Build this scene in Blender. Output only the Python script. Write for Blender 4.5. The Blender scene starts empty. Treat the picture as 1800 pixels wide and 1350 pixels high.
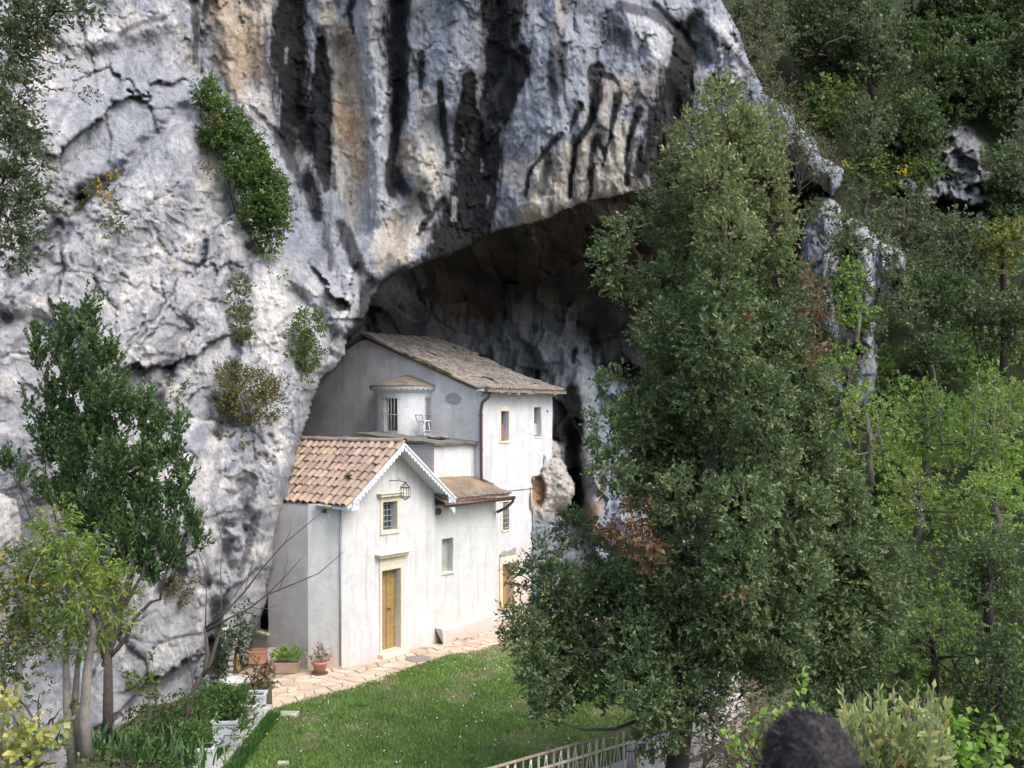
import bpy, bmesh, math, random
import numpy as np
from mathutils import Vector, Matrix, noise as mnoise

random.seed(7)
rng = np.random.default_rng(11)
scene = bpy.context.scene
col = scene.collection

# ---------------------------------------------------------------- camera
F, HX, HY, EYE = 1750.0, 900.0, 725.0, 6.3
cam_d = bpy.data.cameras.new("camera"); cam = bpy.data.objects.new("camera", cam_d); col.objects.link(cam)
cam.location = (0, 0, EYE); cam.rotation_euler = (math.radians(90), 0, 0)
cam_d.sensor_width = 36; cam_d.lens = 36 * F / 1800.0
cam_d.shift_y = (HY - 675.0) / 1800.0
cam_d.clip_end = 500
cam_d.dof.use_dof = True; cam_d.dof.focus_distance = 25.0; cam_d.dof.aperture_fstop = 4.0
scene.camera = cam

# ---------------------------------------------------------------- sky and sun (soft, bright haze)
SUN_EL, SUN_AZ = math.radians(52), math.radians(128)     # azimuth clockwise from +Y (the sun stands behind and right of the viewer)
world = bpy.data.worlds.new("World"); scene.world = world; world.use_nodes = True
wn = world.node_tree.nodes; wl = world.node_tree.links
bg = wn["Background"]; sky = wn.new("ShaderNodeTexSky"); sky.sky_type = 'NISHITA'; sky.sun_disc = False
sky.sun_elevation = SUN_EL; sky.sun_rotation = SUN_AZ; sky.air_density = 1.0; sky.dust_density = 4.0; sky.ozone_density = .7
wl.new(sky.outputs[0], bg.inputs[0]); bg.inputs[1].default_value = 0.15
sun_d = bpy.data.lights.new("sun", 'SUN'); sun = bpy.data.objects.new("sun", sun_d); col.objects.link(sun)
sun_d.energy = 0.68; sun_d.angle = math.radians(40); sun_d.color = (1.0, 0.965, 0.91)
sdir = Vector((math.sin(SUN_AZ) * math.cos(SUN_EL), math.cos(SUN_AZ) * math.cos(SUN_EL), math.sin(SUN_EL)))
sun.rotation_euler = sdir.to_track_quat('Z', 'Y').to_euler(); sun.location = sdir * 60
vs = scene.view_settings
vs.view_transform = 'Standard'; vs.look = 'None'; vs.gamma = 1; vs.use_curve_mapping = False; vs.exposure = 1.32

# ---------------------------------------------------------------- helpers
def P(px, py, Y):
    """point of the place seen in direction (px,py), Y metres ahead of the viewer"""
    return Vector(((px - HX) / F * Y, Y, EYE - (py - HY) / F * Y))

def tag(o, label=None, cat=None, group=None, kind=None):
    if label: o['label'] = label
    if cat: o['category'] = cat
    if group: o['group'] = group
    if kind: o['kind'] = kind
    return o

def empty(name, loc=(0, 0, 0), rz=0.0, **kw):
    o = bpy.data.objects.new(name, None); col.objects.link(o)
    o.location = loc; o.rotation_euler = (0, 0, rz); o.empty_display_size = .2
    return tag(o, **kw)

def link(name, me, mat=None, parent=None):
    o = bpy.data.objects.new(name, me); col.objects.link(o)
    if mat is not None and not me.materials: me.materials.append(mat)
    if parent is not None: o.parent = parent
    return o

def from_bm(name, bm, mat=None, parent=None, smooth=False):
    me = bpy.data.meshes.new(name); bm.to_mesh(me); bm.free()
    if smooth: me.polygons.foreach_set('use_smooth', [True] * len(me.polygons))
    return link(name, me, mat, parent)

def np_mesh(name, V, Fc, mat, parent=None, colr=None, smooth=False, n=None):
    """V (n,3); Fc (m,k) faces all of k corners; colr (n,3) base colour per vertex"""
    me = bpy.data.meshes.new(name)
    V = np.ascontiguousarray(V, dtype=np.float32); Fc = np.ascontiguousarray(Fc, dtype=np.int32)
    k = Fc.shape[1]
    me.vertices.add(len(V)); me.vertices.foreach_set('co', V.ravel())
    me.loops.add(Fc.size); me.loops.foreach_set('vertex_index', Fc.ravel())
    me.polygons.add(len(Fc))
    me.polygons.foreach_set('loop_start', np.arange(0, Fc.size, k, dtype=np.int32))
    me.polygons.foreach_set('loop_total', np.full(len(Fc), k, dtype=np.int32))
    if smooth: me.polygons.foreach_set('use_smooth', np.ones(len(Fc), dtype=bool))
    if colr is not None:
        a = me.color_attributes.new('tint', 'FLOAT_COLOR', 'POINT')
        c4 = np.ones((len(V), 4), dtype=np.float32); c4[:, :3] = colr
        a.data.foreach_set('color', c4.ravel())
    me.update(); me.validate()
    return link(name, me, mat, parent)

# ---- numpy noise
_perm = np.random.default_rng(5).permutation(256).astype(np.int64); _perm = np.concatenate([_perm, _perm, _perm])
_grad = np.random.default_rng(6).normal(size=(256, 3)); _grad /= np.linalg.norm(_grad, axis=1)[:, None]; _grad = _grad.astype(np.float32)
def pnoise(x, y, z):
    x = np.asarray(x, np.float32); y = np.asarray(y, np.float32); z = np.asarray(z, np.float32)
    xi = np.floor(x).astype(np.int64); yi = np.floor(y).astype(np.int64); zi = np.floor(z).astype(np.int64)
    xf = x - xi; yf = y - yi; zf = z - zi
    u = xf * xf * xf * (xf * (xf * 6 - 15) + 10); v = yf * yf * yf * (yf * (yf * 6 - 15) + 10); w = zf * zf * zf * (zf * (zf * 6 - 15) + 10)
    xi &= 255; yi &= 255; zi &= 255
    def g(i, j, k):
        h = _perm[_perm[_perm[xi + i] + yi + j] + zi + k]
        G = _grad[h]
        return G[..., 0] * (xf - i) + G[..., 1] * (yf - j) + G[..., 2] * (zf - k)
    x00 = g(0, 0, 0) * (1 - u) + g(1, 0, 0) * u; x10 = g(0, 1, 0) * (1 - u) + g(1, 1, 0) * u
    x01 = g(0, 0, 1) * (1 - u) + g(1, 0, 1) * u; x11 = g(0, 1, 1) * (1 - u) + g(1, 1, 1) * u
    return ((x00 * (1 - v) + x10 * v) * (1 - w) + (x01 * (1 - v) + x11 * v) * w) * 1.6
def fbm(x, y, z, octv=4, gain=.5, ridged=False):
    s = 0; a = 1.0; t = 0
    for i in range(octv):
        n = pnoise(x * 2 ** i + 17.3 * i, y * 2 ** i - 5.1 * i, z * 2 ** i + 3.7 * i)
        if ridged: n = 1 - 2 * np.abs(n)
        s = s + a * n; t += a; a *= gain
    return s / t
def sstep(a, b, x):
    t = np.clip((x - a) / (b - a), 0, 1); return t * t * (3 - 2 * t)
def tps(ctrl, X, Y, smooth=1e-3):
    c = np.array(ctrl, dtype=float); p = c[:, :2] / 500.0; n = len(p)
    def U(r2): return np.where(r2 > 0, .5 * r2 * np.log(np.maximum(r2, 1e-12)), 0)
    K = U(((p[:, None] - p[None]) ** 2).sum(-1)) + smooth * np.eye(n)
    A = np.zeros((n + 3, n + 3)); A[:n, :n] = K; A[:n, n] = 1; A[:n, n + 1:] = p; A[n, :n] = 1; A[n + 1:, :n] = p.T
    w = np.linalg.solve(A, np.concatenate([c[:, 2], [0, 0, 0]]))
    x = (X / 500.0).astype(np.float32); y = (Y / 500.0).astype(np.float32)
    out = np.full(X.shape, w[n], np.float32) + w[n + 1] * x + w[n + 2] * y
    for i in range(n):
        out += np.float32(w[i]) * U((x - p[i, 0]) ** 2 + (y - p[i, 1]) ** 2).astype(np.float32)
    return out
def poly_sd(poly, X, Y):
    """signed distance, positive inside"""
    pts = np.array(poly, dtype=np.float32); n = len(pts)
    d2 = np.full(X.shape, 1e12, np.float32); inside = np.zeros(X.shape, bool)
    for i in range(n):
        ax, ay = pts[i]; bx, by = pts[(i + 1) % n]
        ex, ey = bx - ax, by - ay; L = ex * ex + ey * ey + 1e-9
        t = np.clip(((X - ax) * ex + (Y - ay) * ey) / L, 0, 1)
        d2 = np.minimum(d2, (X - ax - t * ex) ** 2 + (Y - ay - t * ey) ** 2)
        c = ((ay > Y) != (by > Y)) & (X < ex * (Y - ay) / (ey if abs(ey) > 1e-9 else 1e-9) + ax)
        inside ^= c
    return np.where(inside, 1, -1) * np.sqrt(d2)
def facets(x, z, size, seed, tilt=.3, step=.3, box=(-16, 18, -3, 34)):
    """fractured rock: every cell is a plane with its own offset and tilt"""
    r = np.random.default_rng(seed); x0, x1, z0, z1 = box
    n = int((x1 - x0) * (z1 - z0) / size ** 2); sx = r.uniform(x0, x1, n); sz = r.uniform(z0, z1, n)
    off = r.normal(0, step, n); tx = r.normal(0, tilt, n); tz = r.normal(0, tilt, n)
    # nearest two seeds through a coarse grid
    best = np.full(x.shape, 1e9, np.float32); sec = best.copy(); out = np.zeros(x.shape, np.float32)
    gi = np.floor((x - x0) / size).astype(int); gj = np.floor((z - z0) / size).astype(int)
    nx = int((x1 - x0) / size) + 1; nz = int((z1 - z0) / size) + 1
    # one jittered seed per grid cell
    R = r.random((nx + 4, nz + 4, 5)).astype(np.float32)
    gi = np.clip(gi, 0, nx) + 1; gj = np.clip(gj, 0, nz) + 1
    for di in (-1, 0, 1):
        for dj in (-1, 0, 1):
            a = np.clip(gi + di, 0, nx + 3); b_ = np.clip(gj + dj, 0, nz + 3); q_ = R[a, b_]
            px_ = x0 + (a - 1 + q_[..., 0]) * size; pz_ = z0 + (b_ - 1 + q_[..., 1]) * size
            dx = x - px_; dz = z - pz_; dd = dx * dx + dz * dz
            hgt = (q_[..., 2] - .5) * 3.4 * step + ((q_[..., 3] - .5) * 3.4 * dx + (q_[..., 4] - .5) * 3.4 * dz) * tilt
            m = dd < best
            sec = np.where(m, best, np.minimum(sec, dd)); out = np.where(m, hgt, out); best = np.where(m, dd, best)
    edge = np.sqrt(sec) - np.sqrt(best)
    return out, edge
def stroke(pts, X, Y):
    """pts: (x,y,halfwidth)...  returns normalised distance (0 centre, 1 at the border)"""
    best = np.full(X.shape, 99.0, np.float32)
    for i in range(len(pts) - 1):
        ax, ay, aw = pts[i]; bx, by, bw = pts[i + 1]
        ex, ey = bx - ax, by - ay; L = ex * ex + ey * ey + 1e-9
        t = np.clip(((X - ax) * ex + (Y - ay) * ey) / L, 0, 1)
        d = np.sqrt((X - ax - t * ex) ** 2 + (Y - ay - t * ey) ** 2) / (aw + (bw - aw) * t)
        best = np.minimum(best, d)
    return best

# ---- materials
def new_mat(name):
    m = bpy.data.materials.new(name); m.use_nodes = True
    nt = m.node_tree; b = nt.nodes["Principled BSDF"]
    return m, nt, b
def N(nt, t, **kw):
    n = nt.nodes.new(t)
    for k, v in kw.items():
        if k.startswith('i_'):
            key = k[2:]; key = int(key) if key.isdigit() else key.replace('_', ' ')
            n.inputs[key].default_value = v
        else: setattr(n, k, v)
    return n
def mixc(nt, fac, a, b, mode='MIX'):
    n = nt.nodes.new('ShaderNodeMix'); n.data_type = 'RGBA'; n.blend_type = mode
    for s, v in ((n.inputs[0], fac), (n.inputs[6], a), (n.inputs[7], b)):
        if hasattr(v, 'is_linked') or isinstance(v, bpy.types.NodeSocket): nt.links.new(v, s)
        elif isinstance(v, (int, float)): s.default_value = v
        else: s.default_value = (*v, 1)
    return n.outputs[2]
def ramp(nt, src, stops):
    r = nt.nodes.new('ShaderNodeValToRGB'); nt.links.new(src, r.inputs[0])
    e = r.color_ramp.elements
    while len(e) < len(stops): e.new(.5)
    for i, (p_, c) in enumerate(stops):
        e[i].position = p_; e[i].color = (c, c, c, 1) if isinstance(c, (int, float)) else (*c, 1)
    return r.outputs[0]
def noise_tex(nt, scale, detail=5, rough=.6, vec=None, sc=None, dist=0.0):
    n = N(nt, 'ShaderNodeTexNoise'); n.inputs['Scale'].default_value = scale; n.inputs['Detail'].default_value = detail
    n.inputs['Roughness'].default_value = rough; n.inputs['Distortion'].default_value = dist
    if sc is not None:
        mp = N(nt, 'ShaderNodeMapping'); mp.inputs['Scale'].default_value = sc
        nt.links.new(vec, mp.inputs[0]); vec = mp.outputs[0]
    if vec is not None: nt.links.new(vec, n.inputs['Vector'])
    return n.outputs[0]
def geo_pos(nt):
    return nt.nodes.new('ShaderNodeNewGeometry').outputs['Position']
def obj_pos(nt):
    return nt.nodes.new('ShaderNodeTexCoord').outputs['Object']
def bump(nt, b, h, strength=.5, dist=.05, prev=None):
    n = N(nt, 'ShaderNodeBump'); n.inputs['Strength'].default_value = strength; n.inputs['Distance'].default_value = dist
    nt.links.new(h, n.inputs['Height'])
    if prev is not None: nt.links.new(prev, n.inputs['Normal'])
    nt.links.new(n.outputs[0], b.inputs['Normal']); return n.outputs[0]
def simple_mat(name, c1, c2=None, scale=8, rough=.7, bmp=.2, bscale=30, bdist=.01, metallic=0, rand=0.0):
    m, nt, b = new_mat(name)
    b.inputs['Roughness'].default_value = rough; b.inputs['Metallic'].default_value = metallic
    v = obj_pos(nt); c2 = c2 or tuple(x * .7 for x in c1)
    f = ramp(nt, noise_tex(nt, scale, 6, .65, v), [(.35, 0.0), (.68, 1.0)])
    c = mixc(nt, f, c1, c2)
    if rand:
        oi = N(nt, 'ShaderNodeObjectInfo')
        hs = N(nt, 'ShaderNodeHueSaturation'); nt.links.new(c, hs.inputs['Color'])
        mr = N(nt, 'ShaderNodeMapRange'); mr.inputs[3].default_value = 1 - rand; mr.inputs[4].default_value = 1 + rand * .6
        nt.links.new(oi.outputs['Random'], mr.inputs[0]); nt.links.new(mr.outputs[0], hs.inputs['Value']); c = hs.outputs[0]
    nt.links.new(c, b.inputs['Base Color'])
    if bmp: bump(nt, b, noise_tex(nt, bscale, 5, .6, v), bmp, bdist)
    return m

def rock_mat():
    m, nt, b = new_mat('limestone'); b.inputs['Roughness'].default_value = .85; b.inputs['Specular IOR Level'].default_value = .25
    at = N(nt, 'ShaderNodeAttribute', attribute_name='tint')
    v = geo_pos(nt)
    n1 = ramp(nt, noise_tex(nt, 6.5, 9, .78, v), [(.36, .70), (.47, .94), (.55, 1.06), (.68, 1.25)])
    c = mixc(nt, 1.0, at.outputs['Color'], n1, 'MULTIPLY')
    n2 = ramp(nt, noise_tex(nt, 24, 6, .8, v), [(.37, .42), (.45, .96), (.6, 1.08), (1, 1.15)])
    c = mixc(nt, .75, c, n2, 'MULTIPLY')
    n3 = ramp(nt, noise_tex(nt, 4.0, 7, .7, v, (1.6, 1.6, .28)), [(.34, .62), (.5, 1.0), (.68, 1.2)])
    c = mixc(nt, .8, c, n3, 'MULTIPLY')
    # thin dark cracks and pits
    vo = N(nt, 'ShaderNodeTexVoronoi', feature='DISTANCE_TO_EDGE'); vo.inputs['Scale'].default_value = 1.7
    dv = N(nt, 'ShaderNodeVectorMath', operation='ADD'); nz = N(nt, 'ShaderNodeTexNoise'); nz.inputs['Scale'].default_value = 2.5; nz.inputs['Detail'].default_value = 5
    nt.links.new(v, nz.inputs['Vector']); nt.links.new(v, dv.inputs[0]); nt.links.new(nz.outputs['Color'], dv.inputs[1]); nt.links.new(dv.outputs[0], vo.inputs['Vector'])
    cr = ramp(nt, vo.outputs['Distance'], [(0.0, .55), (.018, 1.0)])
    gate = ramp(nt, noise_tex(nt, .8, 2, .5, v), [(.5, 0.0), (.6, 1.0)])
    c = mixc(nt, gate, c, mixc(nt, 1.0, c, cr, 'MULTIPLY'))
    nt.links.new(c, b.inputs['Base Color'])
    rn = N(nt, 'ShaderNodeTexNoise'); rn.noise_type = 'RIDGED_MULTIFRACTAL'; rn.inputs['Scale'].default_value = 2.6; rn.inputs['Detail'].default_value = 9; rn.inputs['Roughness'].default_value = .62; rn.inputs['Distortion'].default_value = .6
    nt.links.new(v, rn.inputs['Vector'])
    p = bump(nt, b, rn.outputs[0], .6, .16)
    p = bump(nt, b, noise_tex(nt, 8, 9, .8, v, (1.3, 1.3, .6)), .8, .16, p)
    bump(nt, b, noise_tex(nt, 40, 6, .75, v), .8, .05, p)
    return m
def leaf_mat(name, rough=.5, trans=.34, spec=.35):
    m, nt, b = new_mat(name); b.inputs['Roughness'].default_value = rough; b.inputs['Specular IOR Level'].default_value = spec
    at = N(nt, 'ShaderNodeAttribute', attribute_name='tint'); nt.links.new(at.outputs['Color'], b.inputs['Base Color'])
    tr = N(nt, 'ShaderNodeBsdfTranslucent'); hs = N(nt, 'ShaderNodeHueSaturation'); hs.inputs['Value'].default_value = 1.5; hs.inputs['Saturation'].default_value = 1.1
    nt.links.new(at.outputs['Color'], hs.inputs['Color']); nt.links.new(hs.outputs[0], tr.inputs[0])
    mx = N(nt, 'ShaderNodeMixShader'); mx.inputs[0].default_value = trans
    nt.links.new(b.outputs[0], mx.inputs[1]); nt.links.new(tr.outputs[0], mx.inputs[2])
    nt.links.new(mx.outputs[0], nt.nodes['Material Output'].inputs[0])
    return m
M_rock = rock_mat()
M_leaf = leaf_mat('leaf_matt'); M_gloss = leaf_mat('leaf_glossy', .45, .28, .35)
M_bark = simple_mat('bark', (.07, .058, .048), (.035, .03, .025), 9, .9, .8, 25, .02)
M_barkpale = simple_mat('pale_bark', (.26, .24, .22), (.14, .13, .12), 6, .9, .6, 22, .015)

# ---------------------------------------------------------------- cliff, cave and wooded slope: one relief, cut into two meshes
def axis(a0, a, b, b1, fine, coarse):
    return np.concatenate([np.arange(a0, a, coarse), np.arange(a, b, fine), np.arange(b, b1, coarse)]).astype(np.float32)
ax_x = axis(-700, -50, 1850, 2500, 2.8, 13); ax_y = axis(-1100, -40, 1290, 1480, 2.8, 13)
GX, GY = np.meshgrid(ax_x, ax_y)
# irregular outlines: sample the masks at warped places
wx = GX + 9 * fbm(GX / 45, GY / 45, 3.3, 4, .55); wy = GY + 7 * fbm(GX / 40, GY / 40, 9.1, 4, .55)

front = [(-900, -1300), (1230, -1300), (1255, -60), (1268, 0), (1300, 60), (1322, 120), (1345, 165), (1398, 200), (1404, 222), (1436, 250), (1446, 275), (1482, 296), (1478, 330), (1462, 346), (1440, 322), (1412, 318), (1398, 300), (1330, 290),
         (1250, 300), (1180, 316), (1140, 329), (1100, 341), (1040, 350), (1000, 364), (965, 384), (940, 391), (900, 398), (860, 411), (820, 434), (790, 449), (760, 458),
         (720, 476), (690, 489), (668, 502), (652, 525), (642, 555), (630, 578), (612, 596), (607, 625), (592, 645), (562, 668), (550, 700), (540, 735), (528, 770),
         (520, 800), (512, 850), (503, 885), (492, 915), (485, 960), (480, 1010), (470, 1060), (450, 1110), (438, 1145), (425, 1200), (400, 1500), (-900, 1500)]
sdF = poly_sd(front, wx, wy)
Yf = tps([(0, 1350, 15.5), (-600, 1350, 13), (-600, 600, 18), (-600, -300, 21), (300, 1250, 21), (150, 1150, 20.3), (0, 1000, 18.5), (430, 1150, 23.2), (480, 1000, 24.0), (400, 1000, 23.0), (505, 870, 24.2),
          (560, 690, 26.3), (605, 610, 27.6), (450, 800, 24.2), (350, 800, 23.0), (200, 850, 21.6), (350, 600, 24.4), (100, 600, 22), (500, 600, 26.2), (0, 0, 24), (200, 100, 26), (340, 0, 28), (350, 300, 26.6),
          (520, 420, 28.6), (600, 300, 30), (640, 540, 29.0), (700, 450, 30), (700, 100, 30.5), (900, 100, 30), (900, 390, 30.3), (1050, 200, 30.2), (1100, 335, 31.2), (1180, 318, 32), (1200, 100, 32),
          (1300, 100, 34), (1440, 290, 35), (1380, 250, 34.5), (900, -300, 30), (900, -1100, 36), (300, -500, 30), (1250, -600, 38), (-600, -1100, 27)], wx, GY)
# the bush gully: the overhanging face stands back of the left buttress along it
g = stroke([(352, -1200, 1), (350, 0, 1), (338, 70, 1), (350, 150, 1), (395, 215, 1), (412, 300, 1), (425, 370, 1), (450, 440, 1)], wx, wy)
gx = np.interp(wy, [-1200, 0, 70, 150, 215, 300, 370, 440], [352, 350, 338, 350, 395, 412, 425, 460]).astype(np.float32)
right_of = sstep(-3, 12, wx - gx) * (1 - sstep(380, 470, wy))
Yf += 1.3 * right_of * (1 - sstep(120, 420, wx - gx) * .6)
# second, lower step: crevice from (0,560) up to (340,190)
cx_ = GX + 34 * fbm(GX / 95, GY / 95, 31.3, 5, .6); cy_ = GY + 34 * fbm(GX / 95, GY / 95, 47.1, 5, .6)
cmod = sstep(-.45, .35, fbm(GX / 60, GY / 60, 13.0, 3))
def crease(pts, depth, width):
    global Yf
    d = stroke([(x, y, width) for x, y in pts], cx_, cy_); Yf += depth * np.exp(-(d * (1.9 - 1.1 * cmod)) ** 2) * (.35 + .9 * cmod)
def shelf(pts, h, w=10, fade=160):
    """ground above/left of the line stands forward (h<0) or back (h>0)"""
    global Yf
    xs = np.array([p[0] for p in pts], float); ys = np.array([p[1] for p in pts], float)
    yl = np.interp(wx, xs, ys).astype(np.float32); d = wy - yl
    inx = sstep(xs[0] - 40, xs[0] + 20, wx) * (1 - sstep(xs[-1] - 20, xs[-1] + 40, wx))
    Yf += h * inx * sstep(-w, w, d) * (1 - sstep(fade * .4, fade, d))
shelf([(-50, 560), (60, 460), (130, 360), (190, 320), (260, 255), (335, 190)], -.5, 12, 240)
shelf([(20, 40), (140, 90), (240, 70), (300, 50)], .3, 14, 140)
shelf([(-60, 640), (0, 560), (60, 545), (150, 600)], .4, 14, 150)
crease([(130, 365), (165, 335), (215, 290), (270, 240), (330, 195)], .45, 14)
crease([(60, 470), (110, 400), (140, 360)], .8, 14)
crease([(440, 440), (420, 520), (415, 640), (380, 760)], .6, 18)
crease([(600, 620), (560, 560), (520, 520)], .35, 14)
crease([(330, 560), (300, 640), (270, 700), (265, 760)], .5, 12)
crease([(470, 800), (430, 870), (400, 960), (380, 1060), (372, 1200)], .7, 16)
crease([(290, 1040), (320, 1000), (330, 940)], .5, 12)
crease([(350, 0), (352, 60), (345, 130)], .6, 12)
crease([(180, 210), (185, 300)], .25, 8)
# hanging blade-like flutes of the overhang: deeper where dark bands run, prouder on the pale columns
ribs = [([(655, -300), (650, 0), (655, 100), (665, 200), (668, 300), (660, 380)], 24, -.55), ([(715, -300), (712, 0), (708, 120), (722, 250), (745, 330)], 26, -.35),
        ([(800, -300), (800, 0), (795, 110), (775, 180)], 38, -.4), ([(600, 90), (612, 200), (618, 300), (630, 400)], 30, .55), ([(700, 0), (702, 120), (688, 250), (700, 330)], 14, .5),
        ([(515, -300), (512, 0), (520, 150), (530, 260)], 26, .45), ([(562, 60), (566, 160), (570, 260), (585, 330)], 12, .3), ([(870, -300), (875, 0), (860, 160), (845, 300), (820, 400)], 40, .35),
        ([(1000, -300), (990, 60), (960, 200), (930, 330)], 45, -.35), ([(1200, 60), (1190, 160), (1160, 290)], 34, .7), ([(1100, 20), (1160, 80), (1180, 130)], 40, -.6),
        ([(1265, 60), (1290, 130), (1330, 200), (1380, 260), (1440, 300)], 34, -.5), ([(1215, 40), (1240, 110)], 14, .5), ([(1150, 10), (1200, 60), (1230, 100)], 8, .4),
        ([(1005, 250), (1000, 340)], 10, .25), ([(1040, 250), (1035, 340)], 10, .25), ([(965, 290), (950, 350)], 8, .22), ([(1105, 250), (1103, 325)], 9, .22),
        ([(540, 330), (560, 420), (600, 520)], 16, .35), ([(590, 400), (620, 470), (650, 500)], 14, .3), ([(500, 470), (560, 520), (600, 580)], 26, -.3),
        ([(745, 330), (700, 400), (665, 470)], 14, .35), ([(430, 0), (425, 80), (440, 150)], 20, .35), ([(395, 40), (410, 130), (440, 200)], 16, -.3), ([(470, 30), (480, 120), (500, 220)], 14, -.25)]
for pts, w_, h_ in ribs:
    d = stroke([(x, y, w_) for x, y in pts], wx, GY); Yf += h_ * np.exp(-(d * 1.15) ** 2)

# world-space noises
X0 = (GX - HX) / F * Yf; Z0 = EYE - (GY - HY) / F * Yf
upper = sstep(-20, 60, wx - gx) * (1 - sstep(430, 560, wy)) ; upper = np.maximum(upper, sstep(620, 700, wx))
flx = X0 + .9 * fbm(X0 * .35, Z0 * .22, 1.0, 3)
flute = fbm(flx * .95, X0 * .0 + 2.2, Z0 * .13, 4, .5, True)
fl2 = fbm(flx * 3.0, X0 * 0 + 7.7, Z0 * .5, 4, .55, True)
blk = fbm(X0 * .42 + .25 * Z0, Yf * .3, Z0 * .42, 5, .52)
q = fbm(X0 * .9 + 2 + .2 * Z0, Yf * .4, Z0 * .35 - X0 * .1, 5, .55, True)
sharp = fbm(X0 * 3.0 + .3 * Z0, Yf * .7, Z0 * 1.4, 5, .65, True)
cellv = fbm(X0 * 7, Yf * 2, Z0 * 4.5, 4, .7, True)
wX = X0 + .6 * fbm(X0 * .6, Yf * .2, Z0 * .5, 5, .6) + .12 * Z0; wZ = .62 * Z0 + .5 * fbm(X0 * .6 + 7, Yf * .2, Z0 * .6, 5, .6) - .22 * X0
f1, e1 = facets(wX, wZ * .8, 2.6, 3, .26, .30); f2, e2 = facets(wX + .2 * blk, wZ * .8, .85, 4, .30, .10); f3, e3 = facets(wX + .1 * sharp, wZ, .33, 8, .32, .035)
amp = .35 + .75 * sstep(-.3, .4, fbm(X0 * .3, Z0 * .22, 8.0, 3))
bulge = fbm(X0 * .55, X0 * 0 + 1.3, Z0 * .3, 3, .5)
f4, e4 = facets(wX * 1.0 + .06 * cellv, wZ * .8, .16, 12, .5, .03)
rgh = .18 + 1.0 * sstep(-.22, .25, fbm(X0 * .35, 3.3 + X0 * 0, Z0 * .25, 4, .55)); slabm = np.exp(-(((wx - 235) / 120) ** 2 + ((wy - 190) / 150) ** 2) ** 2); rgh = rgh * (1 - .75 * slabm)
d_lo = -.22 * blk - .13 * q - .065 * sharp - .03 * cellv * (.3 + rgh) - .20 * flute + f1 * .66 + .34 * f2 + (.48 * f3 + .5 * f4) * rgh + .08 * np.exp(-(e1 / .07) ** 2) + .05 * np.exp(-(e2 / .04) ** 2)
d_up = (-.36 * flute - .10 * fl2) * amp - .45 * bulge - .2 * blk - .07 * sharp - .03 * cellv + .32 * f2 + .45 * f3 + .35 * f4
tipm = sstep(1220, 1300, GX)
d_up = d_up + tipm * (.7 * f1 + .9 * f2 + .6 * f3 - .5 * fbm(X0 * 1.2 - Z0 * 1.2, 2.0 + X0 * 0, Z0 * .5 + X0 * .5, 4, .55, True))
Yf = Yf + d_up * upper + d_lo * (1 - upper)
# rounding towards the outlines
Yf += 1.1 * np.exp(-np.maximum(sdF, 0) / 11) * np.where(GY > 560, 1, .35) + .5 * np.exp(-np.maximum(sdF, 0) / 32) * np.where(GY > 560, 1, .3)

# cave (roof and back wall)
Yc = tps([(560, 560, 36), (560, 700, 36.5), (660, 520, 33.5), (700, 500, 33.5), (690, 570, 37.6), (760, 470, 32.4), (800, 480, 34.0), (860, 425, 31.6), (850, 540, 38.5), (940, 400, 31.6), (940, 470, 34.5), (960, 570, 38.8), (1060, 360, 32), (1060, 430, 34),
          (1060, 600, 39), (1150, 335, 32.8), (1150, 450, 35), (1180, 640, 38.5), (1300, 310, 35), (1300, 420, 36), (1440, 330, 36.3), (1440, 420, 36.3), (1350, 600, 38), (1000, 700, 38.3), (1000, 850, 37), (1080, 860, 36.2),
          (1040, 1000, 35.4), (960, 1000, 35.5), (1200, 800, 37), (1400, 800, 36), (1200, 1050, 34.5), (800, 800, 38.5), (600, 1000, 36), (1400, 1200, 33), (700, 1200, 34)], GX, GY)
Xc = (GX - HX) / F * Yc; Zc = EYE - (GY - HY) / F * Yc
low = sstep(470, 600, GY + .12 * (GX - 900))
cX = Xc + 1.1 * fbm(Xc * .4, Zc * .35, 3, 4); camp = .3 + .9 * sstep(-.3, .3, fbm(Xc * .35, Zc * .3, 12.0, 3))
cf, ce = facets(cX + .3 * Zc, Zc, 1.0, 14, .4, .16)
Yc += low * ((-.7 * fbm(cX * .7, Xc * 0 + 5, Zc * .16, 4, .5, True) - .1 * fbm(cX * 2.4, Yc * .3, Zc * .9, 4, .6, True)) * camp - .9 * fbm(Xc * .45, Zc * .4, 21.0, 4, .5) + .7 * cf)
Yc += (1 - low) * (.8 * fbm(Xc * .5, Zc * .6, 4.2, 5, .55) + 1.1 * cf + .3 * fbm(Xc * 1.1, Zc * 1.3, 2.2, 5, .6, True) + .15 * fbm(Xc * 2, Zc * 2, 1.2, 4, .6, True))
# deep black slot right of the tall house
d = stroke([(1005, 770, 14), (1008, 860, 16), (1012, 905, 18)], wx, wy); Yc += .9 * np.exp(-d ** 2)
d = stroke([(1045, 820, 20), (1050, 930, 20)], wx, wy); Yc -= 1.0 * np.exp(-d ** 2)

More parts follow.
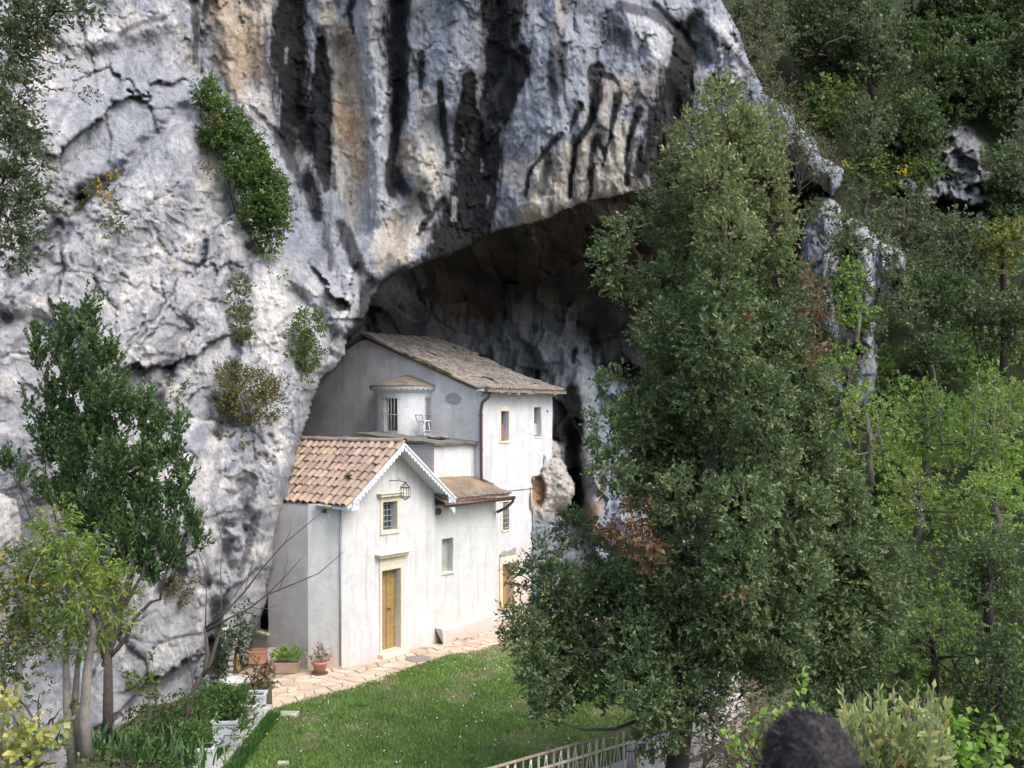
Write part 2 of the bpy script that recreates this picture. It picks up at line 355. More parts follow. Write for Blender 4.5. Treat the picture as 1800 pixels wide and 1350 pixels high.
# rock knob and foot of the rock at the tall house's right corner
knob = [(963, 772), (976, 776), (984, 790), (986, 808), (1000, 832), (1012, 862), (1003, 886), (984, 900), (1000, 930), (992, 1000), (965, 1120), (934, 1120), (934, 905), (931, 870), (934, 838), (950, 830), (956, 800)]
kx = GX + 3 * fbm(GX / 14, GY / 14, 2.1, 3); ky = GY + 3 * fbm(GX / 12, GY / 12, 8.1, 3)
sdK = poly_sd(knob, kx, ky)
plY = (1 / (1 - 0)) * 0
_k = (GX - HX) / F; _s = (_k * 24.877 + 4.814) / (.596 - _k * .803); plY = 24.877 + .803 * np.clip(_s, 0, 10.4)
Yk = plY - .10 - .38 * np.exp(-(((GX - 985) / 34) ** 2 + ((GY - 855) / 50) ** 2)) + 1.1 * np.exp(-np.maximum(sdK, 0) / 7) * sstep(958, 975, GX)
Yk += (.26 * fbm(GX / 20, GY / 20, 4, 5, .6, True) + .1 * fbm(GX / 6, GY / 6, 4, 3, .6)) * sstep(930, 945, GX)
dn = np.sqrt(((kx - 946) / 13) ** 2 + ((ky - 864) / 31) ** 2); Yk += .55 * (1 - sstep(.75, 1.05, dn))

# rock pillars right of the cave
pill = [(1425, 335), (1466, 352), (1482, 380), (1520, 392), (1546, 424), (1590, 440), (1596, 490), (1560, 560), (1540, 600), (1548, 690), (1500, 740), (1420, 760), (1395, 620), (1405, 450)]
sdP = poly_sd(pill, wx, wy)
Yp = tps([(1430, 350, 36), (1500, 400, 36.5), (1600, 450, 38), (1650, 680, 37), (1430, 740, 35), (1530, 560, 36.2)], GX, GY)
Xp = (GX - HX) / F * Yp; Zp = EYE - (GY - HY) / F * Yp
pf, pe = facets(Xp + .4 * fbm(Xp, Zp, 2, 3), Zp + .3 * fbm(Xp, Zp, 5, 3), 1.1, 9, .45, .35)
Yp += pf - .5 * fbm(Xp * .8, Yp * .3, Zp * .35, 4, .55, True) - .2 * fbm(Xp * 2.2, 4, Zp * 1.5, 4, .6, True) + 1.3 * np.exp(-np.maximum(sdP, 0) / 12)
for pts, w_, h_ in (([(1490, 440), (1488, 560)], 18, 1.6), ([(1570, 500), (1560, 540)], 22, 1.4), ([(1505, 570), (1500, 620)], 20, 1.2), ([(1455, 400), (1445, 480)], 18, -.7), ([(1540, 420), (1600, 460)], 16, -.6)):
    d = stroke([(x, y, w_) for x, y in pts], wx, wy); Yp += h_ * np.exp(-d ** 2)

# wooded slope
Yh = tps([(1300, 1350, 21), (1800, 1350, 22), (1300, 1100, 27), (1800, 1100, 28), (1500, 700, 37.5), (1800, 700, 38), (1500, 350, 45), (1800, 350, 46), (1500, 0, 55), (1800, 0, 56), (1250, 0, 50), (2500, 300, 50), (2500, 1350, 24), (1500, -1000, 95), (2500, -1000, 95),
          (900, 1400, 25), (600, 1400, 25)], GX, GY)
Yh += .9 * fbm(GX / 130, GY / 130, 1.5, 5, .55)
outc = np.full(GX.shape, 0, np.float32)
for cx, cy, rx, ry in ((1692, 270, 42, 58), (1720, 320, 34, 30), (1655, 335, 48, 26), (1700, 350, 40, 22), (1590, 245, 16, 22), (1760, 345, 24, 30), (1730, 395, 16, 22), (1640, 495, 20, 14), (1640, 620, 22, 18), (1590, 330, 14, 12)):
    e = ((cx_ - cx) / rx) ** 2 + ((cy_ - cy) / ry) ** 2
    outc = np.maximum(outc, 1 - sstep(.6, 1.15, e))
hf, he = facets((GX - HX) / F * 42 + .5 * fbm(GX / 40, GY / 40, 3, 4), -(GY - HY) / F * 42 + .5 * fbm(GX / 40, GY / 40, 8, 4), 1.1, 19, .6, .6, (-2, 40, -20, 40))
hf2, he2 = facets((GX - HX) / F * 42 + .2 * fbm(GX / 20, GY / 20, 3, 4), -(GY - HY) / F * 42, .45, 29, .8, .3, (-2, 40, -20, 40))
Yh -= outc * (1.2 + hf + hf2 + .5 * fbm(GX / 30, GY / 40, 6.2, 4, .55, True))

# composite
Yd = Yh.copy(); lay = np.zeros(GX.shape, np.int8)
caveP = [(520, 500), (600, 430), (1180, 290), (1440, 290), (1450, 420), (1430, 700), (1440, 900), (1340, 1060), (1300, 1120), (880, 1400), (400, 1400), (400, 900)]
sdC = poly_sd(caveP, wx, wy)
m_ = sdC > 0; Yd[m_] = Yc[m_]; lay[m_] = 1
m_ = sdP > 0; Yd[m_] = Yp[m_]; lay[m_] = 2
m_ = sdF > 0; Yd[m_] = Yf[m_]; lay[m_] = 3
m_ = sdK > 0; Yd[m_] = Yk[m_]; lay[m_] = 4
Xw = (GX - HX) / F * Yd; Zw = EYE - (GY - HY) / F * Yd

# ---- colours (limestone, mineral streaks, lichen, some painted light and shade)
def lerp(c, k, m): return c * (1 - m[..., None]) + np.array(k, np.float32) * m[..., None]
n_a = fbm(Xw * .55, Yd * .3, Zw * .4, 5, .6); n_b = fbm(Xw * 1.8, Yd * .8, Zw * 1.5, 5, .62); n_c = fbm(Xw * 5, Yd * 2, Zw * 4.5, 4, .65)
n_s = fbm(Xw * 2.2, Xw * 0 + 1.1, Zw * .18, 5, .6)        # long vertical stains
C = np.ones((*GX.shape, 3), np.float32) * np.array((.37, .37, .385), np.float32)
# left buttress
C = lerp(C, (.56, .53, .51), .85 * sstep(.0, .4, n_b + .4 * n_a + .25 * n_c))
C = lerp(C, (.22, .235, .275), .85 * sstep(-.02, .34, -n_b * .8 + .5 * n_a - .3 * n_s))
C = lerp(C, (.30, .30, .315), .6 * sstep(.0, .25, fbm(Xw * 3, Yd, Zw * 1.1, 5, .65)))
C = lerp(C, (.12, .12, .125), .75 * sstep(.28, .55, n_c * .7 + n_s * .5))
C = lerp(C, (.5, .38, .27), .55 * sstep(.3, .5, fbm(Xw * .8 + 9, Yd * .3, Zw * .8, 4, .6)))
C = lerp(C, (.21, .225, .26), .65 * (1 - upper) * (1 - sstep(0, 60, np.abs(wy - np.interp(wx, [0, 120, 335], [520, 330, 150])) - 20)) * sstep(-.3, .3, n_b))  # diagonal shadow band along the crevice, painted into the rock colour
C = lerp(C, (.265, .285, .33), .75 * slabm * sstep(-.5, .1, n_b + n_s)); C = lerp(C, (.17, .18, .205), .55 * sstep(.12, .34, n_s) * sstep(-.1, .3, n_a + .3))
C = lerp(C, (.60, .57, .53), .8 * sstep(.25, .42, n_b - .5 * n_s) * (1 - slabm))
# upper face
U = np.ones((*GX.shape, 3), np.float32) * np.array((.25, .27, .32), np.float32)
U = lerp(U, (.42, .42, .44), .8 * sstep(.0, .4, n_s * .8 + n_b * .4))
U = lerp(U, (.13, .14, .165), .75 * sstep(.05, .4, -n_s * .8 - n_b * .3))
U = lerp(U, (.055, .055, .06), .85 * sstep(.34, .5, n_s + .2 * n_c))
C = C * (1 - upper[..., None]) + U * upper[..., None]
wob = .45 * fbm(GX / 18, GY / 75, 5.5, 5, .62) + .50 * fbm(GX / 5.5, GY / 34, 1.5, 4, .7)
def stain(pts, k, a, soft=.16):  # lays strokes of stain, rock tone and painted shade
    global C
    d = stroke(pts, wx, GY) + wob; f = a * (1 - sstep(1 - soft, 1 + soft, d))
    if k is not blk_: f = f * tone
    else:
        halo = a * .5 * (1 - sstep(.8, 1.7, d)) * (.4 + .6 * tone); C = lerp(C, (.115, .12, .135), halo.astype(np.float32)); f = a * (1 - sstep(.90 - soft, .90 + soft, d))
    C = lerp(C, k, f.astype(np.float32))
blk_ = (.014, .014, .016)
tone = .55 + .45 * sstep(-.35, .25, fbm(Xw * 1.6, Yd * .4, Zw * .55, 5, .65))
tan = (.45, .355, .255); cream = (.52, .47, .40); org = (.50, .33, .20); grey = (.33, .355, .41); pale = (.50, .51, .53)
stain([(390, -200, 40), (405, 0, 48), (425, 90, 48), (445, 160, 34), (462, 210, 18)], tan, .9)
stain([(450, 0, 28), (470, 40, 20)], cream, .7)
stain([(458, 170, 30), (470, 240, 34), (480, 300, 26)], pale, .75)
stain([(575, 30, 14), (600, 100, 26), (608, 190, 34), (612, 260, 36), (625, 320, 34), (632, 380, 22)], cream, .95)
stain([(612, 60, 18), (618, 150, 24), (610, 215, 30)], tan, .85)
stain([(606, 205, 15), (618, 250, 18), (640, 300, 16), (642, 335, 12)], org, .6)
stain([(560, 0, 16), (575, 30, 20)], cream, .8)
stain([(640, -100, 22), (645, 60, 22), (662, 160, 20), (668, 300, 18), (655, 380, 34), (690, 400, 40)], pale, .8)
stain([(712, 250, 14), (706, 300, 16)], org, .6)
stain([(745, 160, 14), (752, 240, 16), (765, 290, 20)], cream, .7)
stain([(740, 290, 26), (770, 330, 26), (730, 390, 40), (690, 440, 40)], cream, .8)
stain([(700, 410, 26), (690, 450, 22)], tan, .45)
stain([(905, 300, 30), (960, 320, 45), (1030, 290, 50), (1090, 290, 50), (1130, 310, 22), (1000, 350, 26), (930, 375, 26)], cream, .9)
stain([(1040, 200, 24), (1080, 240, 34), (1020, 280, 30)], cream, .65)
stain([(1060, 160, 26), (1120, 150, 24), (1150, 130, 20)], tan, .5)
stain([(905, 250, 34), (950, 200, 44), (1000, 190, 44)], grey, .7)
stain([(745, 60, 34), (780, 110, 40), (740, 130, 30)], grey, .8)
stain([(950, 60, 34), (1040, 70, 40), (1120, 100, 40)], grey, .7)
stain([(985, 0, 10), (975, 90, 8)], tan, .45)
stain([(1120, 30, 26), (1180, 90, 24), (1260, 60, 30), (1290, 120, 26)], pale, .75)
stain([(1130, 60, 6), (1185, 130, 6)], (.6, .6, .6), .7)
# black water stains; on the left buttress, painted crevice shade
for pts, a in (([(515, -200, 26), (512, 0, 30), (508, 60, 34), (512, 130, 36), (520, 200, 34), (532, 240, 36)], 1), ([(566, 72, 10), (566, 140, 18), (566, 200, 18), (560, 240, 26), (570, 300, 13), (574, 332, 6)], 1),
               ([(640, -60, 4), (612, 20, 6), (622, 60, 3)], .9), ([(702, -200, 22), (702, 0, 24), (700, 60, 24), (702, 120, 21), (703, 180, 18), (694, 230, 9), (684, 300, 9), (690, 340, 9)], .95), ([(692, 300, 12), (712, 335, 14)], .8),
               ([(742, 95, 8), (745, 130, 9), (742, 155, 4)], .9), ([(772, 145, 6), (778, 200, 8), (785, 250, 8), (788, 292, 6)], 1),
               ([(880, -200, 46), (880, 0, 48), (885, 60, 34), (880, 120, 30), (870, 180, 34), (850, 225, 46), (845, 260, 50), (842, 300, 50), (835, 340, 48), (820, 385, 52), (800, 420, 46), (770, 440, 20)], 1),
               ([(918, 90, 17), (915, 120, 18), (895, 160, 18), (875, 200, 26)], 1), ([(822, 140, 14), (818, 200, 18), (810, 260, 14)], 1), ([(780, 350, 8), (745, 400, 6), (738, 412, 4)], .9),
               ([(982, 88, 17), (982, 120, 21), (975, 158, 14)], .75), ([(1050, 120, 14), (1048, 165, 14), (1044, 200, 8), (1030, 230, 6), (1010, 258, 6), (1004, 300, 5), (1002, 346, 5)], 1),
               ([(1046, 128, 8), (1080, 136, 7), (1090, 150, 3)], .9), ([(1020, 185, 9), (1012, 215, 5), (1000, 235, 2)], .9), ([(984, 236, 6), (968, 255, 6), (945, 285, 3.5), (926, 310, 4), (922, 344, 3)], .95),
               ([(965, 270, 6), (960, 300, 8), (952, 336, 8)], .55), ([(1085, 168, 9), (1080, 205, 8), (1068, 250, 3.5), (1058, 292, 3)], 1), ([(1050, 242, 8), (1040, 270, 5), (1037, 302, 5), (1040, 330, 2.5), (1036, 355, 3)], .9),
               ([(1050, 245, 5), (1062, 275, 3)], .9), ([(1125, 192, 9), (1108, 240, 4), (1100, 280, 4), (1102, 322, 6)], 1),
               ([(1200, 45, 14), (1200, 90, 24), (1192, 140, 36), (1185, 190, 36), (1170, 240, 34), (1150, 290, 26), (1160, 315, 20)], 1), ([(1155, 200, 18), (1140, 250, 14), (1125, 300, 16)], .95),
               ([(1070, 40, 24), (1090, 70, 20)], .5), ([(1005, 5, 22), (1030, 20, 10)], .5), ([(1230, 20, 8), (1250, 55, 10), (1310, 120, 6)], .7), ([(1090, 10, 10), (1150, 25, 10), (1220, 80, 8)], .7),
               ([(500, 240, 20), (520, 290, 20), (545, 330, 22), (560, 380, 10)], .75), ([(600, 390, 6), (612, 420, 12), (625, 460, 14)], .8), ([(575, 400, 8), (582, 470, 8)], .5),
               ([(650, 500, 16), (640, 560, 16), (615, 590, 10)], .85), ([(755, 455, 10), (700, 480, 8), (668, 500, 8)], .7), ([(740, 345, 10), (752, 372, 8)], .8), ([(1345, 170, 5), (1400, 240, 4)], .5),
               ([(340, 0, 7), (345, 60, 5), (342, 110, 5)], .7), ([(135, 370, 8), (170, 330, 9), (215, 300, 6)], .8), ([(20, 480, 12), (80, 410, 8), (105, 385, 5)], .6), ([(0, 545, 12), (12, 560, 10)], .8),  # from here on: shadow of the left buttress crevices, painted black
               ([(210, 60, 6), (250, 40, 5), (290, 30, 4)], .55), ([(330, 940, 6), (310, 1000, 6), (290, 1060, 4)], .5), ([(455, 900, 7), (440, 950, 6), (420, 1010, 5)], .6), ([(420, 620, 8), (400, 700, 8), (380, 760, 5)], .5)):
    stain(pts, blk_, a)
# pale slits left inside the black
for pts in ([(504, 85, 3), (502, 110, 3)], [(841, 132, 4), (838, 160, 4), (836, 190, 3)], [(843, 280, 4), (848, 300, 4)], [(800, 350, 8), (798, 385, 7)], [(858, 345, 4), (857, 365, 3)], [(1133, 245, 3), (1131, 280, 3)], [(815, 245, 3), (812, 265, 2)], [(526, 250, 6), (530, 275, 10), (534, 300, 8)]):
    stain([(x, y, w_ * .7) for x, y, w_ in pts], (.30, .29, .27), .7)
# moss and lichen ledges on the left buttress
green = (.10, .13, .04)
for pts, a in (([(400, 330, 10), (405, 360, 8)], .4), ([(440, 520, 10), (455, 560, 10)], .3), ([(70, 330, 12), (95, 300, 10)], .2), ([(230, 1190, 16), (270, 1200, 14)], .35), ([(310, 1030, 14), (320, 1060, 10)], .5), ([(1440, 340, 10), (1470, 335, 8)], .3), ([(1300, 150, 5), (1380, 240, 8)], .4)):
    stain(pts, green, a, .6)
stain([(60, 60, 30), (75, 75, 22)], tan, .5, .6); stain([(170, 1130, 20), (195, 1080, 18), (210, 1050, 14)], (.58, .43, .30), .65, .6); stain([(20, 1080, 30), (80, 960, 30), (60, 860, 20)], (.36, .30, .26), .6, .7)
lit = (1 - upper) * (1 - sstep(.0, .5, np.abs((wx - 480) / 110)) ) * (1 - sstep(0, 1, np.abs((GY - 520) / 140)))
C = lerp(C, (.66, .64, .60), .7 * np.clip(lit, 0, 1))  # facets brightened as lit, painted into the rock colour
# cave colours
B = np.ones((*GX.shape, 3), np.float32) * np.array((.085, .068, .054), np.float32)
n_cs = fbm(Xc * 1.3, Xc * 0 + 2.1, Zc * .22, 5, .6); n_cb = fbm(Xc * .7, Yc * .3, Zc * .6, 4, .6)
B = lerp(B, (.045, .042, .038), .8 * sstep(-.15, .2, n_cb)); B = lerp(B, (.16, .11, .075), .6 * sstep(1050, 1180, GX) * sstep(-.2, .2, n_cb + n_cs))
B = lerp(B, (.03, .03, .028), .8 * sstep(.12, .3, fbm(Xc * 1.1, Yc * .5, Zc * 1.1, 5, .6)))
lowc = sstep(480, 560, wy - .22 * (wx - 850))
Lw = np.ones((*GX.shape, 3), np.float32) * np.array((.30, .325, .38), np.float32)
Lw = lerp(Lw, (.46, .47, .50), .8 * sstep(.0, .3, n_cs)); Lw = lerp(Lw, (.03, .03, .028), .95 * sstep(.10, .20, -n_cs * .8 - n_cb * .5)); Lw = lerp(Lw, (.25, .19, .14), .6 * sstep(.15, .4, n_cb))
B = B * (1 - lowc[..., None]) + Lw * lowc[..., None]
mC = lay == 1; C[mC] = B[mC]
def stainm(mask, pts, k, a, soft=.4):  # masked strokes of stain and painted shade
    global C
    d = stroke(pts, wx, GY) + wob; f = (a * (1 - sstep(1 - soft, 1 + soft, d)) * mask).astype(np.float32); C = lerp(C, k, f)
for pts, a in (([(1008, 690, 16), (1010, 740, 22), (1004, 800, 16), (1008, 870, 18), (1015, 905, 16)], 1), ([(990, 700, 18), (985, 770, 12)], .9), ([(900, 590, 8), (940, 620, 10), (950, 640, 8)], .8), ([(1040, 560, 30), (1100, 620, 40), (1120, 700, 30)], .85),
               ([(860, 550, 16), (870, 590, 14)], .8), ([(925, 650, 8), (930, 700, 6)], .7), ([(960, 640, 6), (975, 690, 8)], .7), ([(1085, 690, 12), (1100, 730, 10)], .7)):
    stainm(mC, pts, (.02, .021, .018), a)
stainm(mC, [(1050, 860, 18), (1045, 920, 16)], (.48, .31, .20), .8); stainm(mC, [(1075, 700, 30), (1090, 800, 26), (1075, 900, 20), (1065, 960, 24)], (.36, .42, .54), .9); stainm(mC, [(1030, 640, 14), (1038, 720, 15), (1044, 800, 14), (1040, 870, 12)], (.46, .50, .58), .9); stainm(mC, [(880, 590, 30), (900, 640, 24)], (.28, .32, .38), .6)
stainm(mC, [(800, 530, 40), (860, 540, 22)], (.17, .12, .09), .7)
# pillars, slope, knob
mP = lay == 2; C = np.where(mP[..., None], lerp(lerp(U, (.42, .43, .46), .6 * sstep(-.1, .3, n_b)), (.04, .04, .045), .8 * sstep(.1, .3, -n_s)), C)
stainm(mP, [(1490, 440, 16), (1488, 560, 18)], blk_, .9); stainm(mP, [(1570, 495, 26), (1560, 545, 22)], blk_, .85); stainm(mP, [(1500, 575, 20), (1500, 620, 18)], blk_, .9)  # pillar hollows blackened: their shade is painted into the colour
mH = lay == 0
S = np.ones((*GX.shape, 3), np.float32) * np.array((.03, .042, .018), np.float32)
S = lerp(S, (.05, .05, .03), .8 * sstep(0, .3, n_a)); S = lerp(S, (.035, .06, .018), .8 * sstep(.0, .3, -n_b))
S = lerp(S, (.24, .25, .27), np.clip(outc * (1 + n_b), 0, 1)); S = lerp(S, (.07, .075, .05), np.clip(outc, 0, 1) * .8 * sstep(.05, .3, fbm(GX / 14, GY / 14, 7.7, 4, .6))); C = np.where(mH[..., None], S, C)
mK = lay == 4; Kc = np.ones((*GX.shape, 3), np.float32) * np.array((.48, .455, .42), np.float32)
Kc = lerp(Kc, (.16, .12, .10), .8 * sstep(.16, .26, fbm(GX / 11, GY / 10, 2.2, 4, .6)))
Kc = lerp(Kc, (.45, .26, .15), .9 * (1 - sstep(.8, 1.1, dn)))
Kc = lerp(Kc, (.25, .27, .31), sstep(895, 920, GY + 6 * n_b)); Kc = lerp(Kc, (.06, .06, .06), sstep(905, 930, GY) * .8 * sstep(.05, .3, n_c))
C = np.where(mK[..., None], Kc, C)
C = np.where((mH | mC)[..., None], C, C * (np.array((.99, 1.015, 1.04), np.float32) * (1.28 + .12 * (1 - upper[..., None]))))
C = np.clip(C * (1 + .16 * n_c[..., None]), .010, .80)

# ---- mesh
V = np.stack([Xw, Yd, Zw], -1).reshape(-1, 3); Cf = C.reshape(-1, 3)
H_, W_ = GX.shape
idx = np.arange(H_ * W_).reshape(H_, W_)
Q = np.stack([idx[:-1, :-1], idx[1:, :-1], idx[1:, 1:], idx[:-1, 1:]], -1).reshape(-1, 4)
lq = lay.reshape(-1)[Q]; zq = V[Q, 2].max(1)
keep = zq > -5.5
slope_q = (lq == 0).all(1)
def cut(sel, name):
    q4 = Q[sel & keep]; u, inv = np.unique(q4, return_inverse=True)
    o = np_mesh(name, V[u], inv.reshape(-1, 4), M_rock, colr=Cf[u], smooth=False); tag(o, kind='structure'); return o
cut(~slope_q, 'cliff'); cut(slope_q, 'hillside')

# ================================================================ ground, lawn, path
def sheet(name, pts, z, mat, res=.25, amp=0.0, kind='structure'):
    """level sheet inside a polygon (world x,y)"""
    xs = [p[0] for p in pts]; ys = [p[1] for p in pts]
    bm = bmesh.new(); vs_ = [bm.verts.new((x, y, z)) for x, y in pts]; bm.faces.new(vs_)
    bmesh.ops.triangulate(bm, faces=bm.faces)
    o = from_bm(name, bm, mat); tag(o, kind=kind); return o

def ground_mat():
    m, nt, b = new_mat('earth'); v = geo_pos(nt); b.inputs['Roughness'].default_value = .95
    c = mixc(nt, ramp(nt, noise_tex(nt, 2.5, 6, .6, v), [(.35, 0.0), (.65, 1.0)]), (.10, .085, .06), (.045, .06, .02))
    nt.links.new(c, b.inputs['Base Color']); bump(nt, b, noise_tex(nt, 12, 6, .7, v), .8, .05); return m
def lawn_mat():
    m, nt, b = new_mat('lawn_turf'); v = geo_pos(nt); b.inputs['Roughness'].default_value = .9
    c = mixc(nt, ramp(nt, noise_tex(nt, 3, 6, .65, v), [(.3, 0.0), (.7, 1.0)]), (.06, .12, .022), (.10, .15, .04))
    nt.links.new(c, b.inputs['Base Color']); bump(nt, b, noise_tex(nt, 30, 5, .7, v), .8, .03); return m
M_earth = ground_mat(); M_turf = lawn_mat()
sheet('ground', [(-16, 12), (-5, 16.4), (1.5, 16.4), (5.5, 20), (9, 30), (10, 45), (-16, 45)], -.012, M_earth)
# slope under the viewer's feet down to the lawn and the valley
bm = bmesh.new(); rows = []
for yy in (-8, -2, 2, 6, 10, 14, 16.4, 19, 24):
    rows.append([bm.verts.new((xx, yy, 4.6 - .28 * max(yy, -2) + (0 if yy > 16 else .12 * math.sin(xx * 1.3 + yy)))) for xx in (-14, -10, -6, -3, 0, 3, 6, 10, 14)])
for a, b_ in zip(rows, rows[1:]):
    for i in range(len(a) - 1): bm.faces.new((a[i], a[i + 1], b_[i + 1], b_[i]))
tag(from_bm('terrain', bm, M_earth, smooth=True), kind='structure')

# border between lawn and paving (ground plan)
edge_px = [(470, 1251), (550, 1228), (620, 1210), (687, 1187), (743, 1167), (800, 1150), (883, 1132), (960, 1115), (1060, 1098)]
lawn_edge = [tuple(P(x, y, F * EYE / (y - HY))[:2]) for x, y in edge_px]
lawn = [(-5.03, 16.3)] + [(-5.03, lawn_edge[0][1])] + lawn_edge + [(5.2, 29), (4.6, 21), (2.2, 16.75), (-.6, 14.5), (-5.03, 14.5)]
sheet('lawn', lawn, 0.0, M_turf)
def in_poly(poly, x, y):
    ins = np.zeros(x.shape, bool)
    for i in range(len(poly)):
        ax, ay = poly[i]; bx, by = poly[(i + 1) % len(poly)]
        if ay == by: continue
        ins ^= ((ay > y) != (by > y)) & (x < (bx - ax) * (y - ay) / (by - ay) + ax)
    return ins

# grass: blades, cut shorter and browner on worn spots
def grass(name, poly, n, h, seed, base, dry):
    r = np.random.default_rng(seed)
    xs = np.array([p[0] for p in poly]); ys = np.array([p[1] for p in poly])
    x = r.uniform(xs.min(), xs.max(), n); y = r.uniform(ys.min(), ys.max(), n); k = in_poly(poly, x, y); x, y = x[k], y[k]
    n = len(x); w1 = fbm(x * .55, y * .55, 3.0, 4, .55)
    worn = np.zeros(n)
    for cx, cy, rr in ((-2.9, 23.2, .35), (.3, 26.3, 1.1), (-.6, 26.0, .9), (-4.2, 20.4, .45), (-1.2, 22.1, .5), (.6, 21.6, .8), (-3.9, 19.3, .3), (1.6, 25.2, 1.2)):
        worn = np.maximum(worn, 1 - np.clip(np.hypot(x - cx, (y - cy) * .8) / rr, 0, 1.0))
    worn = np.clip(worn * 1.6 + np.clip(w1 - .08, 0, 1) * 2.4 + np.clip(fbm(x * 2.2, y * 2.2, 5.0, 3) - .28, 0, 1) * 2, 0, 1) * (.6 + .4 * r.random(n))
    hh = h * (.55 + .8 * r.random(n)) * (1 - .75 * worn) * (1 + .5 * w1)
    a = r.uniform(0, 2 * np.pi, n); w = .011 + .008 * r.random(n); ln = r.normal(0, .5, (n, 2)) * hh[:, None]
    V = np.zeros((n, 3, 3)); V[:, 0] = np.stack([x - np.cos(a) * w, y - np.sin(a) * w, np.zeros(n)], 1); V[:, 1] = np.stack([x + np.cos(a) * w, y + np.sin(a) * w, np.zeros(n)], 1)
    V[:, 2] = np.stack([x + ln[:, 0], y + ln[:, 1], hh], 1)
    lum = (.7 + .6 * r.random(n))[:, None] * (1 + .35 * fbm(x * 1.7, y * 1.7, 9.0, 3)[:, None])
    c = (np.array(base) * (1 - worn[:, None]) + np.array(dry) * worn[:, None]) * lum
    c = np.repeat(c, 3, axis=0).reshape(n, 3, 3); c[:, 2] *= 1.25
    o = np_mesh(name, V.reshape(-1, 3), np.arange(n * 3).reshape(-1, 3), M_leaf, colr=c.reshape(-1, 3)); tag(o, kind='stuff'); return o
tag(grass('grass', lawn, 230000, .07, 21, (.15, .24, .065), (.30, .28, .16)), 'short mown green grass with worn brown patches', 'grass')
# taller fringe along the flower bed
tag(grass('long_grass', [(-5.25, 15.5), (-5.25, 20.6), (-4.8, 20.6), (-4.75, 15.5)], 9000, .17, 22, (.05, .12, .025), (.16, .15, .07)), 'longer grass growing along the white kerb of the bed', 'grass')
# daisies
r = np.random.default_rng(31); n = 1000
x = r.uniform(-5, 5, n); y = r.uniform(15, 29, n); k = in_poly(lawn, x, y) & (fbm(x * .6, y * .6, 14.0, 3) + .22 * r.random(n) > .12) & (r.random(n) < .75)
x, y = x[k], y[k]; n = len(x); V = []; 
ang = np.linspace(0, 2 * np.pi, 6, endpoint=False)
rad = r.uniform(.007, .014, n); zz = r.uniform(.065, .10, n); tl = r.uniform(-.6, .2, n)
V = np.stack([x[:, None] + rad[:, None] * np.cos(ang), y[:, None] + rad[:, None] * np.sin(ang), zz[:, None] + rad[:, None] * np.sin(ang) * (-tl[:, None] + .4)], -1).reshape(-1, 3)
daisy_m = simple_mat('daisy_petals', (.72, .72, .70), (.6, .6, .56), 5, .8, 0)
tag(np_mesh('daisies', V, np.arange(n * 6).reshape(-1, 6), daisy_m), 'small white daisies scattered over the lawn', 'daisies', kind='stuff')

# paving: irregular flagstones
path_o = sheet('path', [(-6.6, 24.3), (-6.6, 21.0)] + lawn_edge + [(5.4, 31.5), (3.0, 34), (-1, 33), (-4, 26), (-5.5, 26.3)], -.004, simple_mat('mortar_joint', (.34, .27, .20), (.22, .18, .13), 6, .95, .4, 30, .01))
flag_far = simple_mat('flagstone_pink', (.47, .34, .25), (.56, .47, .38), 3.5, .8, .35, 14, .012, rand=.22)
flag_near = simple_mat('flagstone_cream', (.60, .52, .42), (.52, .38, .26), 2.6, .8, .35, 14, .012, rand=.18)
u = Vector((.596, .803)); v_ = Vector((-.803, .596)); A0 = Vector((-4.172, 24.4))
def W(s, t, z=0.0): q_ = A0 + u * s + v_ * t; return Vector((q_.x, q_.y, z))
pathpoly = [(-6.6, 24.3), (-6.6, 21.0)] + lawn_edge + [(3.6, 30.5), (1.2, 32)]
rr = random.Random(4); n_i, n_j = 56, 24; G = {}
for i in range(n_i + 1):
    for j in range(n_j + 1):
        st = (-5.4 + i * .36 + .18 * (j % 2) + rr.uniform(-.12, .12), -3.6 + j * .30 + rr.uniform(-.10, .10)); G[i, j] = st
count = 0
for i in range(n_i):
    for j in range(n_j):
        quad = [G[i, j], G[i + 1, j], G[i + 1, j + 1], G[i, j + 1]]
        cs = sum(p[0] for p in quad) / 4; ct = sum(p[1] for p in quad) / 4
        if cs > 10.5 or (0 < cs < 3.45 and ct > -.12) or (3.45 <= cs < 6.3 and ct > -.36) or (cs >= 6.3 and ct > .6) : continue
        if cs <= 0 and ct > .55 - .0: 
            continue
        pw = [W(s, t) for s, t in quad]; c = sum(pw, Vector()) / 4
        if not in_poly(pathpoly, np.array([c.x]), np.array([c.y]))[0]: continue
        if count > 292: continue
        bm = bmesh.new(); pts = []
        for k in range(4):
            a, b_ = pw[k], pw[(k + 1) % 4]
            for f in (.12, .5, .88):
                q_ = a.lerp(b_, f); q_ = c + (q_ - c) * (.90 + rr.uniform(-.05, .03)); pts.append(Vector((q_.x, q_.y, 0)))
        h0 = .012 + rr.uniform(0, .012); tx, ty = rr.uniform(-.02, .02), rr.uniform(-.02, .02)
        top = [bm.verts.new((p.x, p.y, h0 + (p.x - c.x) * tx + (p.y - c.y) * ty)) for p in pts]
        low = [bm.verts.new((c.x + (p.x - c.x) * 1.03, c.y + (p.y - c.y) * 1.03, -.003)) for p in pts]
        bm.faces.new(top)
        for k in range(12): bm.faces.new((low[k], low[(k + 1) % 12], top[(k + 1) % 12], top[k]))
        bmesh.ops.recalc_face_normals(bm, faces=bm.faces)
        from_bm('flagstone', bm, flag_near if c.y < 24.2 else flag_far, path_o); count += 1
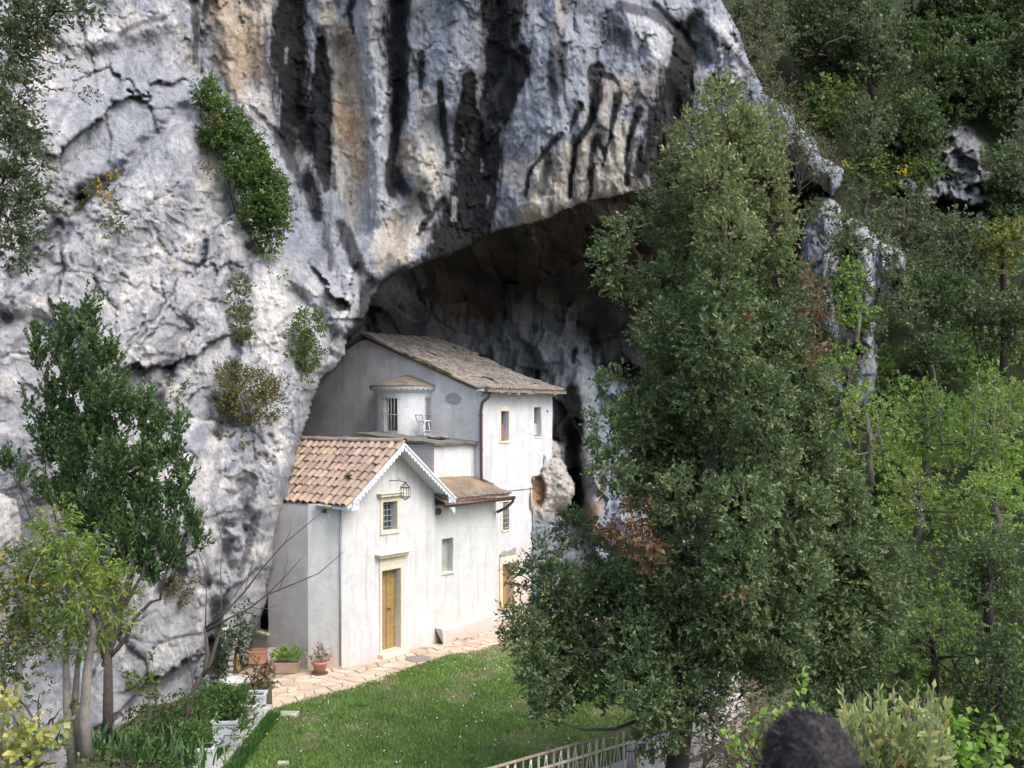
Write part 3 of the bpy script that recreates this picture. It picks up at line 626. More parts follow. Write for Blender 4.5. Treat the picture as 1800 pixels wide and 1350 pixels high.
# loose slab lying on the lawn
def slab_block(name, corners, z0, z1, mat, parent=None, jit=.01, seed=1):
    r_ = random.Random(seed); bm = bmesh.new()
    lo = [bm.verts.new((x, y, z0)) for x, y in corners]; hi = [bm.verts.new((x + r_.uniform(-jit, jit), y + r_.uniform(-jit, jit), z1 + r_.uniform(-jit, jit) * .3)) for x, y in corners]
    n_ = len(lo); bm.faces.new(hi); bm.faces.new(lo[::-1])
    for k in range(n_): bm.faces.new((lo[k], lo[(k + 1) % n_], hi[(k + 1) % n_], hi[k]))
    bmesh.ops.recalc_face_normals(bm, faces=bm.faces); return from_bm(name, bm, mat, parent)
M_stone = simple_mat('pale_stone', (.50, .47, .41), (.36, .34, .30), 4, .85, .5, 18, .015)
g0 = [tuple(P(x, y, F * EYE / (y - HY))[:2]) for x, y in ((476, 1262), (520, 1262), (527, 1254), (482, 1254))]
tag(slab_block('stone_slab', g0, 0, .055, M_stone), 'flat pale stone slab lying on the lawn at the end of the paving', 'stone slab')
g0 = [tuple(P(x, y, F * EYE / (y - HY))[:2]) for x, y in ((488, 1346), (508, 1346), (507, 1342), (490, 1342))]
tag(slab_block('stepping_stone', g0, 0, .05, M_stone), 'small stepping stone sunk in the near grass', 'stone')

# ================================================================ buildings (local frame: x along the front, y into the rock, z up)
def lime_mat(name, c1, c2, stain=(.50, .36, .28), rough_b=.35, base_h=1.0, stain_amt=.7, mott=3.0, grime=.35):
    m, nt, b = new_mat(name); b.inputs['Roughness'].default_value = .9; b.inputs['Specular IOR Level'].default_value = .2
    v = geo_pos(nt)
    c = mixc(nt, ramp(nt, noise_tex(nt, mott, 7, .62, v), [(.35, 0.0), (.66, 1.0)]), c1, c2)
    # run-off streaks
    stx = ramp(nt, noise_tex(nt, 2.2, 6, .65, v, (2.2, 2.2, .22)), [(.50, 0.0), (.72, 1.0)])
    c = mixc(nt, mathm(nt, 'MULTIPLY', stx, grime * 1.2), c, tuple(x * .66 for x in c2))
    # rising damp at the foot
    sep = N(nt, 'ShaderNodeSeparateXYZ'); nt.links.new(v, sep.inputs[0])
    hgt = mathm(nt, 'ADD', sep.outputs[2], mathm(nt, 'MULTIPLY', noise_tex(nt, 1.6, 5, .6, v), -base_h * 1.5))
    mr = N(nt, 'ShaderNodeMapRange'); nt.links.new(hgt, mr.inputs[0]); mr.inputs[1].default_value = base_h * .1; mr.inputs[2].default_value = -base_h * .75
    c = mixc(nt, mathm(nt, 'MULTIPLY', mr.outputs[0], stain_amt), c, stain)
    pt = ramp(nt, noise_tex(nt, 1.1, 8, .7, v), [(.60, 0.0), (.635, 1.0)])
    c = mixc(nt, mathm(nt, 'MULTIPLY', pt, .35), c, tuple(x * .80 for x in c1))
    vo = N(nt, 'ShaderNodeTexVoronoi', feature='DISTANCE_TO_EDGE'); vo.inputs['Scale'].default_value = .55
    nz = N(nt, 'ShaderNodeTexNoise'); nz.inputs['Scale'].default_value = 1.4; nz.inputs['Detail'].default_value = 6; dv = N(nt, 'ShaderNodeVectorMath', operation='ADD')
    nt.links.new(v, nz.inputs['Vector']); nt.links.new(v, dv.inputs[0]); nt.links.new(nz.outputs['Color'], dv.inputs[1]); nt.links.new(dv.outputs[0], vo.inputs['Vector'])
    ck = ramp(nt, vo.outputs['Distance'], [(0.0, 1.0), (.007, 0.0)]); gt_ = ramp(nt, noise_tex(nt, .7, 2, .5, v), [(.54, 0.0), (.64, .45)])
    c = mixc(nt, mathm(nt, 'MULTIPLY', ck, gt_), c, tuple(x * .4 for x in c2))
    # flaked specks
    sp = ramp(nt, noise_tex(nt, 16, 4, .8, v), [(.30, 1.0), (.345, 0.0)])
    c = mixc(nt, mathm(nt, 'MULTIPLY', sp, .55), c, tuple(x * .45 for x in c2))
    nt.links.new(c, b.inputs['Base Color'])
    p_ = bump(nt, b, noise_tex(nt, 3, 4, .6, v), .35, .05); bump(nt, b, noise_tex(nt, 26, 5, .7, v), rough_b, .02, p_)
    return m
def mathm(nt, op, a, b_=None):
    n = N(nt, 'ShaderNodeMath', operation=op)
    for s, v in ((n.inputs[0], a), (n.inputs[1], b_)):
        if v is None: continue
        if isinstance(v, (int, float)): s.default_value = v
        else: nt.links.new(v, s)
    return n.outputs[0]
M_white = lime_mat('limewash_white', (.60, .615, .625), (.52, .53, .535), (.54, .43, .38), grime=.5, base_h=.7, stain_amt=.5)
M_white2 = lime_mat('limewash_cool', (.55, .575, .575), (.48, .50, .50), (.55, .42, .34), grime=.5)
M_side = lime_mat('limewash_side', (.58, .58, .59), (.50, .50, .50), (.48, .38, .33), rough_b=.6)
M_tall = lime_mat('limewash_tall', (.59, .61, .645), (.51, .525, .55), (.58, .42, .32), rough_b=.8, base_h=2.6, stain_amt=.8, grime=.45)
M_rough = lime_mat('roughcast_grey', (.78, .80, .84), (.62, .61, .60), (.44, .38, .26), rough_b=1.0, mott=1.6, grime=.35)
M_apse = lime_mat('limewash_apse', (.64, .67, .70), (.56, .58, .60), (.4, .36, .3), rough_b=.5)
M_trav = simple_mat('travertine', (.66, .60, .49), (.55, .49, .39), 6, .75, .25, 30, .008)
M_trim = simple_mat('white_paint_trim', (.66, .71, .76), (.5, .54, .58), 7, .6, .3, 25, .006)
M_door = simple_mat('ochre_door', (.33, .23, .085), (.24, .16, .06), 5, .55, .3, 18, .006)
M_iron = simple_mat('dark_iron', (.045, .042, .042), (.09, .06, .045), 10, .6, .2, 40, .003)
M_paleiron = simple_mat('painted_iron_bars', (.42, .44, .46), (.25, .23, .22), 10, .6, .2, 40, .003)
M_gutter = simple_mat('brown_gutter', (.09, .055, .045), (.05, .035, .03), 8, .45, .1, 20, .003)
M_glass = simple_mat('dark_pane', (.05, .06, .065), (.10, .11, .11), 2.5, .12, 0)
M_shut = simple_mat('grey_shutter', (.20, .22, .22), (.14, .15, .15), 5, .5, .2, 20, .004)
M_curt = simple_mat('faded_curtain', (.36, .20, .15), (.28, .16, .12), 4, .8, .3, 12, .01)
M_conc = simple_mat('weathered_mortar', (.21, .175, .135), (.11, .10, .085), 2.4, .95, .8, 14, .03)
M_conc2 = simple_mat('mossy_concrete', (.17, .165, .15), (.085, .09, .065), 3, .95, .8, 14, .03)
M_moss = simple_mat('moss', (.06, .10, .015), (.10, .09, .03), 9, .95, .9, 30, .03)
def tile_mat(name, cols, gr=.5):
    m, nt, b = new_mat(name); b.inputs['Roughness'].default_value = .85; v = geo_pos(nt)
    oi = N(nt, 'ShaderNodeObjectInfo'); cr = N(nt, 'ShaderNodeValToRGB'); nt.links.new(oi.outputs['Random'], cr.inputs[0]); e = cr.color_ramp.elements
    while len(e) < len(cols): e.new(.5)
    for i, c in enumerate(cols): e[i].position = i / (len(cols) - 1); e[i].color = (*c, 1)
    g_ = ramp(nt, noise_tex(nt, 6, 6, .7, v), [(.42, 0.0), (.66, 1.0)]); c = mixc(nt, mathm(nt, 'MULTIPLY', g_, gr), cr.outputs[0], (.16, .135, .12))
    nt.links.new(c, b.inputs['Base Color']); bump(nt, b, noise_tex(nt, 30, 5, .7, v), .5, .012); return m
M_tile = tile_mat('terracotta_tile', [(.25, .175, .14), (.37, .275, .21), (.30, .235, .20), (.46, .34, .24), (.22, .18, .16), (.36, .24, .18), (.33, .26, .215)])
M_tilec = tile_mat('terracotta_channel', [(.26, .17, .13), (.34, .22, .17), (.24, .18, .15)], .8)
M_oldtile = simple_mat('lichened_tile', (.27, .245, .215), (.105, .095, .085), 2.6, .95, .9, 16, .03)

def wob(p, a=.022):
    n_ = mnoise.noise_vector(Vector((p[0] * 1.3, p[1] * 1.3, p[2] * 1.3))) * a + mnoise.noise_vector(Vector((p[0] * 6, p[1] * 6, p[2] * 6))) * a * .3
    return (p[0] + n_.x, p[1] + n_.y, p[2] + n_.z)
def wall(name, mat, parent, org, dx, length, top, holes=(), depth=.22, inward=(0, 1), step=.3, zbot=-.1, back=True):
    """vertical wall from org=(x,y) along dx; top(s)->z ; holes (s0,s1,z0,z1) get reveals going inward"""
    bm = bmesh.new(); ss = set([0.0, length]); zs = set([zbot]); maxtop = max(top(length * k / 40) for k in range(41)); 
    for h in holes: ss |= {h[0], h[1]}; zs |= {h[2], h[3]}
    def fill(vals, lo, hi):
        vals = sorted(set(vals) | {lo, hi}); out = []
        for a, b_ in zip(vals, vals[1:]):
            n_ = max(1, int(round((b_ - a) / step))); out += [a + (b_ - a) * k / n_ for k in range(n_)]
        return out + [vals[-1]]
    mintop = min(top(length * k / 40) for k in range(41))
    ss = fill(ss, 0.0, length); zs = fill([z for z in zs if z < mintop], zbot, mintop)
    cache = {}
    def vert(s, z, d=0.0):
        k = (round(s, 4), round(z, 4), round(d, 4))
        if k not in cache: cache[k] = bm.verts.new(wob((org[0] + dx[0] * s + inward[0] * d, org[1] + dx[1] * s + inward[1] * d, z)))
        return cache[k]
    for i in range(len(ss) - 1):
        sm = (ss[i] + ss[i + 1]) / 2
        for j in range(len(zs) - 1):
            zm = (zs[j] + zs[j + 1]) / 2
            if any(h[0] < sm < h[1] and h[2] < zm < h[3] for h in holes): continue
            bm.faces.new((vert(ss[i], zs[j]), vert(ss[i + 1], zs[j]), vert(ss[i + 1], zs[j + 1]), vert(ss[i], zs[j + 1])))
        t0, t1 = top(ss[i]), top(ss[i + 1])
        if t0 > mintop + 1e-4 or t1 > mintop + 1e-4:
            n_ = 1; a0, a1 = mintop, mintop
            K = max(1, int(max(t0 - mintop, t1 - mintop) / step))
            for k in range(K):
                b0 = mintop + (t0 - mintop) * (k + 1) / K; b1 = mintop + (t1 - mintop) * (k + 1) / K
                q_ = []
                for p in (vert(ss[i], a0), vert(ss[i + 1], a1), vert(ss[i + 1], b1), vert(ss[i], b0)):
                    if p not in q_: q_.append(p)
                if len(q_) > 2: bm.faces.new(q_)
                a0, a1 = b0, b1
    for h in holes:
        hz = [z for z in zs if h[2] - 1e-6 <= z <= h[3] + 1e-6]; hs = [s for s in ss if h[0] - 1e-6 <= s <= h[1] + 1e-6]
        for a, b_ in zip(hz, hz[1:]):
            for s in (h[0], h[1]): bm.faces.new((vert(s, a), vert(s, b_), vert(s, b_, depth), vert(s, a, depth)))
        for a, b_ in zip(hs, hs[1:]):
            for z in (h[2], h[3]): bm.faces.new((vert(a, z), vert(b_, z), vert(b_, z, depth), vert(a, z, depth)))
    bmesh.ops.recalc_face_normals(bm, faces=bm.faces)
    return from_bm(name, bm, mat, parent)
def box_bm(bm, lo, hi, bev=0.0):
    x0, y0, z0 = lo; x1, y1, z1 = hi
    vv = [bm.verts.new(p) for p in ((x0, y0, z0), (x1, y0, z0), (x1, y1, z0), (x0, y1, z0), (x0, y0, z1), (x1, y0, z1), (x1, y1, z1), (x0, y1, z1))]
    fs = [bm.faces.new([vv[i] for i in f]) for f in ((0, 3, 2, 1), (4, 5, 6, 7), (0, 1, 5, 4), (1, 2, 6, 5), (2, 3, 7, 6), (3, 0, 4, 7))]
    if bev:
        ed = list({e for f in fs for e in f.edges}); bmesh.ops.bevel(bm, geom=ed, offset=bev, segments=1, affect='EDGES')
def box(name, lo, hi, mat, parent=None, bev=.008):
    bm = bmesh.new(); box_bm(bm, lo, hi, bev); return from_bm(name, bm, mat, parent)
def tube_bm(bm, pts, r, seg=8, cap=True):
    pts = [Vector(p) for p in pts]; rs = r if isinstance(r, (list, tuple)) else [r] * len(pts); rings = []; prev = None
    for i, p in enumerate(pts):
        d = (pts[min(i + 1, len(pts) - 1)] - pts[max(i - 1, 0)]).normalized()
        if prev is None: a = d.orthogonal().normalized()
        else:
            a = prev - d * prev.dot(d); a = a.normalized() if a.length > 1e-5 else d.orthogonal().normalized()
        prev = a; b_ = d.cross(a)
        rings.append([bm.verts.new(p + (a * math.cos(t) + b_ * math.sin(t)) * rs[i]) for t in (2 * math.pi * k / seg for k in range(seg))])
    for ra, rb in zip(rings, rings[1:]):
        for k in range(seg): bm.faces.new((ra[k], ra[(k + 1) % seg], rb[(k + 1) % seg], rb[k]))
    if cap: bm.faces.new(rings[0][::-1]); bm.faces.new(rings[-1])
def tube(name, pts, r, mat, parent=None, seg=8):
    bm = bmesh.new(); tube_bm(bm, pts, r, seg); return from_bm(name, bm, mat, parent, smooth=True)

ROT = math.atan2(.803, .596)
# --- chapel
CW = 3.46                       # width of the gable front
chapel = empty('chapel', (A0.x, A0.y, 0), ROT, label='small white chapel with terracotta tiled gable roof and ochre door', cat='chapel')
RS, RZ, EZ = CW / 2, 5.42, 4.12  # ridge station/height of wall gable, eaves height of the wall
def F0(px, py, t=0.0):
    k = (px - HX) / F; a = A0 + v_ * t
    s = (k * a.y - a.x) / (.596 - k * .803); Y = a.y + .803 * s
    return s, EYE - (py - HY) / F * Y
wins = F0(672, 882)[0], F0(697, 882)[0], F0(684, 932)[1], F0(684, 882)[1]
doors = F0(670.5, 1100)[0], F0(703.5, 1100)[0], F0(687, 1143)[1], F0(687, 1001)[1]
gable = lambda s: RZ - abs(s - RS) * (RZ - EZ) / RS
wall('front_wall', M_white, chapel, (0, 0), (1, 0), CW, gable, [wins, doors], depth=.26)
# canted corner pier and left wall
C1 = (-.495, .665)
L1 = math.hypot(*C1)
wall('corner_pier', M_white2, chapel, C1, (-C1[0] / L1, -C1[1] / L1), L1, lambda s: EZ - .06, inward=(.8, .6))
wall('side_wall', M_side, chapel, (C1[0], 6.0), (0, -1), 6.0 - C1[1], lambda s: EZ - .12, [(3.25, 3.85, .7, 1.9)], depth=.25, inward=(1, 0))
wall('side_wall', M_side, chapel, (CW, 0), (0, 1), 5.0, lambda s: EZ - .1, inward=(-1, 0))
box('window_sill', (C1[0] - .07, 2.1, .64), (C1[0] + .1, 2.8, .70), M_trav, chapel)
tube('cable', [(-.03, .02, .1), (-.035, .015, 2.0), (-.03, .02, 4.0)], .018, simple_mat('grey_pipe', (.25, .26, .28), None, 8, .6, 0), chapel, 6)
box('pipe_bracket', (-.46, .45, 4.0), (-.02, .0 + .06, 4.04), M_paleiron, chapel, 0)
# window with stone surround, grille, pane
s0, s1, z0, z1 = wins
wf = empty('window', (0, 0, 0)); wf.parent = chapel
def surround(parent, s0, s1, z0, z1, w, mat=M_trav, sill=True, y=-.035, head=None, d=.06):
    head = w if head is None else head
    box('jamb', (s0 - w, y, z0), (s0, d, z1), mat, parent); box('jamb', (s1, y, z0), (s1 + w, d, z1), mat, parent)
    box('lintel', (s0 - w, y - .002, z1), (s1 + w, d, z1 + head), mat, parent)
    if sill: box('sill', (s0 - w, y - .002, z0 - w * 1.1), (s1 + w, d, z0), mat, parent)
surround(wf, s0, s1, z0, z1, .09, head=.13)
box('cornice', (s0 - .16, -.12, z1 + .13), (s1 + .16, .05, z1 + .21), M_trav, wf, .02)
box('cornice_cap', (s0 - .20, -.15, z1 + .21), (s1 + .20, .05, z1 + .245), M_trav, wf, .01)
box('pane', (s0, .20, z0), (s1, .22, z1), M_glass, wf, 0)
def grille(parent, s0, s1, z0, z1, y, nv, nh, r=.009, mat=M_paleiron):
    for i in range(nv): s = s0 + (s1 - s0) * (i + .5) / nv; tube('bar', [(s, y, z0), (s, y, z1)], r, mat, parent, 6)
    for j in range(nh): z = z0 + (z1 - z0) * (j + .5) / nh; tube('bar', [(s0, y - .01, z), (s1, y - .01, z)], r, mat, parent, 6)
grille(wf, s0, s1, z0, z1, .14, 4, 5, .011)
# door
s0, s1, z0, z1 = doors
df = empty('doorway', (0, 0, 0)); df.parent = chapel
surround(df, s0, s1, z0 - .02, z1, .09, sill=False, head=.11)
box('frieze', (s0 - .09, -.028, z1 + .11), (s1 + .09, .05, z1 + .33), M_trav, df)
box('cornice', (s0 - .19, -.15, z1 + .33), (s1 + .19, .05, z1 + .41), M_trav, df, .025)
box('cornice_cap', (s0 - .25, -.20, z1 + .41), (s1 + .25, .05, z1 + .46), M_trav, df, .012)
box('door_step', (s0 - .14, -.20, -.02), (s1 + .14, .34, z0), M_trav, df, .02)
dl = box('door', (s0 + .005, .17, z0), (s1 - .005, .21, z1), M_door, df, .004)
bm = bmesh.new()
for i in range(5):
    for j in range(14): bmesh.ops.create_icosphere(bm, subdivisions=1, radius=.013, matrix=Matrix.Translation((s0 + .06 + (s1 - s0 - .12) * i / 4, .166, z0 + .1 + (z1 - z0 - .2) * j / 13)))
o = from_bm('stud', bm, M_iron, dl); o['kind'] = 'stuff'
tube('door_handle', [(s0 + .40, .165, z0 + 1.05), (s0 + .46, .12, z0 + 1.06), (s0 + .52, .165, z0 + 1.05)], .014, M_iron, dl)
box('door_seam', ((s0 + s1) / 2 - .006, .162, z0 + .01), ((s0 + s1) / 2 + .006, .169, z1 - .01), M_iron, dl, 0)

# roof: boards, rows of cover tiles, ridge, scalloped barge boards
OV = .46
def roofz(s, lift=.12): return RZ + lift - abs(s - RS) * (RZ - EZ) / RS
sl = -.23; sr = CW + .30
bm = bmesh.new(); ring0 = []; ring1 = []
for t in (-OV, 5.2):
    ring = [bm.verts.new((s, t, z)) for s, z in ((sl, roofz(sl, .06)), (RS, roofz(RS, .06)), (sr, roofz(sr, .06)), (sr, roofz(sr, .0)), (RS, roofz(RS, .0)), (sl, roofz(sl, .0)))]
    (ring0 if t < 0 else ring1).extend(ring)
for k in range(6): bm.faces.new((ring0[k], ring0[(k + 1) % 6], ring1[(k + 1) % 6], ring1[k]))
bm.faces.new(ring0[:3] + ring0[3:]); bm.faces.new((ring1[:3] + ring1[3:])[::-1])
bmesh.ops.recalc_face_normals(bm, faces=bm.faces); roof = from_bm('roof', bm, M_trim, chapel)
sl_len = math.hypot(RS - sl, (RS - sl) * (RZ - EZ) / RS); ang = math.atan2((RZ - EZ), RS)
def coppo(L, r0, r1, arc=1.0, seg=6, th=.014):
    """half-round tile lying along +x (downhill end at x=L, wider there), convex up"""
    bm = bmesh.new(); rows = []
    for x, r_ in ((0, r0), (L, r1)):
        for rad in (r_, r_ - th):
            rows.append([bm.verts.new((x, -math.cos(math.pi * (.5 - arc / 2 + arc * k / seg)) * rad, math.sin(math.pi * (.5 - arc / 2 + arc * k / seg)) * rad * .82)) for k in range(seg + 1)])
    o0, i0, o1, i1 = rows
    for k in range(seg):
        bm.faces.new((o0[k], o0[k + 1], o1[k + 1], o1[k])); bm.faces.new((i0[k + 1], i0[k], i1[k], i1[k + 1])); bm.faces.new((o1[k], o1[k + 1], i1[k + 1], i1[k])); bm.faces.new((o0[k + 1], o0[k], i0[k], i0[k + 1]))
    bm.faces.new((o0[0], o1[0], i1[0], i0[0])); bm.faces.new((o0[seg], i0[seg], i1[seg], o1[seg]))
    bmesh.ops.recalc_face_normals(bm, faces=bm.faces)
    me = bpy.data.meshes.new('roof_tile'); bm.to_mesh(me); bm.free(); return me
me_tile = coppo(.40, .080, .101); me_chan = coppo(.42, .10, .085)
me_tile.materials.append(M_tile); me_chan.materials.append(M_tilec)
rr = random.Random(9); pitch_t = .235; course = .305; ncol = 20
base_rot = Matrix.Rotation(math.pi, 4, 'Z')
for c_ in range(ncol):
    t = -OV + .09 + c_ * pitch_t
    for k in range(9):
        dist = sl_len + .03 - .40 - k * course
        for kind, me, off, lift in (('c', me_chan, -pitch_t / 2, .075), ('t', me_tile, 0, .085)):
            if kind == 'c' and (k not in (0,) or c_ == 0): 
                continue
            d = max(dist, -.08); s = RS - d * math.cos(ang); z = roofz(RS, .06) - d * math.sin(ang)
            o = bpy.data.objects.new('roof_tile', me); col.objects.link(o); o.parent = chapel
            flip = Matrix.Rotation(math.pi, 4, 'X') if kind == 'c' else Matrix.Identity(4)
            o.matrix_local = Matrix.Translation((s, t + off + rr.uniform(-.018, .018), z + lift - .05 + (.0 if kind == 't' else .05) + rr.uniform(0, .022))) @ Matrix.Rotation(math.pi, 4, 'Z') @ Matrix.Rotation(ang - .045, 4, 'Y') @ Matrix.Rotation(rr.uniform(-.10, .10), 4, 'Z') @ flip
# channels between the rows, one long trough per row
bm = bmesh.new()
for c_ in range(ncol - 1):
    t = -OV + .09 + (c_ + .5) * pitch_t
    for k in range(8):
        d0 = sl_len - k * course; d1 = max(d0 - .36, 0); z_l = .045 + .01 * (k % 2)
        pr = []
        for d in (d0, d1):
            s = RS - d * math.cos(ang); z = roofz(RS, .06) - d * math.sin(ang)
            pr.append([bm.verts.new((s, t + a, z + z_l + b_ + (.02 if d == d0 else 0))) for a, b_ in ((-.085, .03), (-.035, -.012), (.035, -.012), (.085, .03))])
        for q_ in range(3): bm.faces.new((pr[0][q_], pr[0][q_ + 1], pr[1][q_ + 1], pr[1][q_]))
o = from_bm('channel_tiles', bm, simple_mat('dark_channel_tile', (.11, .085, .07), (.06, .055, .045), 5, .95, .6, 16, .02), chapel); o['kind'] = 'stuff'  # dark mossy tone also paints the shadow between tile rows
# ridge tiles
me_ridge = coppo(.44, .10, .115); me_ridge.materials.append(M_tile)
for k in range(13):
    o = bpy.data.objects.new('ridge_tile', me_ridge); col.objects.link(o); o.parent = chapel
    o.matrix_local = Matrix.Translation((RS + rr.uniform(-.015, .015), 4.75 - k * .40, roofz(RS, .06) + .075)) @ Matrix.Rotation(-math.pi / 2, 4, 'Z') @ Matrix.Rotation(rr.uniform(-.02, .05), 4, 'Y')
# right slope: cover rows seen from the edge
bm = bmesh.new()
for c_ in range(ncol):
    t = -OV + .12 + c_ * pitch_t
    tube_bm(bm, [(RS + .1, t, roofz(RS + .1, .10)), (sr + .05, t, roofz(sr + .05, .10))], .07, 8)
o = from_bm('roof_tile_rows', bm, M_oldtile, chapel); o['kind'] = 'stuff'
bm = bmesh.new(); bmesh.ops.create_icosphere(bm, subdivisions=3, radius=.10)
for v in bm.verts: v.co += v.co.normalized() * .05 * mnoise.noise(v.co * 14); v.co.z *= .5
o = from_bm('moss_tuft', bm, M_moss, chapel); o.location = (F0(612, 818)[0] * 0 + .50, .25, roofz(.50) + .10)
# scalloped trim boards under both rakes
def scallop(p0, p1, n, h, lobe, name='scalloped_trim', parent=chapel, th=.02, mat=M_trim):
    p0, p1 = Vector(p0), Vector(p1); d = p1 - p0; L = d.length; d.normalize(); bm = bmesh.new()
    prof = []; 
    for i in range(n):
        for k in range(6):
            f = k / 6; prof.append(((i + f) / n * L, -h - lobe * math.sin(math.pi * f)))
    prof.append((L, -h))
    nrm = Vector((d.z, 0, -d.x)) if abs(d.y) < 1e-6 else Vector((0, 0, 1)).cross(d); outv = Vector((0, -1, 0))
    up = Vector((0, 0, 1))
    fr = []; bk = []
    for a, b_ in prof:
        q_ = p0 + d * a; fr.append((bm.verts.new(q_), bm.verts.new(q_ + up * b_))); q2 = q_ + Vector((0, th, 0)); bk.append((bm.verts.new(q2), bm.verts.new(q2 + up * b_)))
    for i in range(len(prof) - 1):
        bm.faces.new((fr[i][0], fr[i][1], fr[i + 1][1], fr[i + 1][0])); bm.faces.new((bk[i + 1][0], bk[i + 1][1], bk[i][1], bk[i][0])); bm.faces.new((fr[i][1], bk[i][1], bk[i + 1][1], fr[i + 1][1]))
    bmesh.ops.recalc_face_normals(bm, faces=bm.faces)
    return from_bm(name, bm, mat, parent)
yb = -OV - .022
scallop((-.10, yb, roofz(-.10, .10)), (RS, yb, roofz(RS, .10)), 17, .12, .075)
scallop((RS, yb - .001, roofz(RS, .10)), (sr + .02, yb - .001, roofz(sr + .02, .10)), 18, .12, .075)
scallop((-.10, yb - .024, roofz(-.10, .10)), (RS, yb - .024, roofz(RS, .10)), 34, .04, .02, 'moulding', th=.02)
scallop((RS, yb - .025, roofz(RS, .10)), (sr + .02, yb - .025, roofz(sr + .02, .10)), 36, .045, .02, 'moulding', th=.02)
for sgn, s_ in ((-1, -.12), (1, sr + .02)):
    bm = bmesh.new(); zz_ = roofz(s_, .06)
    vv = [bm.verts.new(p) for p in ((s_, yb + .02, zz_), (s_, yb + .02, zz_ - .42 if sgn > 0 else zz_ - .16), (s_ - sgn * .26, yb + .02, zz_ - .16), (s_ - sgn * .26, yb + .02, zz_ + .1))]
    bm.faces.new(vv); r_ = bmesh.ops.extrude_face_region(bm, geom=bm.faces[:]); bmesh.ops.translate(bm, vec=(0, .05, 0), verts=[x for x in r_['geom'] if isinstance(x, bmesh.types.BMVert)])
    bmesh.ops.recalc_face_normals(bm, faces=bm.faces); from_bm('eaves_return', bm, M_trim, chapel)
tube('gutter', [(sl - .02, .30, roofz(sl, -.06)), (sl - .02, 5.2, roofz(sl, -.02))], .055, M_gutter, chapel)
box('eaves_board', (sl + .02, .25, roofz(sl, -.22)), (sl + .20, 5.0, roofz(sl, -.12)), M_trim, chapel)

# --- wrought iron lantern on its bracket
lan = empty('wall_lantern', W(F0(684, 845)[0], 0, F0(684, 845)[1]), ROT, label='black wrought iron lantern hanging from a bracket beside the chapel window', cat='lantern')
tube('bracket', [(0, 0, 0), (.0, -.25, .012), (.0, -.5, .0), (.0, -.62, -.015)], .011, M_iron, lan, 6)
tube('scroll', [(0, -.36 + .05 * math.cos(a) * (1 - a / 9), .05 * math.sin(a) * (1 - a / 9) + .03) for a in [k * .5 for k in range(16)]], .007, M_iron, lan, 5)
bm = bmesh.new(); cz = -.27; cy = -.56
for k in range(6):
    a = k * math.pi / 3; a2 = a + math.pi / 3
    c0 = Vector((math.cos(a) * .13, cy + math.sin(a) * .13, 0)); c1 = Vector((math.cos(a2) * .13, cy + math.sin(a2) * .13, 0))
    tube_bm(bm, [c0 + Vector((0, 0, cz + .12)), c0 + Vector((0, 0, cz - .12))], .008, 5)
    for z in (.12, -.12): tube_bm(bm, [c0 + Vector((0, 0, cz + z)), c1 + Vector((0, 0, cz + z))], .008, 5)
    tube_bm(bm, [c0 + Vector((0, 0, cz + .12)), Vector((0, cy, cz + .25))], .008, 5); tube_bm(bm, [c0 + Vector((0, 0, cz - .12)), Vector((0, cy, cz - .2))], .008, 5)
    mid = (c0 + c1) / 2
    tube_bm(bm, [mid + (c1 - c0).normalized() * .035 * math.sin(t) + Vector((0, 0, cz + .12 + .04 * t / 3 * math.cos(t))) for t in [q_ * .6 for q_ in range(8)]], .005, 4)
from_bm('cage', bm, M_iron, lan)
tube('hook', [(0, -.56, -.02), (0, -.56, 0)], .01, M_iron, lan, 5)

# --- low wing (lean-to)
MS0, MS1 = CW, F0(872, 1000)[0]
wing = empty('lean_to_wing', W(MS0, 0), ROT, label='low white wing with mortar covered tile roof between chapel and tall house', cat='house')
n0, n1, nz0, nz1 = F0(777, 950)[0] - MS0, F0(797, 950)[0] - MS0, F0(787, 1006)[1], F0(787, 946)[1]
EZ2 = F0(800, 884)[1]
wall('front_wall', M_white2, wing, (.003, .012), (1, 0), MS1 - MS0, lambda s: EZ2 - .02, [(n0, n1, nz0, nz1)], depth=.20)
wall('side_wall', M_white2, wing, (MS1 - MS0, .012), (0, 1), .85, lambda s: EZ2 + .1, inward=(-1, 0))
box('niche_back', (n0 - .02, .205, nz0 - .02), (n1 + .02, .225, nz1 + .02), simple_mat('niche_render', (.33, .37, .35), (.26, .29, .27), 4, .9, .3), wing, 0)
box('sill', (n0 - .03, -.03, nz0 - .05), (n1 + .03, .12, nz0), M_trav, wing)
E_t = -.40; B_t = 1.02; z_e = F0(800, 878, -.4)[1]; z_b = z_e + .50
rw = MS1 - MS0 + .16
bm = bmesh.new(); nx_, ny_ = 26, 10; vv = {}
for i in range(nx_ + 1):
    for j in range(ny_ + 1):
        fx, fy = i / nx_, j / ny_; s = -.02 + (rw + .5 * fy) * fx; t = E_t + (B_t - E_t) * fy; z = z_e + (z_b - z_e) * fy - .25 * max(0, fx - .75) * fy * 4 * .45
        z += .035 * mnoise.noise(Vector((s * 2.1, t * 2.1, 3))) + .02 * mnoise.noise(Vector((s * 7, t * 7, 1)))
        vv[i, j] = bm.verts.new((s, t, z))
for i in range(nx_):
    for j in range(ny_): bm.faces.new((vv[i, j], vv[i + 1, j], vv[i + 1, j + 1], vv[i, j + 1]))
r_ = bmesh.ops.extrude_face_region(bm, geom=bm.faces[:]); bmesh.ops.translate(bm, vec=(0, 0, -.06), verts=[x for x in r_['geom'] if isinstance(x, bmesh.types.BMVert)])
bmesh.ops.recalc_face_normals(bm, faces=bm.faces)
from_bm('roof', bm, simple_mat('mossy_mortar', (.28, .20, .135), (.12, .10, .07), 2.2, .95, .9, 12, .04), wing)
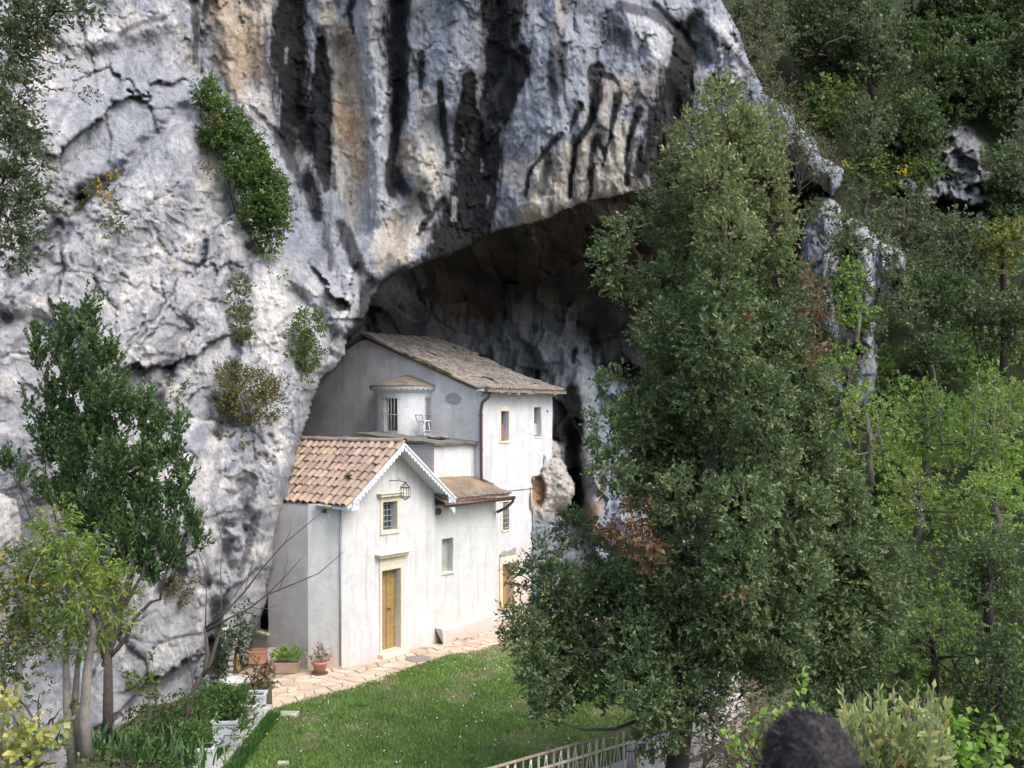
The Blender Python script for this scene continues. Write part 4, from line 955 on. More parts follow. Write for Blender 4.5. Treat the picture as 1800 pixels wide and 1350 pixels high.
me_old = coppo(.30, .055, .065); me_old.materials.append(tile_mat('lichened_eaves_tile', [(.20, .17, .14), (.30, .25, .20), (.16, .14, .12), (.26, .19, .14)], .7))
def eaves(parent, s0, s1, t, z, n_, slope, name='eaves_tile', me=None):
    r2 = random.Random(int(s1 * 100))
    for k in range(n_):
        o = bpy.data.objects.new(name, me or me_old); col.objects.link(o); o.parent = parent; f = (k + .5) / n_
        o.matrix_local = Matrix.Translation((s0 + (s1 - s0) * f + r2.uniform(-.01, .01), t + .27 + r2.uniform(-.02, .02), z + .27 * slope - .01 + r2.uniform(-.012, .014))) @ Matrix.Rotation(-math.pi / 2, 4, 'Z') @ Matrix.Rotation(math.atan(slope), 4, 'Y') @ Matrix.Rotation(r2.uniform(-.1, .1), 4, 'Z')
eaves(wing, 0, rw, E_t - .03, z_e + .015, 20, .33)
tube('gutter', [(-.10, E_t - .06, z_e - .12), (rw + .12, E_t - .06, z_e - .13)], .06, M_gutter, wing)
tube('downpipe', [(rw + .05, E_t - .06, z_e - .15), (rw + .08, E_t - .04, z_e - .24), (rw - .05, E_t + .10, z_e - .42), (rw - .22, E_t + .34, z_e - .56)], .045, M_gutter, wing)
bm = bmesh.new(); bmesh.ops.create_cone(bm, cap_ends=True, segments=14, radius1=.09, radius2=.09, depth=.07, matrix=Matrix.Translation((.10, -.05, F0(768, 899)[1])) @ Matrix.Rotation(math.pi / 2, 4, 'X'))
from_bm('wall_disc', bm, M_iron, wing)  # dark round plate on the wing wall
# masonry bench along its foot
bt = .42
bm = bmesh.new(); pr = []
L_ = MS1 - MS0 + .55
for i in range(25):
    s = L_ * i / 24; jz = .02 * mnoise.noise(Vector((s * 3, 1, 1))); jy = .03 * mnoise.noise(Vector((s * 2.3, 5, 1))); top = .40 + .04 * (i / 24) + jz
    pr.append([bm.verts.new(p) for p in ((s, -.30 + jy, -.02), (s, -.27 + jy, top - .03), (s, -.24 + jy, top), (s, .005, top + .01))])
for a, b_ in zip(pr, pr[1:]):
    for k in range(3): bm.faces.new((a[k], b_[k], b_[k + 1], a[k + 1]))
bm.faces.new(pr[0]); bm.faces.new(pr[-1][::-1])
bench = from_bm('masonry_bench', bm, lime_mat('peeling_plaster', (.56, .53, .52), (.50, .44, .41), (.46, .31, .25), base_h=.5, stain_amt=.6)); bench.location = W(MS0 + .02, 0, 0); bench.rotation_euler = (0, 0, ROT)
tag(bench, 'low plastered masonry bench along the foot of the wing, peeling to pink', 'bench')

# --- tall house in the cave
TS, TT = 6.48, .8; TW = 3.85
house = empty('tall_house', W(TS, TT), ROT, label='tall white two storey house with low pitched old tile roof inside the cave', cat='house')
def FT(px, py): s, z = F0(px, py, TT); return s - TS, z
def hole(x0, y0, x1, y1): return FT(x0, (y0 + y1) / 2)[0], FT(x1, (y0 + y1) / 2)[0], FT((x0 + x1) / 2, y1)[1], FT((x0 + x1) / 2, y0)[1]
TZ = 6.93
h1, h2, h3, h4 = hole(880.5, 723, 894.4, 775), hole(939, 716, 951.7, 768), hole(883, 882, 894.5, 932), hole(881.7, 990, 902, 1083)
h4 = (h4[0], h4[1], .06, h4[3])
hk = (FT(935, 900)[0], TW, -.1, FT(950, 836)[1])
wall('front_wall', M_tall, house, (0, 0), (1, 0), TW, lambda s: TZ, [h1, h2, h3, h4, hk], depth=.26)
RT, RZ2, EZf = 4.92, 8.86, 7.02
gy = lambda y: (EZf + (RZ2 - EZf) * y / RT) if y < RT else RZ2 - (y - RT) * .42
SL = 9.0
sw = wall('side_wall', M_rough, house, (0, SL), (0, -1), SL, lambda s: gy(SL - s) - .10, inward=(1, 0))
wall('side_wall', M_rough, house, (TW, 0), (0, 1), SL, lambda s: gy(s) - .10, inward=(-1, 0), zbot=FT(950, 836)[1])
box('corner_strip', (-.025, -.02, .0), (.16, .10, TZ - .04), M_tall, house, .01)
bm = bmesh.new()
for i, (rx, rz) in enumerate(((.30, .16),)):
    bmesh.ops.create_circle(bm, cap_ends=True, segments=18, radius=1, matrix=Matrix.Translation((-.022, 1.05, 6.72)) @ Matrix.Rotation(math.pi / 2, 4, 'Y') @ Matrix.Diagonal((rz, rx, 1, 1)))
for v in bm.verts: v.co.y += .05 * mnoise.noise(v.co * 5); v.co.z += .06 * mnoise.noise(v.co * 4)
from_bm('plaster_patch', bm, simple_mat('bare_cement', (.40, .40, .39), (.32, .31, .30), 6, .95, .5), house)
for hh, fr in ((h1, True), (h2, False), (h3, False)):
    w_ = empty('window'); w_.parent = house; s0, s1, z0, z1 = hh
    if fr: surround(w_, s0, s1, z0, z1, .07, y=-.018, head=.15)
    else: box('sill', (s0 - .03, -.03, z0 - .045), (s1 + .03, .1, z0), M_trav, w_)
    if hh is not h3:
        box('shutter', (s0, .20, z0), (s0 + (s1 - s0) * .72, .225, z1), M_shut, w_, .005); box('pane', (s0, .235, z0), (s1, .25, z1), M_glass, w_, 0)
        if hh is h1: box('curtain', (s0 + (s1 - s0) * .73, .19, z0 + .05), (s1, .21, z0 + (z1 - z0) * .55), M_curt, w_, 0)
        else: box('shutter', (s0 + (s1 - s0) * .74, .19, z0 + .05), (s1, .215, z0 + (z1 - z0) * .45), M_white, w_, .004)
    else:
        box('pane', (s0, .22, z0), (s1, .24, z1), M_glass, w_, 0); grille(w_, s0, s1, z0, z1, .02, 3, 6, .012)
        box('jamb', (s0 - .10, -.022, z0), (s0, .05, z1), M_trav, w_); box('lintel', (s0 - .1, -.024, z1), (s1 + .06, .05, z1 + .09), M_trav, w_)
s0, s1, z0, z1 = h4
d2 = empty('doorway'); d2.parent = house
surround(d2, s0, s1, z0, z1, .13, sill=False, y=-.05, head=.24); box('door', (s0, .20, z0), (s1, .24, z1), M_door, d2); box('door_step', (s0 - .2, -.30, -.02), (s1 + .25, .22, z0), M_trav, d2, .015)
bm = bmesh.new(); vv = [bm.verts.new(p) for p in ((s0 - .12, -.06, z1 + .25), (s1 + .1, -.06, z1 + .25), (s1 + .06, -.06, z1 + .46), (s0 + .3, -.06, z1 + .36), (s0 + .1, -.06, z1 + .42), (s0 - .1, -.06, z1 + .32))]
bm.faces.new(vv); r_ = bmesh.ops.extrude_face_region(bm, geom=bm.faces[:]); bmesh.ops.translate(bm, vec=(0, .08, 0), verts=[x for x in r_['geom'] if isinstance(x, bmesh.types.BMVert)]); bmesh.ops.recalc_face_normals(bm, faces=bm.faces)
from_bm('broken_cornice', bm, simple_mat('grey_broken_stone', (.33, .31, .29), None, 7, .9, .6), d2)
# eaves cornice
box('cornice', (-.12, -.12, TZ - .10), (TW + .06, .02, TZ), M_tall, house, .02); box('cornice_cap', (-.18, -.26, TZ), (TW + .14, .05, TZ + .07), M_trim, house, .015)
# roof, old cover tiles in rows with sagging courses
bm = bmesh.new(); ring = []
prof = [(-.42, EZf - .04), (0, gy(0) + .03), (RT, RZ2 + .03), (SL, gy(SL) + .03)]
for s in (-.16, TW + .22): ring.append([bm.verts.new((s, t, z + .02)) for t, z in prof] + [bm.verts.new((s, t, z - .07)) for t, z in reversed(prof)])
n8 = len(ring[0])
for k in range(n8): bm.faces.new((ring[0][k], ring[0][(k + 1) % n8], ring[1][(k + 1) % n8], ring[1][k]))
bm.faces.new(ring[0]); bm.faces.new(ring[1][::-1]); bmesh.ops.recalc_face_normals(bm, faces=bm.faces)
from_bm('roof', bm, M_oldtile, house)
bm = bmesh.new(); r3 = random.Random(17); ncl = 23; slope2 = math.atan2(RZ2 - EZf, RT)
Vt = []; Ft = []
for c_ in range(ncl):
    s = -.10 + (TW + .26) * (c_ + .5) / ncl
    for k in range(18):
        d0 = -.40 + k * .30; miss = r3.random() < .05; d0 += r3.uniform(-.05, .05)
        if miss: continue
        jx, jz, w_ = r3.uniform(-.035, .035), r3.uniform(-.03, .035), .078
        for (dd, rad, lz) in ((d0, .086, .028), (d0 + .36, .068, .0)):
            z = EZf + dd * math.tan(slope2) + lz + jz + .13 * mnoise.noise(Vector((s * .8, dd * .8, 2)))
            for a in range(5):
                th_ = math.pi * a / 4; Vt.append((s + jx - math.cos(th_) * rad, dd, z + math.sin(th_) * rad * .85 + .03))
        b0 = len(Vt) - 10
        for a in range(4): Ft.append((b0 + a, b0 + a + 1, b0 + 5 + a + 1, b0 + 5 + a))
        Ft.append((b0, b0 + 4, b0 + 3, b0 + 1))
o = np_mesh('roof_tiles', np.array(Vt), np.array(Ft), M_oldtile, house); o['kind'] = 'stuff'
eaves(house, -.1, TW + .18, -.44, EZf + .0, 24, math.tan(slope2))
tube('verge_pipe', [(-.16, -.1, EZf - .02), (-.17, RT, RZ2 - .03)], .035, M_iron, house)
bm = bmesh.new()
for k in range(16):
    bmesh.ops.create_icosphere(bm, subdivisions=1, radius=.04, matrix=Matrix.Translation((-.15 + r3.uniform(-.02, .03), 1.6 + r3.uniform(-.6, 1.4), 0)) @ Matrix.Diagonal((1.4, 3, .8, 1)))
for v in bm.verts: v.co.z += gy(v.co.y) + .07
from_bm('moss_tuft', bm, M_moss, house)
dz = TZ + .02
tube('downpipe', [(.10, -.30, dz + .0), (.08, -.26, dz - .18), (-.04, -.10, dz - .36), (-.06, -.07, dz - .6), (-.05, -.07, 4.5), (-.03, -.08, 4.28), (.10, -.25, 4.16), (.2, -.32, 4.12)], .05, M_gutter, house, 10)
for z in (5.2, 6.2): bm = bmesh.new(); bmesh.ops.create_cone(bm, cap_ends=True, segments=10, radius1=.062, radius2=.062, depth=.04, matrix=Matrix.Translation((-.055, -.07, z))); from_bm('pipe_clip', bm, M_gutter, house)
tube('cable', [(0.12, -.012, FT(860, 867)[1]), (1.5, -.012, FT(860, 867)[1] + .01), (2.9, -.012, FT(860, 867)[1])], .010, M_iron, house, 5)
for px, py in ((962, 723), (700, 0)):
    if py: s_, z_ = FT(px, py); bm = bmesh.new(); bmesh.ops.create_icosphere(bm, subdivisions=1, radius=.05, matrix=Matrix.Translation((s_, 0, z_)) @ Matrix.Diagonal((1, .4, 1.2, 1))); from_bm('vent', bm, M_iron, house)

# --- terrace block with sloping slab
tb = empty('terrace_block', W(4.57, 1.0), ROT, label='plain white block with cracked grey slab roof behind the chapel gable', cat='outbuilding')
bw = 6.46 - 4.57
wall('front_wall', M_white, tb, (0, 0), (1, 0), bw, lambda s: 5.38, inward=(0, 1), zbot=3.2)
wall('side_wall', M_side, tb, (0, 2.2), (0, -1), 2.2, lambda s: 5.38 + .0 * s, inward=(1, 0), zbot=3.2)
bm = bmesh.new(); vv = {}
for i in range(15):
    for j in range(13):
        fx, fy = i / 14, j / 12; s = -.14 + (bw + .20) * fx - 1.1 * fy * (1 - fx) * 0; t = -.14 + 3.2 * fy; z = 5.42 + .27 * fy + .05 * mnoise.noise(Vector((s * 2, t * 2, 7)))
        vv[i, j] = bm.verts.new((s + .02 * mnoise.noise(Vector((t * 4, s, 1))), t, z))
for i in range(14):
    for j in range(12): bm.faces.new((vv[i, j], vv[i + 1, j], vv[i + 1, j + 1], vv[i, j + 1]))
r_ = bmesh.ops.extrude_face_region(bm, geom=bm.faces[:]); bmesh.ops.translate(bm, vec=(0, 0, -.07), verts=[x for x in r_['geom'] if isinstance(x, bmesh.types.BMVert)]); bmesh.ops.recalc_face_normals(bm, faces=bm.faces)
from_bm('slab_roof', bm, M_conc2, tb)
box('rear_terrace', (-2.6, 2.0, 4.2), (bw, 6.4, 5.40), M_conc2, tb, .02)
bm = bmesh.new(); bmesh.ops.create_icosphere(bm, subdivisions=3, radius=1)
for v in bm.verts: v.co += v.co.normalized() * .3 * mnoise.noise(v.co * 2.2); v.co.x *= .36; v.co.y *= .3; v.co.z *= .07
o = from_bm('rubble_heap', bm, simple_mat('cement_rubble', (.27, .26, .25), (.15, .15, .14), 7, .95, .8, 20, .02)); o.location = W(4.57 + 1.15, 1.0 + .9, 5.56); tag(o, 'flat heap of grey cement lying on the terrace slab', 'rubble')

# --- round apse on the tall house's side wall
AT, AR = 3.0, .99
apse = empty('apse_turret', W(TS, TT + AT), ROT, label='round white turret with conical mortar roof and two barred windows', cat='turret')
az0, az1 = 5.38, 7.02
def cyl(a, r_=AR): return Vector((-math.sin(a) * r_, -math.cos(a) * r_, 0))      # a=0 faces the front, a=90deg away from the wall
def ang_of(px):
    best = None
    for k in range(-5, 186):
        a = math.radians(k); p = W(TS, TT + AT); q_ = cyl(a); w_ = p + Vector((u.x * q_.x + v_.x * q_.y, u.y * q_.x + v_.y * q_.y, 0))
        e = abs(w_.x / w_.y - (px - HX) / F); nrm = Vector((u.x * q_.x + v_.x * q_.y, u.y * q_.x + v_.y * q_.y, 0))
        if nrm.dot(w_) > 0: continue
        if best is None or e < best[0]: best = (e, a)
    return best[1]
wa = [(ang_of(699), ang_of(675)), (ang_of(766), ang_of(749))]
wa = [(min(a), max(a)) for a in wa]; wz0, wz1 = 5.70, 6.76
bm = bmesh.new(); N_ = 64; zs = [az0, wz0, wz1, az1]; ring = {}
def avert(a, z, d=0.0):
    k = (round(a, 4), round(z, 3), d)
    if k not in ring: q_ = cyl(a, AR - d); ring[k] = bm.verts.new((q_.x, q_.y, z))
    return ring[k]
angs = sorted(set([math.pi * k / N_ for k in range(N_ + 1)]) | {a for w_ in wa for a in w_})
for a, b_ in zip(angs, angs[1:]):
    m = (a + b_) / 2
    for k in range(3):
        inside = k == 1 and any(w_[0] < m < w_[1] for w_ in wa); d = .16 if inside else 0
        bm.faces.new((avert(a, zs[k], d), avert(b_, zs[k], d), avert(b_, zs[k + 1], d), avert(a, zs[k + 1], d)))
for w_ in wa:
    for a in w_: bm.faces.new((avert(a, wz0), avert(a, wz1), avert(a, wz1, .16), avert(a, wz0, .16)))
    sub = [a for a in angs if w_[0] <= a <= w_[1]]
    for a, b_ in zip(sub, sub[1:]):
        for z in (wz0, wz1): bm.faces.new((avert(a, z), avert(b_, z), avert(b_, z, .16), avert(a, z, .16)))
bmesh.ops.recalc_face_normals(bm, faces=bm.faces); from_bm('wall', bm, M_apse, apse, smooth=False)
for w_ in wa:
    fr = empty('window'); fr.parent = apse
    bm = bmesh.new(); sub = np.linspace(w_[0], w_[1], 7)
    lo_ = [bm.verts.new((*cyl(a, AR - .155)[:2], wz0)) for a in sub]; hi_ = [bm.verts.new((*cyl(a, AR - .155)[:2], wz1)) for a in sub]
    for k in range(6): bm.faces.new((lo_[k], lo_[k + 1], hi_[k + 1], hi_[k]))
    from_bm('pane', bm, M_glass, fr)
    for f in (.0, .2, .4, .6, .8, 1.0): q_ = cyl(w_[0] + (w_[1] - w_[0]) * f, AR + .03); tube('bar', [(q_.x, q_.y, wz0 - .03), (q_.x, q_.y, wz1 + .05)], .011, M_paleiron, fr, 6)
    for f in (.02, .5, .98): tube('bar', [(*cyl(w_[0] - .06 + (w_[1] - w_[0] + .12) * q, AR + .04)[:2], wz0 + (wz1 - wz0) * f) for q in np.linspace(0, 1, 6)], .011, M_paleiron, fr, 6)
# mouldings and cone
def rev_half(name, prof, mat, parent, a0=-.12, a1=math.pi + .12, n=40, smooth=True):
    bm = bmesh.new(); rows = []
    for k in range(n + 1): a = a0 + (a1 - a0) * k / n; rows.append([bm.verts.new((*cyl(a, r_)[:2], z)) for r_, z in prof])
    for a, b_ in zip(rows, rows[1:]):
        for k in range(len(prof) - 1): bm.faces.new((a[k], a[k + 1], b_[k + 1], b_[k]))
    bmesh.ops.recalc_face_normals(bm, faces=bm.faces); return from_bm(name, bm, mat, parent, smooth)
rev_half('cornice', [(AR - .02, 6.90), (AR + .05, 6.92), (AR + .06, 6.99), (AR + .12, 7.03), (AR + .13, 7.10), (AR - .02, 7.10)], M_apse, apse)
rev_half('roof', [(0.02, 7.50), (.35, 7.42), (.8, 7.28), (1.2, 7.15), (1.205, 7.12), (AR, 7.11)], M_conc, apse)
bm = bmesh.new(); nl = 22; rows = []
for k in range(nl * 6 + 1):
    a = -.05 + (math.pi + .1) * k / (nl * 6); q_ = cyl(a, 1.19); rows.append((bm.verts.new((q_.x, q_.y, 7.13)), bm.verts.new((q_.x, q_.y, 7.05 - .055 * abs(math.sin(math.pi * k / 6))))))
for a, b_ in zip(rows, rows[1:]): bm.faces.new((a[0], a[1], b_[1], b_[0]))
r_ = bmesh.ops.solidify(bm, geom=bm.faces[:], thickness=.012); from_bm('scalloped_trim', bm, M_trim, apse)

# --- metal stool on the slab
st = empty('metal_stool', W(5.92, 1.0 + 1.6, 5.54), ROT, label='small white metal stool standing on the terrace slab', cat='stool')
for x, y in ((-.15, -.15), (.15, -.15), (.15, .15), (-.15, .15)): tube('leg', [(x * 1.1, y * 1.1, 0), (x * .7, y * .7, .48)], .016, M_trim, st, 6)
box('seat', (-.16, -.16, .48), (.16, .16, .52), M_trim, st); tube('backrest', [(-.14, .15, .5), (-.16, .19, .68), (.16, .19, .68), (.14, .15, .5)], .014, M_iron, st, 6)
tube('stretcher', [(-.15, -.15, .2), (.15, -.15, .2)], .01, M_trim, st, 5)

# --- dark passage with bars between cliff and tall house
gt = empty('barred_gate', W(2.9, 8.0, 5.0), ROT, label='dark iron bar gate in the passage between cliff and tall house', cat='gate')
for k in range(9): tube('bar', [(0, .6 - k * .17, 0), (0, .6 - k * .17, 2.3)], .014, M_iron, gt, 5)
for z in (.1, 1.1, 2.2): tube('rail', [(0, .75, z), (0, -.95, z)], .02, M_iron, gt, 5)
box('shade_sheet', (0.4, -1.4, -.3), (.5, 1.2, 2.9), simple_mat('passage_shade', (.015, .015, .016), None, 3, .9, 0), gt, 0)  # black sheet standing in for the shade inside the passage

# ================================================================ vegetation
def unit(a): return a / np.maximum(np.linalg.norm(a, axis=-1, keepdims=True), 1e-6)
def leaf_arrays(Pp, D, L, Wd, C0, r, fold=.25, droop=0.0):
    """n leaves: base point, direction, length, half width, colour -> verts (n*4), tris"""
    n = len(Pp); D = unit(D); Rn = unit(r.normal(size=(n, 3))); S = unit(np.cross(D, Rn)); Nn = np.cross(S, D)
    L = L[:, None]; Wd = Wd[:, None]
    tip = Pp + D * L; tip[:, 2] -= droop * L[:, 0]
    mid = Pp + D * L * .48
    a = mid + S * Wd + Nn * Wd * fold; b_ = mid - S * Wd + Nn * Wd * fold
    V = np.stack([Pp, a, tip, b_], 1).reshape(-1, 3)
    k = np.arange(n)[:, None] * 4
    Fc = np.concatenate([k + [[0, 1, 2]], k + [[0, 2, 3]]], 0)
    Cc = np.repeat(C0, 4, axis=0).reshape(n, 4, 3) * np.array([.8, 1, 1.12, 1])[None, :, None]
    return V, Fc, Cc.reshape(-1, 3)
def foliage(puffs, dens, leaf, seed, pal, per=9, twig=.26, lw=.2, up=.25, shell=.45, gap=.0, tipc=None, tipf=.25, spread=.9, gfreq=1.6, droop=0.0, outw=1.0):
    """puffs: (centre, rx, ry, rz[, palette index]); dens = leaves per m2 of puff surface"""
    r = np.random.default_rng(seed); Vs, Fs, Cs = [], [], []; off = 0
    for pf in puffs:
        c, rx, ry, rz = pf[:4]; pal_ = pal if len(pf) < 5 else pf[4]
        area = 4 * math.pi * ((rx * ry) ** 1.6 / 3 + (rx * rz) ** 1.6 / 3 + (ry * rz) ** 1.6 / 3) ** (1 / 1.6)
        n = max(3, int(area * dens / per))
        d = unit(r.normal(size=(n, 3)))
        rad = shell + (1 - shell) * r.random(n) ** .6
        # lumpy outline
        lump = 1 + .38 * fbm(d[:, 0] * 1.8 + c[0] * 3, d[:, 1] * 1.8 + c[1], d[:, 2] * 1.8 + c[2] * 3, 3)
        p = np.array(c)[None] + d * np.array([rx, ry, rz]) * (rad * lump)[:, None]
        if gap > -1:
            g_ = fbm(p[:, 0] * gfreq, p[:, 1] * gfreq, p[:, 2] * gfreq, 3); k = g_ > gap + .12 * r.normal(size=n); p, d, rad = p[k], d[k], rad[k]; n = len(p)
        if n == 0: continue
        T = unit(d * outw + np.array([0, 0, up]) + r.normal(0, .45, (n, 3)))
        pc = np.array(pal_); wgt = r.random(n)[:, None]; cc = pc[0] * (1 - wgt) + pc[1] * wgt
        cc = cc * (.82 + .36 * r.random(n))[:, None] * (1 + .42 * fbm(p[:, 0] * 1.1, p[:, 1] * 1.1, p[:, 2] * 1.1, 3))[:, None]
        if tipc is not None:
            m = (r.random(n) < tipf)[:, None]; cc = np.where(m, np.array(tipc) * (.8 + .4 * r.random(n))[:, None], cc)
        m_ = per; kk = np.tile(np.arange(m_), n)
        PP = np.repeat(p, m_, 0); TT_ = np.repeat(T, m_, 0); f = (kk + .5 * r.random(n * m_)) / m_
        tl = np.repeat(twig * (.7 + .6 * r.random(n)), m_)
        base = PP + TT_ * (f * tl)[:, None]
        D = unit(TT_ * .75 + unit(r.normal(size=(n * m_, 3))) * spread)
        L = leaf * (.65 + .7 * r.random(n * m_)); Wd = L * lw * (.8 + .4 * r.random(n * m_))
        C0 = np.repeat(cc, m_, 0) * (.85 + .3 * r.random(n * m_))[:, None]
        V, Fc, Cc = leaf_arrays(base, D, L, Wd, C0, r, droop=droop); Vs.append(V); Fs.append(Fc + off); Cs.append(Cc); off += len(V)
    if not Vs: return None
    return np.concatenate(Vs), np.concatenate(Fs), np.clip(np.concatenate(Cs), .004, .9)
def crown(name, parent, puffs, dens, leaf, seed, pal, mat=None, **kw):
    res = foliage(puffs, dens, leaf, seed, pal, **kw)
    if res is None: return None
    V, Fc, Cc = res
    if parent is not None: V = V - np.array(parent.location)
    o = np_mesh(name, V, Fc, mat or M_leaf, parent, Cc)
    return o
def px_puff(px, py, Y, rx, ry, rz=None, pal=None):
    c = P(px, py, Y); a, b_ = rx / F * Y, ry / F * Y
    t = (tuple(c), a, rz if rz else min(a, b_) * 1.0, b_)
    return t + ((pal,) if pal is not None else ())
def bough(bm, p0, p1, r0, r1, seed, sag=.15, n=6, seg=7):
    r_ = random.Random(seed); p0, p1 = Vector(p0), Vector(p1); L = (p1 - p0).length; pts = []; rs = []
    for i in range(n + 1):
        f = i / n; j = Vector((r_.uniform(-1, 1), r_.uniform(-1, 1), r_.uniform(-1, 1))) * L * .045 * math.sin(math.pi * f)
        pts.append(p0.lerp(p1, f) + j + Vector((0, 0, sag * L * math.sin(math.pi * f) * .5))); rs.append(r0 + (r1 - r0) * f)
    tube_bm(bm, pts, rs, seg); return pts
DK = [(.080, .125, .050), (.118, .168, .075)]          # evergreen oak
DKB = [(.022, .055, .020), (.045, .085, .030)]
OL = [(.10, .125, .055), (.065, .095, .040)]           # olive green
SP = [(.12, .20, .035), (.17, .24, .055)]              # spring green
BR = [(.19, .11, .06), (.13, .08, .045)]              # dead brown
GR = [(.075, .095, .060), (.10, .12, .08)]             # grey green

# --- the big holm oak in front
oak = empty('holm_oak', P(1196, 1350, 15.6) + Vector((0, 0, -1.4)), label='big evergreen oak with browned twigs standing beside the white railing', cat='tree')
OL2 = [(.14, .175, .070), (.195, .225, .10)]
pf = []
def q(px, py, rx, ry, dY=0.0, pal=None): pf.append(px_puff(px, py, 15.6 + dY, rx * .76, ry * .80, None, pal))
for a in ((1268, 185, 42, 50, .2, OL2), (1300, 240, 50, 60, .5, OL2), (1222, 250, 48, 52, 0, OL2), (1345, 230, 30, 46, .8, OL2), (1178, 262, 20, 34, -.2, OL2), (1185, 330, 38, 50, 0, OL2), (1255, 320, 62, 62, -.5, OL2), (1335, 320, 56, 62, .4, OL2),
          (1200, 410, 55, 58, .3), (1275, 410, 66, 66, -.8, OL2), (1355, 400, 52, 62, .3, OL2), (1130, 365, 18, 24, .2), (1158, 402, 26, 32, .5), (1082, 415, 30, 32, 0), (1068, 462, 30, 34, -.1), (1094, 500, 28, 28, .1), (1140, 488, 22, 36, .9),
          (1180, 490, 62, 56, .2), (1270, 500, 72, 70, -.9), (1360, 500, 60, 70, .2), (1138, 562, 26, 36, .2), (1170, 580, 60, 50, -.4), (1260, 600, 74, 66, -1.0), (1350, 600, 72, 66, -.2), (1400, 540, 36, 56, .8), (1165, 645, 38, 40, .0),
          (1240, 690, 66, 60, -.6), (1330, 700, 72, 66, -.9), (1410, 680, 52, 70, .5), (1080, 675, 32, 26, -.2), (1065, 760, 34, 44, -.3), (1120, 740, 56, 48, .0), (1180, 770, 54, 52, .5), (1250, 790, 62, 56, .2), (1340, 800, 70, 60, -.6), (1420, 790, 58, 70, .3),
          (1075, 830, 40, 42, -.5), (1130, 855, 50, 46, .2), (1200, 870, 64, 50, -1.0), (1300, 890, 74, 62, -1.1), (1400, 900, 74, 66, -.2), (1480, 880, 52, 62, .8), (1170, 920, 40, 40, .6), (1010, 930, 34, 36, .9), (1070, 975, 44, 44, 1.2),
          (950, 985, 30, 30, .3), (918, 1012, 20, 26, .3), (985, 1030, 48, 46, .0), (1050, 1050, 56, 52, .4), (1130, 1010, 66, 56, -.1), (1210, 990, 66, 60, -.5), (1300, 1000, 72, 66, -1.0), (1390, 1010, 80, 66, -.5), (1480, 1000, 70, 70, .2), (1545, 990, 48, 60, .7),
          (930, 1120, 44, 44, -.4), (905, 1095, 26, 34, -.3), (955, 1180, 48, 44, -.5), (985, 1130, 52, 50, .2), (970, 1232, 36, 34, -.4), (948, 1262, 14, 16, -.4), (1040, 1140, 52, 48, .2), (1110, 1120, 62, 56, -.3), (1190, 1100, 66, 56, -.2), (1280, 1100, 70, 60, -.7), (1370, 1110, 76, 60, -.7),
          (1460, 1110, 72, 60, .0), (1540, 1090, 56, 56, .5), (1060, 1195, 42, 34, -.1), (1120, 1195, 56, 42, -.7), (1200, 1185, 56, 44, -.6), (1290, 1150, 52, 36, -.2), (1380, 1170, 62, 36, -.3), (1460, 1175, 50, 36, .3), (1145, 1245, 46, 34, -.8), (1230, 1240, 36, 38, -.6), (1180, 1280, 40, 30, -.9),
          (1335, 1215, 40, 26, -.4), (1290, 1205, 34, 20, -.6), (1250, 1215, 30, 26, -.6), (1050, 1225, 22, 16, .2), (1150, 1300, 40, 30, -.3), (1255, 1275, 20, 22, -.5)): q(*a)
for px, py, rx, ry, dY in ((1128, 905, 30, 26, -1.0), (1095, 945, 36, 26, -1.1), (1135, 955, 32, 28, -1.3), (1075, 925, 22, 18, -.9), (1150, 985, 20, 26, -1.2), (1432, 545, 16, 44, -.4), (1420, 480, 14, 24, -.4), (1440, 620, 12, 26, -.4), (1302, 1040, 7, 6, -1.9), (1065, 1140, 22, 12, -.4)): pass
inner = [px_puff(x, y, 16.7, rx, ry, 1.0, [(.035, .06, .02), (.055, .085, .028)]) for x, y, rx, ry in ((1270, 300, 40, 70), (1265, 430, 60, 70), (1260, 540, 75, 60), (1260, 640, 85, 60), (1180, 620, 30, 46), (1350, 640, 50, 70), (1150, 740, 60, 50), (1280, 740, 90, 60), (1380, 760, 60, 70), (1160, 830, 60, 50), (1280, 850, 90, 60),  # darker leaves: the crown's inner shade painted into their colour
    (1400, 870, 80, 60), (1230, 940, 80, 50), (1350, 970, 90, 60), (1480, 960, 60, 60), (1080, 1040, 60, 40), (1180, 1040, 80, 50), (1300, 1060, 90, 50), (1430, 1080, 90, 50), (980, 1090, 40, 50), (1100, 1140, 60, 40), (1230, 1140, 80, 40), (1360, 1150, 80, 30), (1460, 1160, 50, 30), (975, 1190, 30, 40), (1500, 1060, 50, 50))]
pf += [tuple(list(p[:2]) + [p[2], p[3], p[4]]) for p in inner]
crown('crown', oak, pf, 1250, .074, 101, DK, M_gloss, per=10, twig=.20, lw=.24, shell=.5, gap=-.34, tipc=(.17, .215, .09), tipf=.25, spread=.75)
pf2 = [px_puff(*a) for a in ((1128, 900, 14.7, 26, 22), (1095, 940, 14.6, 36, 20), (1135, 955, 14.4, 28, 26), (1072, 925, 14.8, 20, 16), (1150, 990, 14.5, 14, 22), (1432, 545, 15.3, 14, 40), (1420, 480, 15.3, 12, 22), (1442, 620, 15.4, 10, 24), (1302, 1040, 14.0, 6, 5), (1330, 560, 14.4, 4, 5))]
o = crown('dead_foliage', oak, pf2, 520, .085, 102, BR, M_leaf, per=8, twig=.2, shell=.2, gap=-.25, lw=.25); o['label'] = 'dry rust brown leaves'
bm = bmesh.new(); base = oak.location
tr = [Vector(p) - base for p in (base + Vector((-.1, 0, -.3)), P(1190, 1350, 15.6), P(1200, 1260, 15.6), P(1208, 1180, 15.6), P(1222, 1060, 15.6), P(1240, 900, 15.6), P(1258, 700, 15.6), P(1268, 500, 15.6), P(1275, 330, 15.6), P(1272, 210, 15.7))]
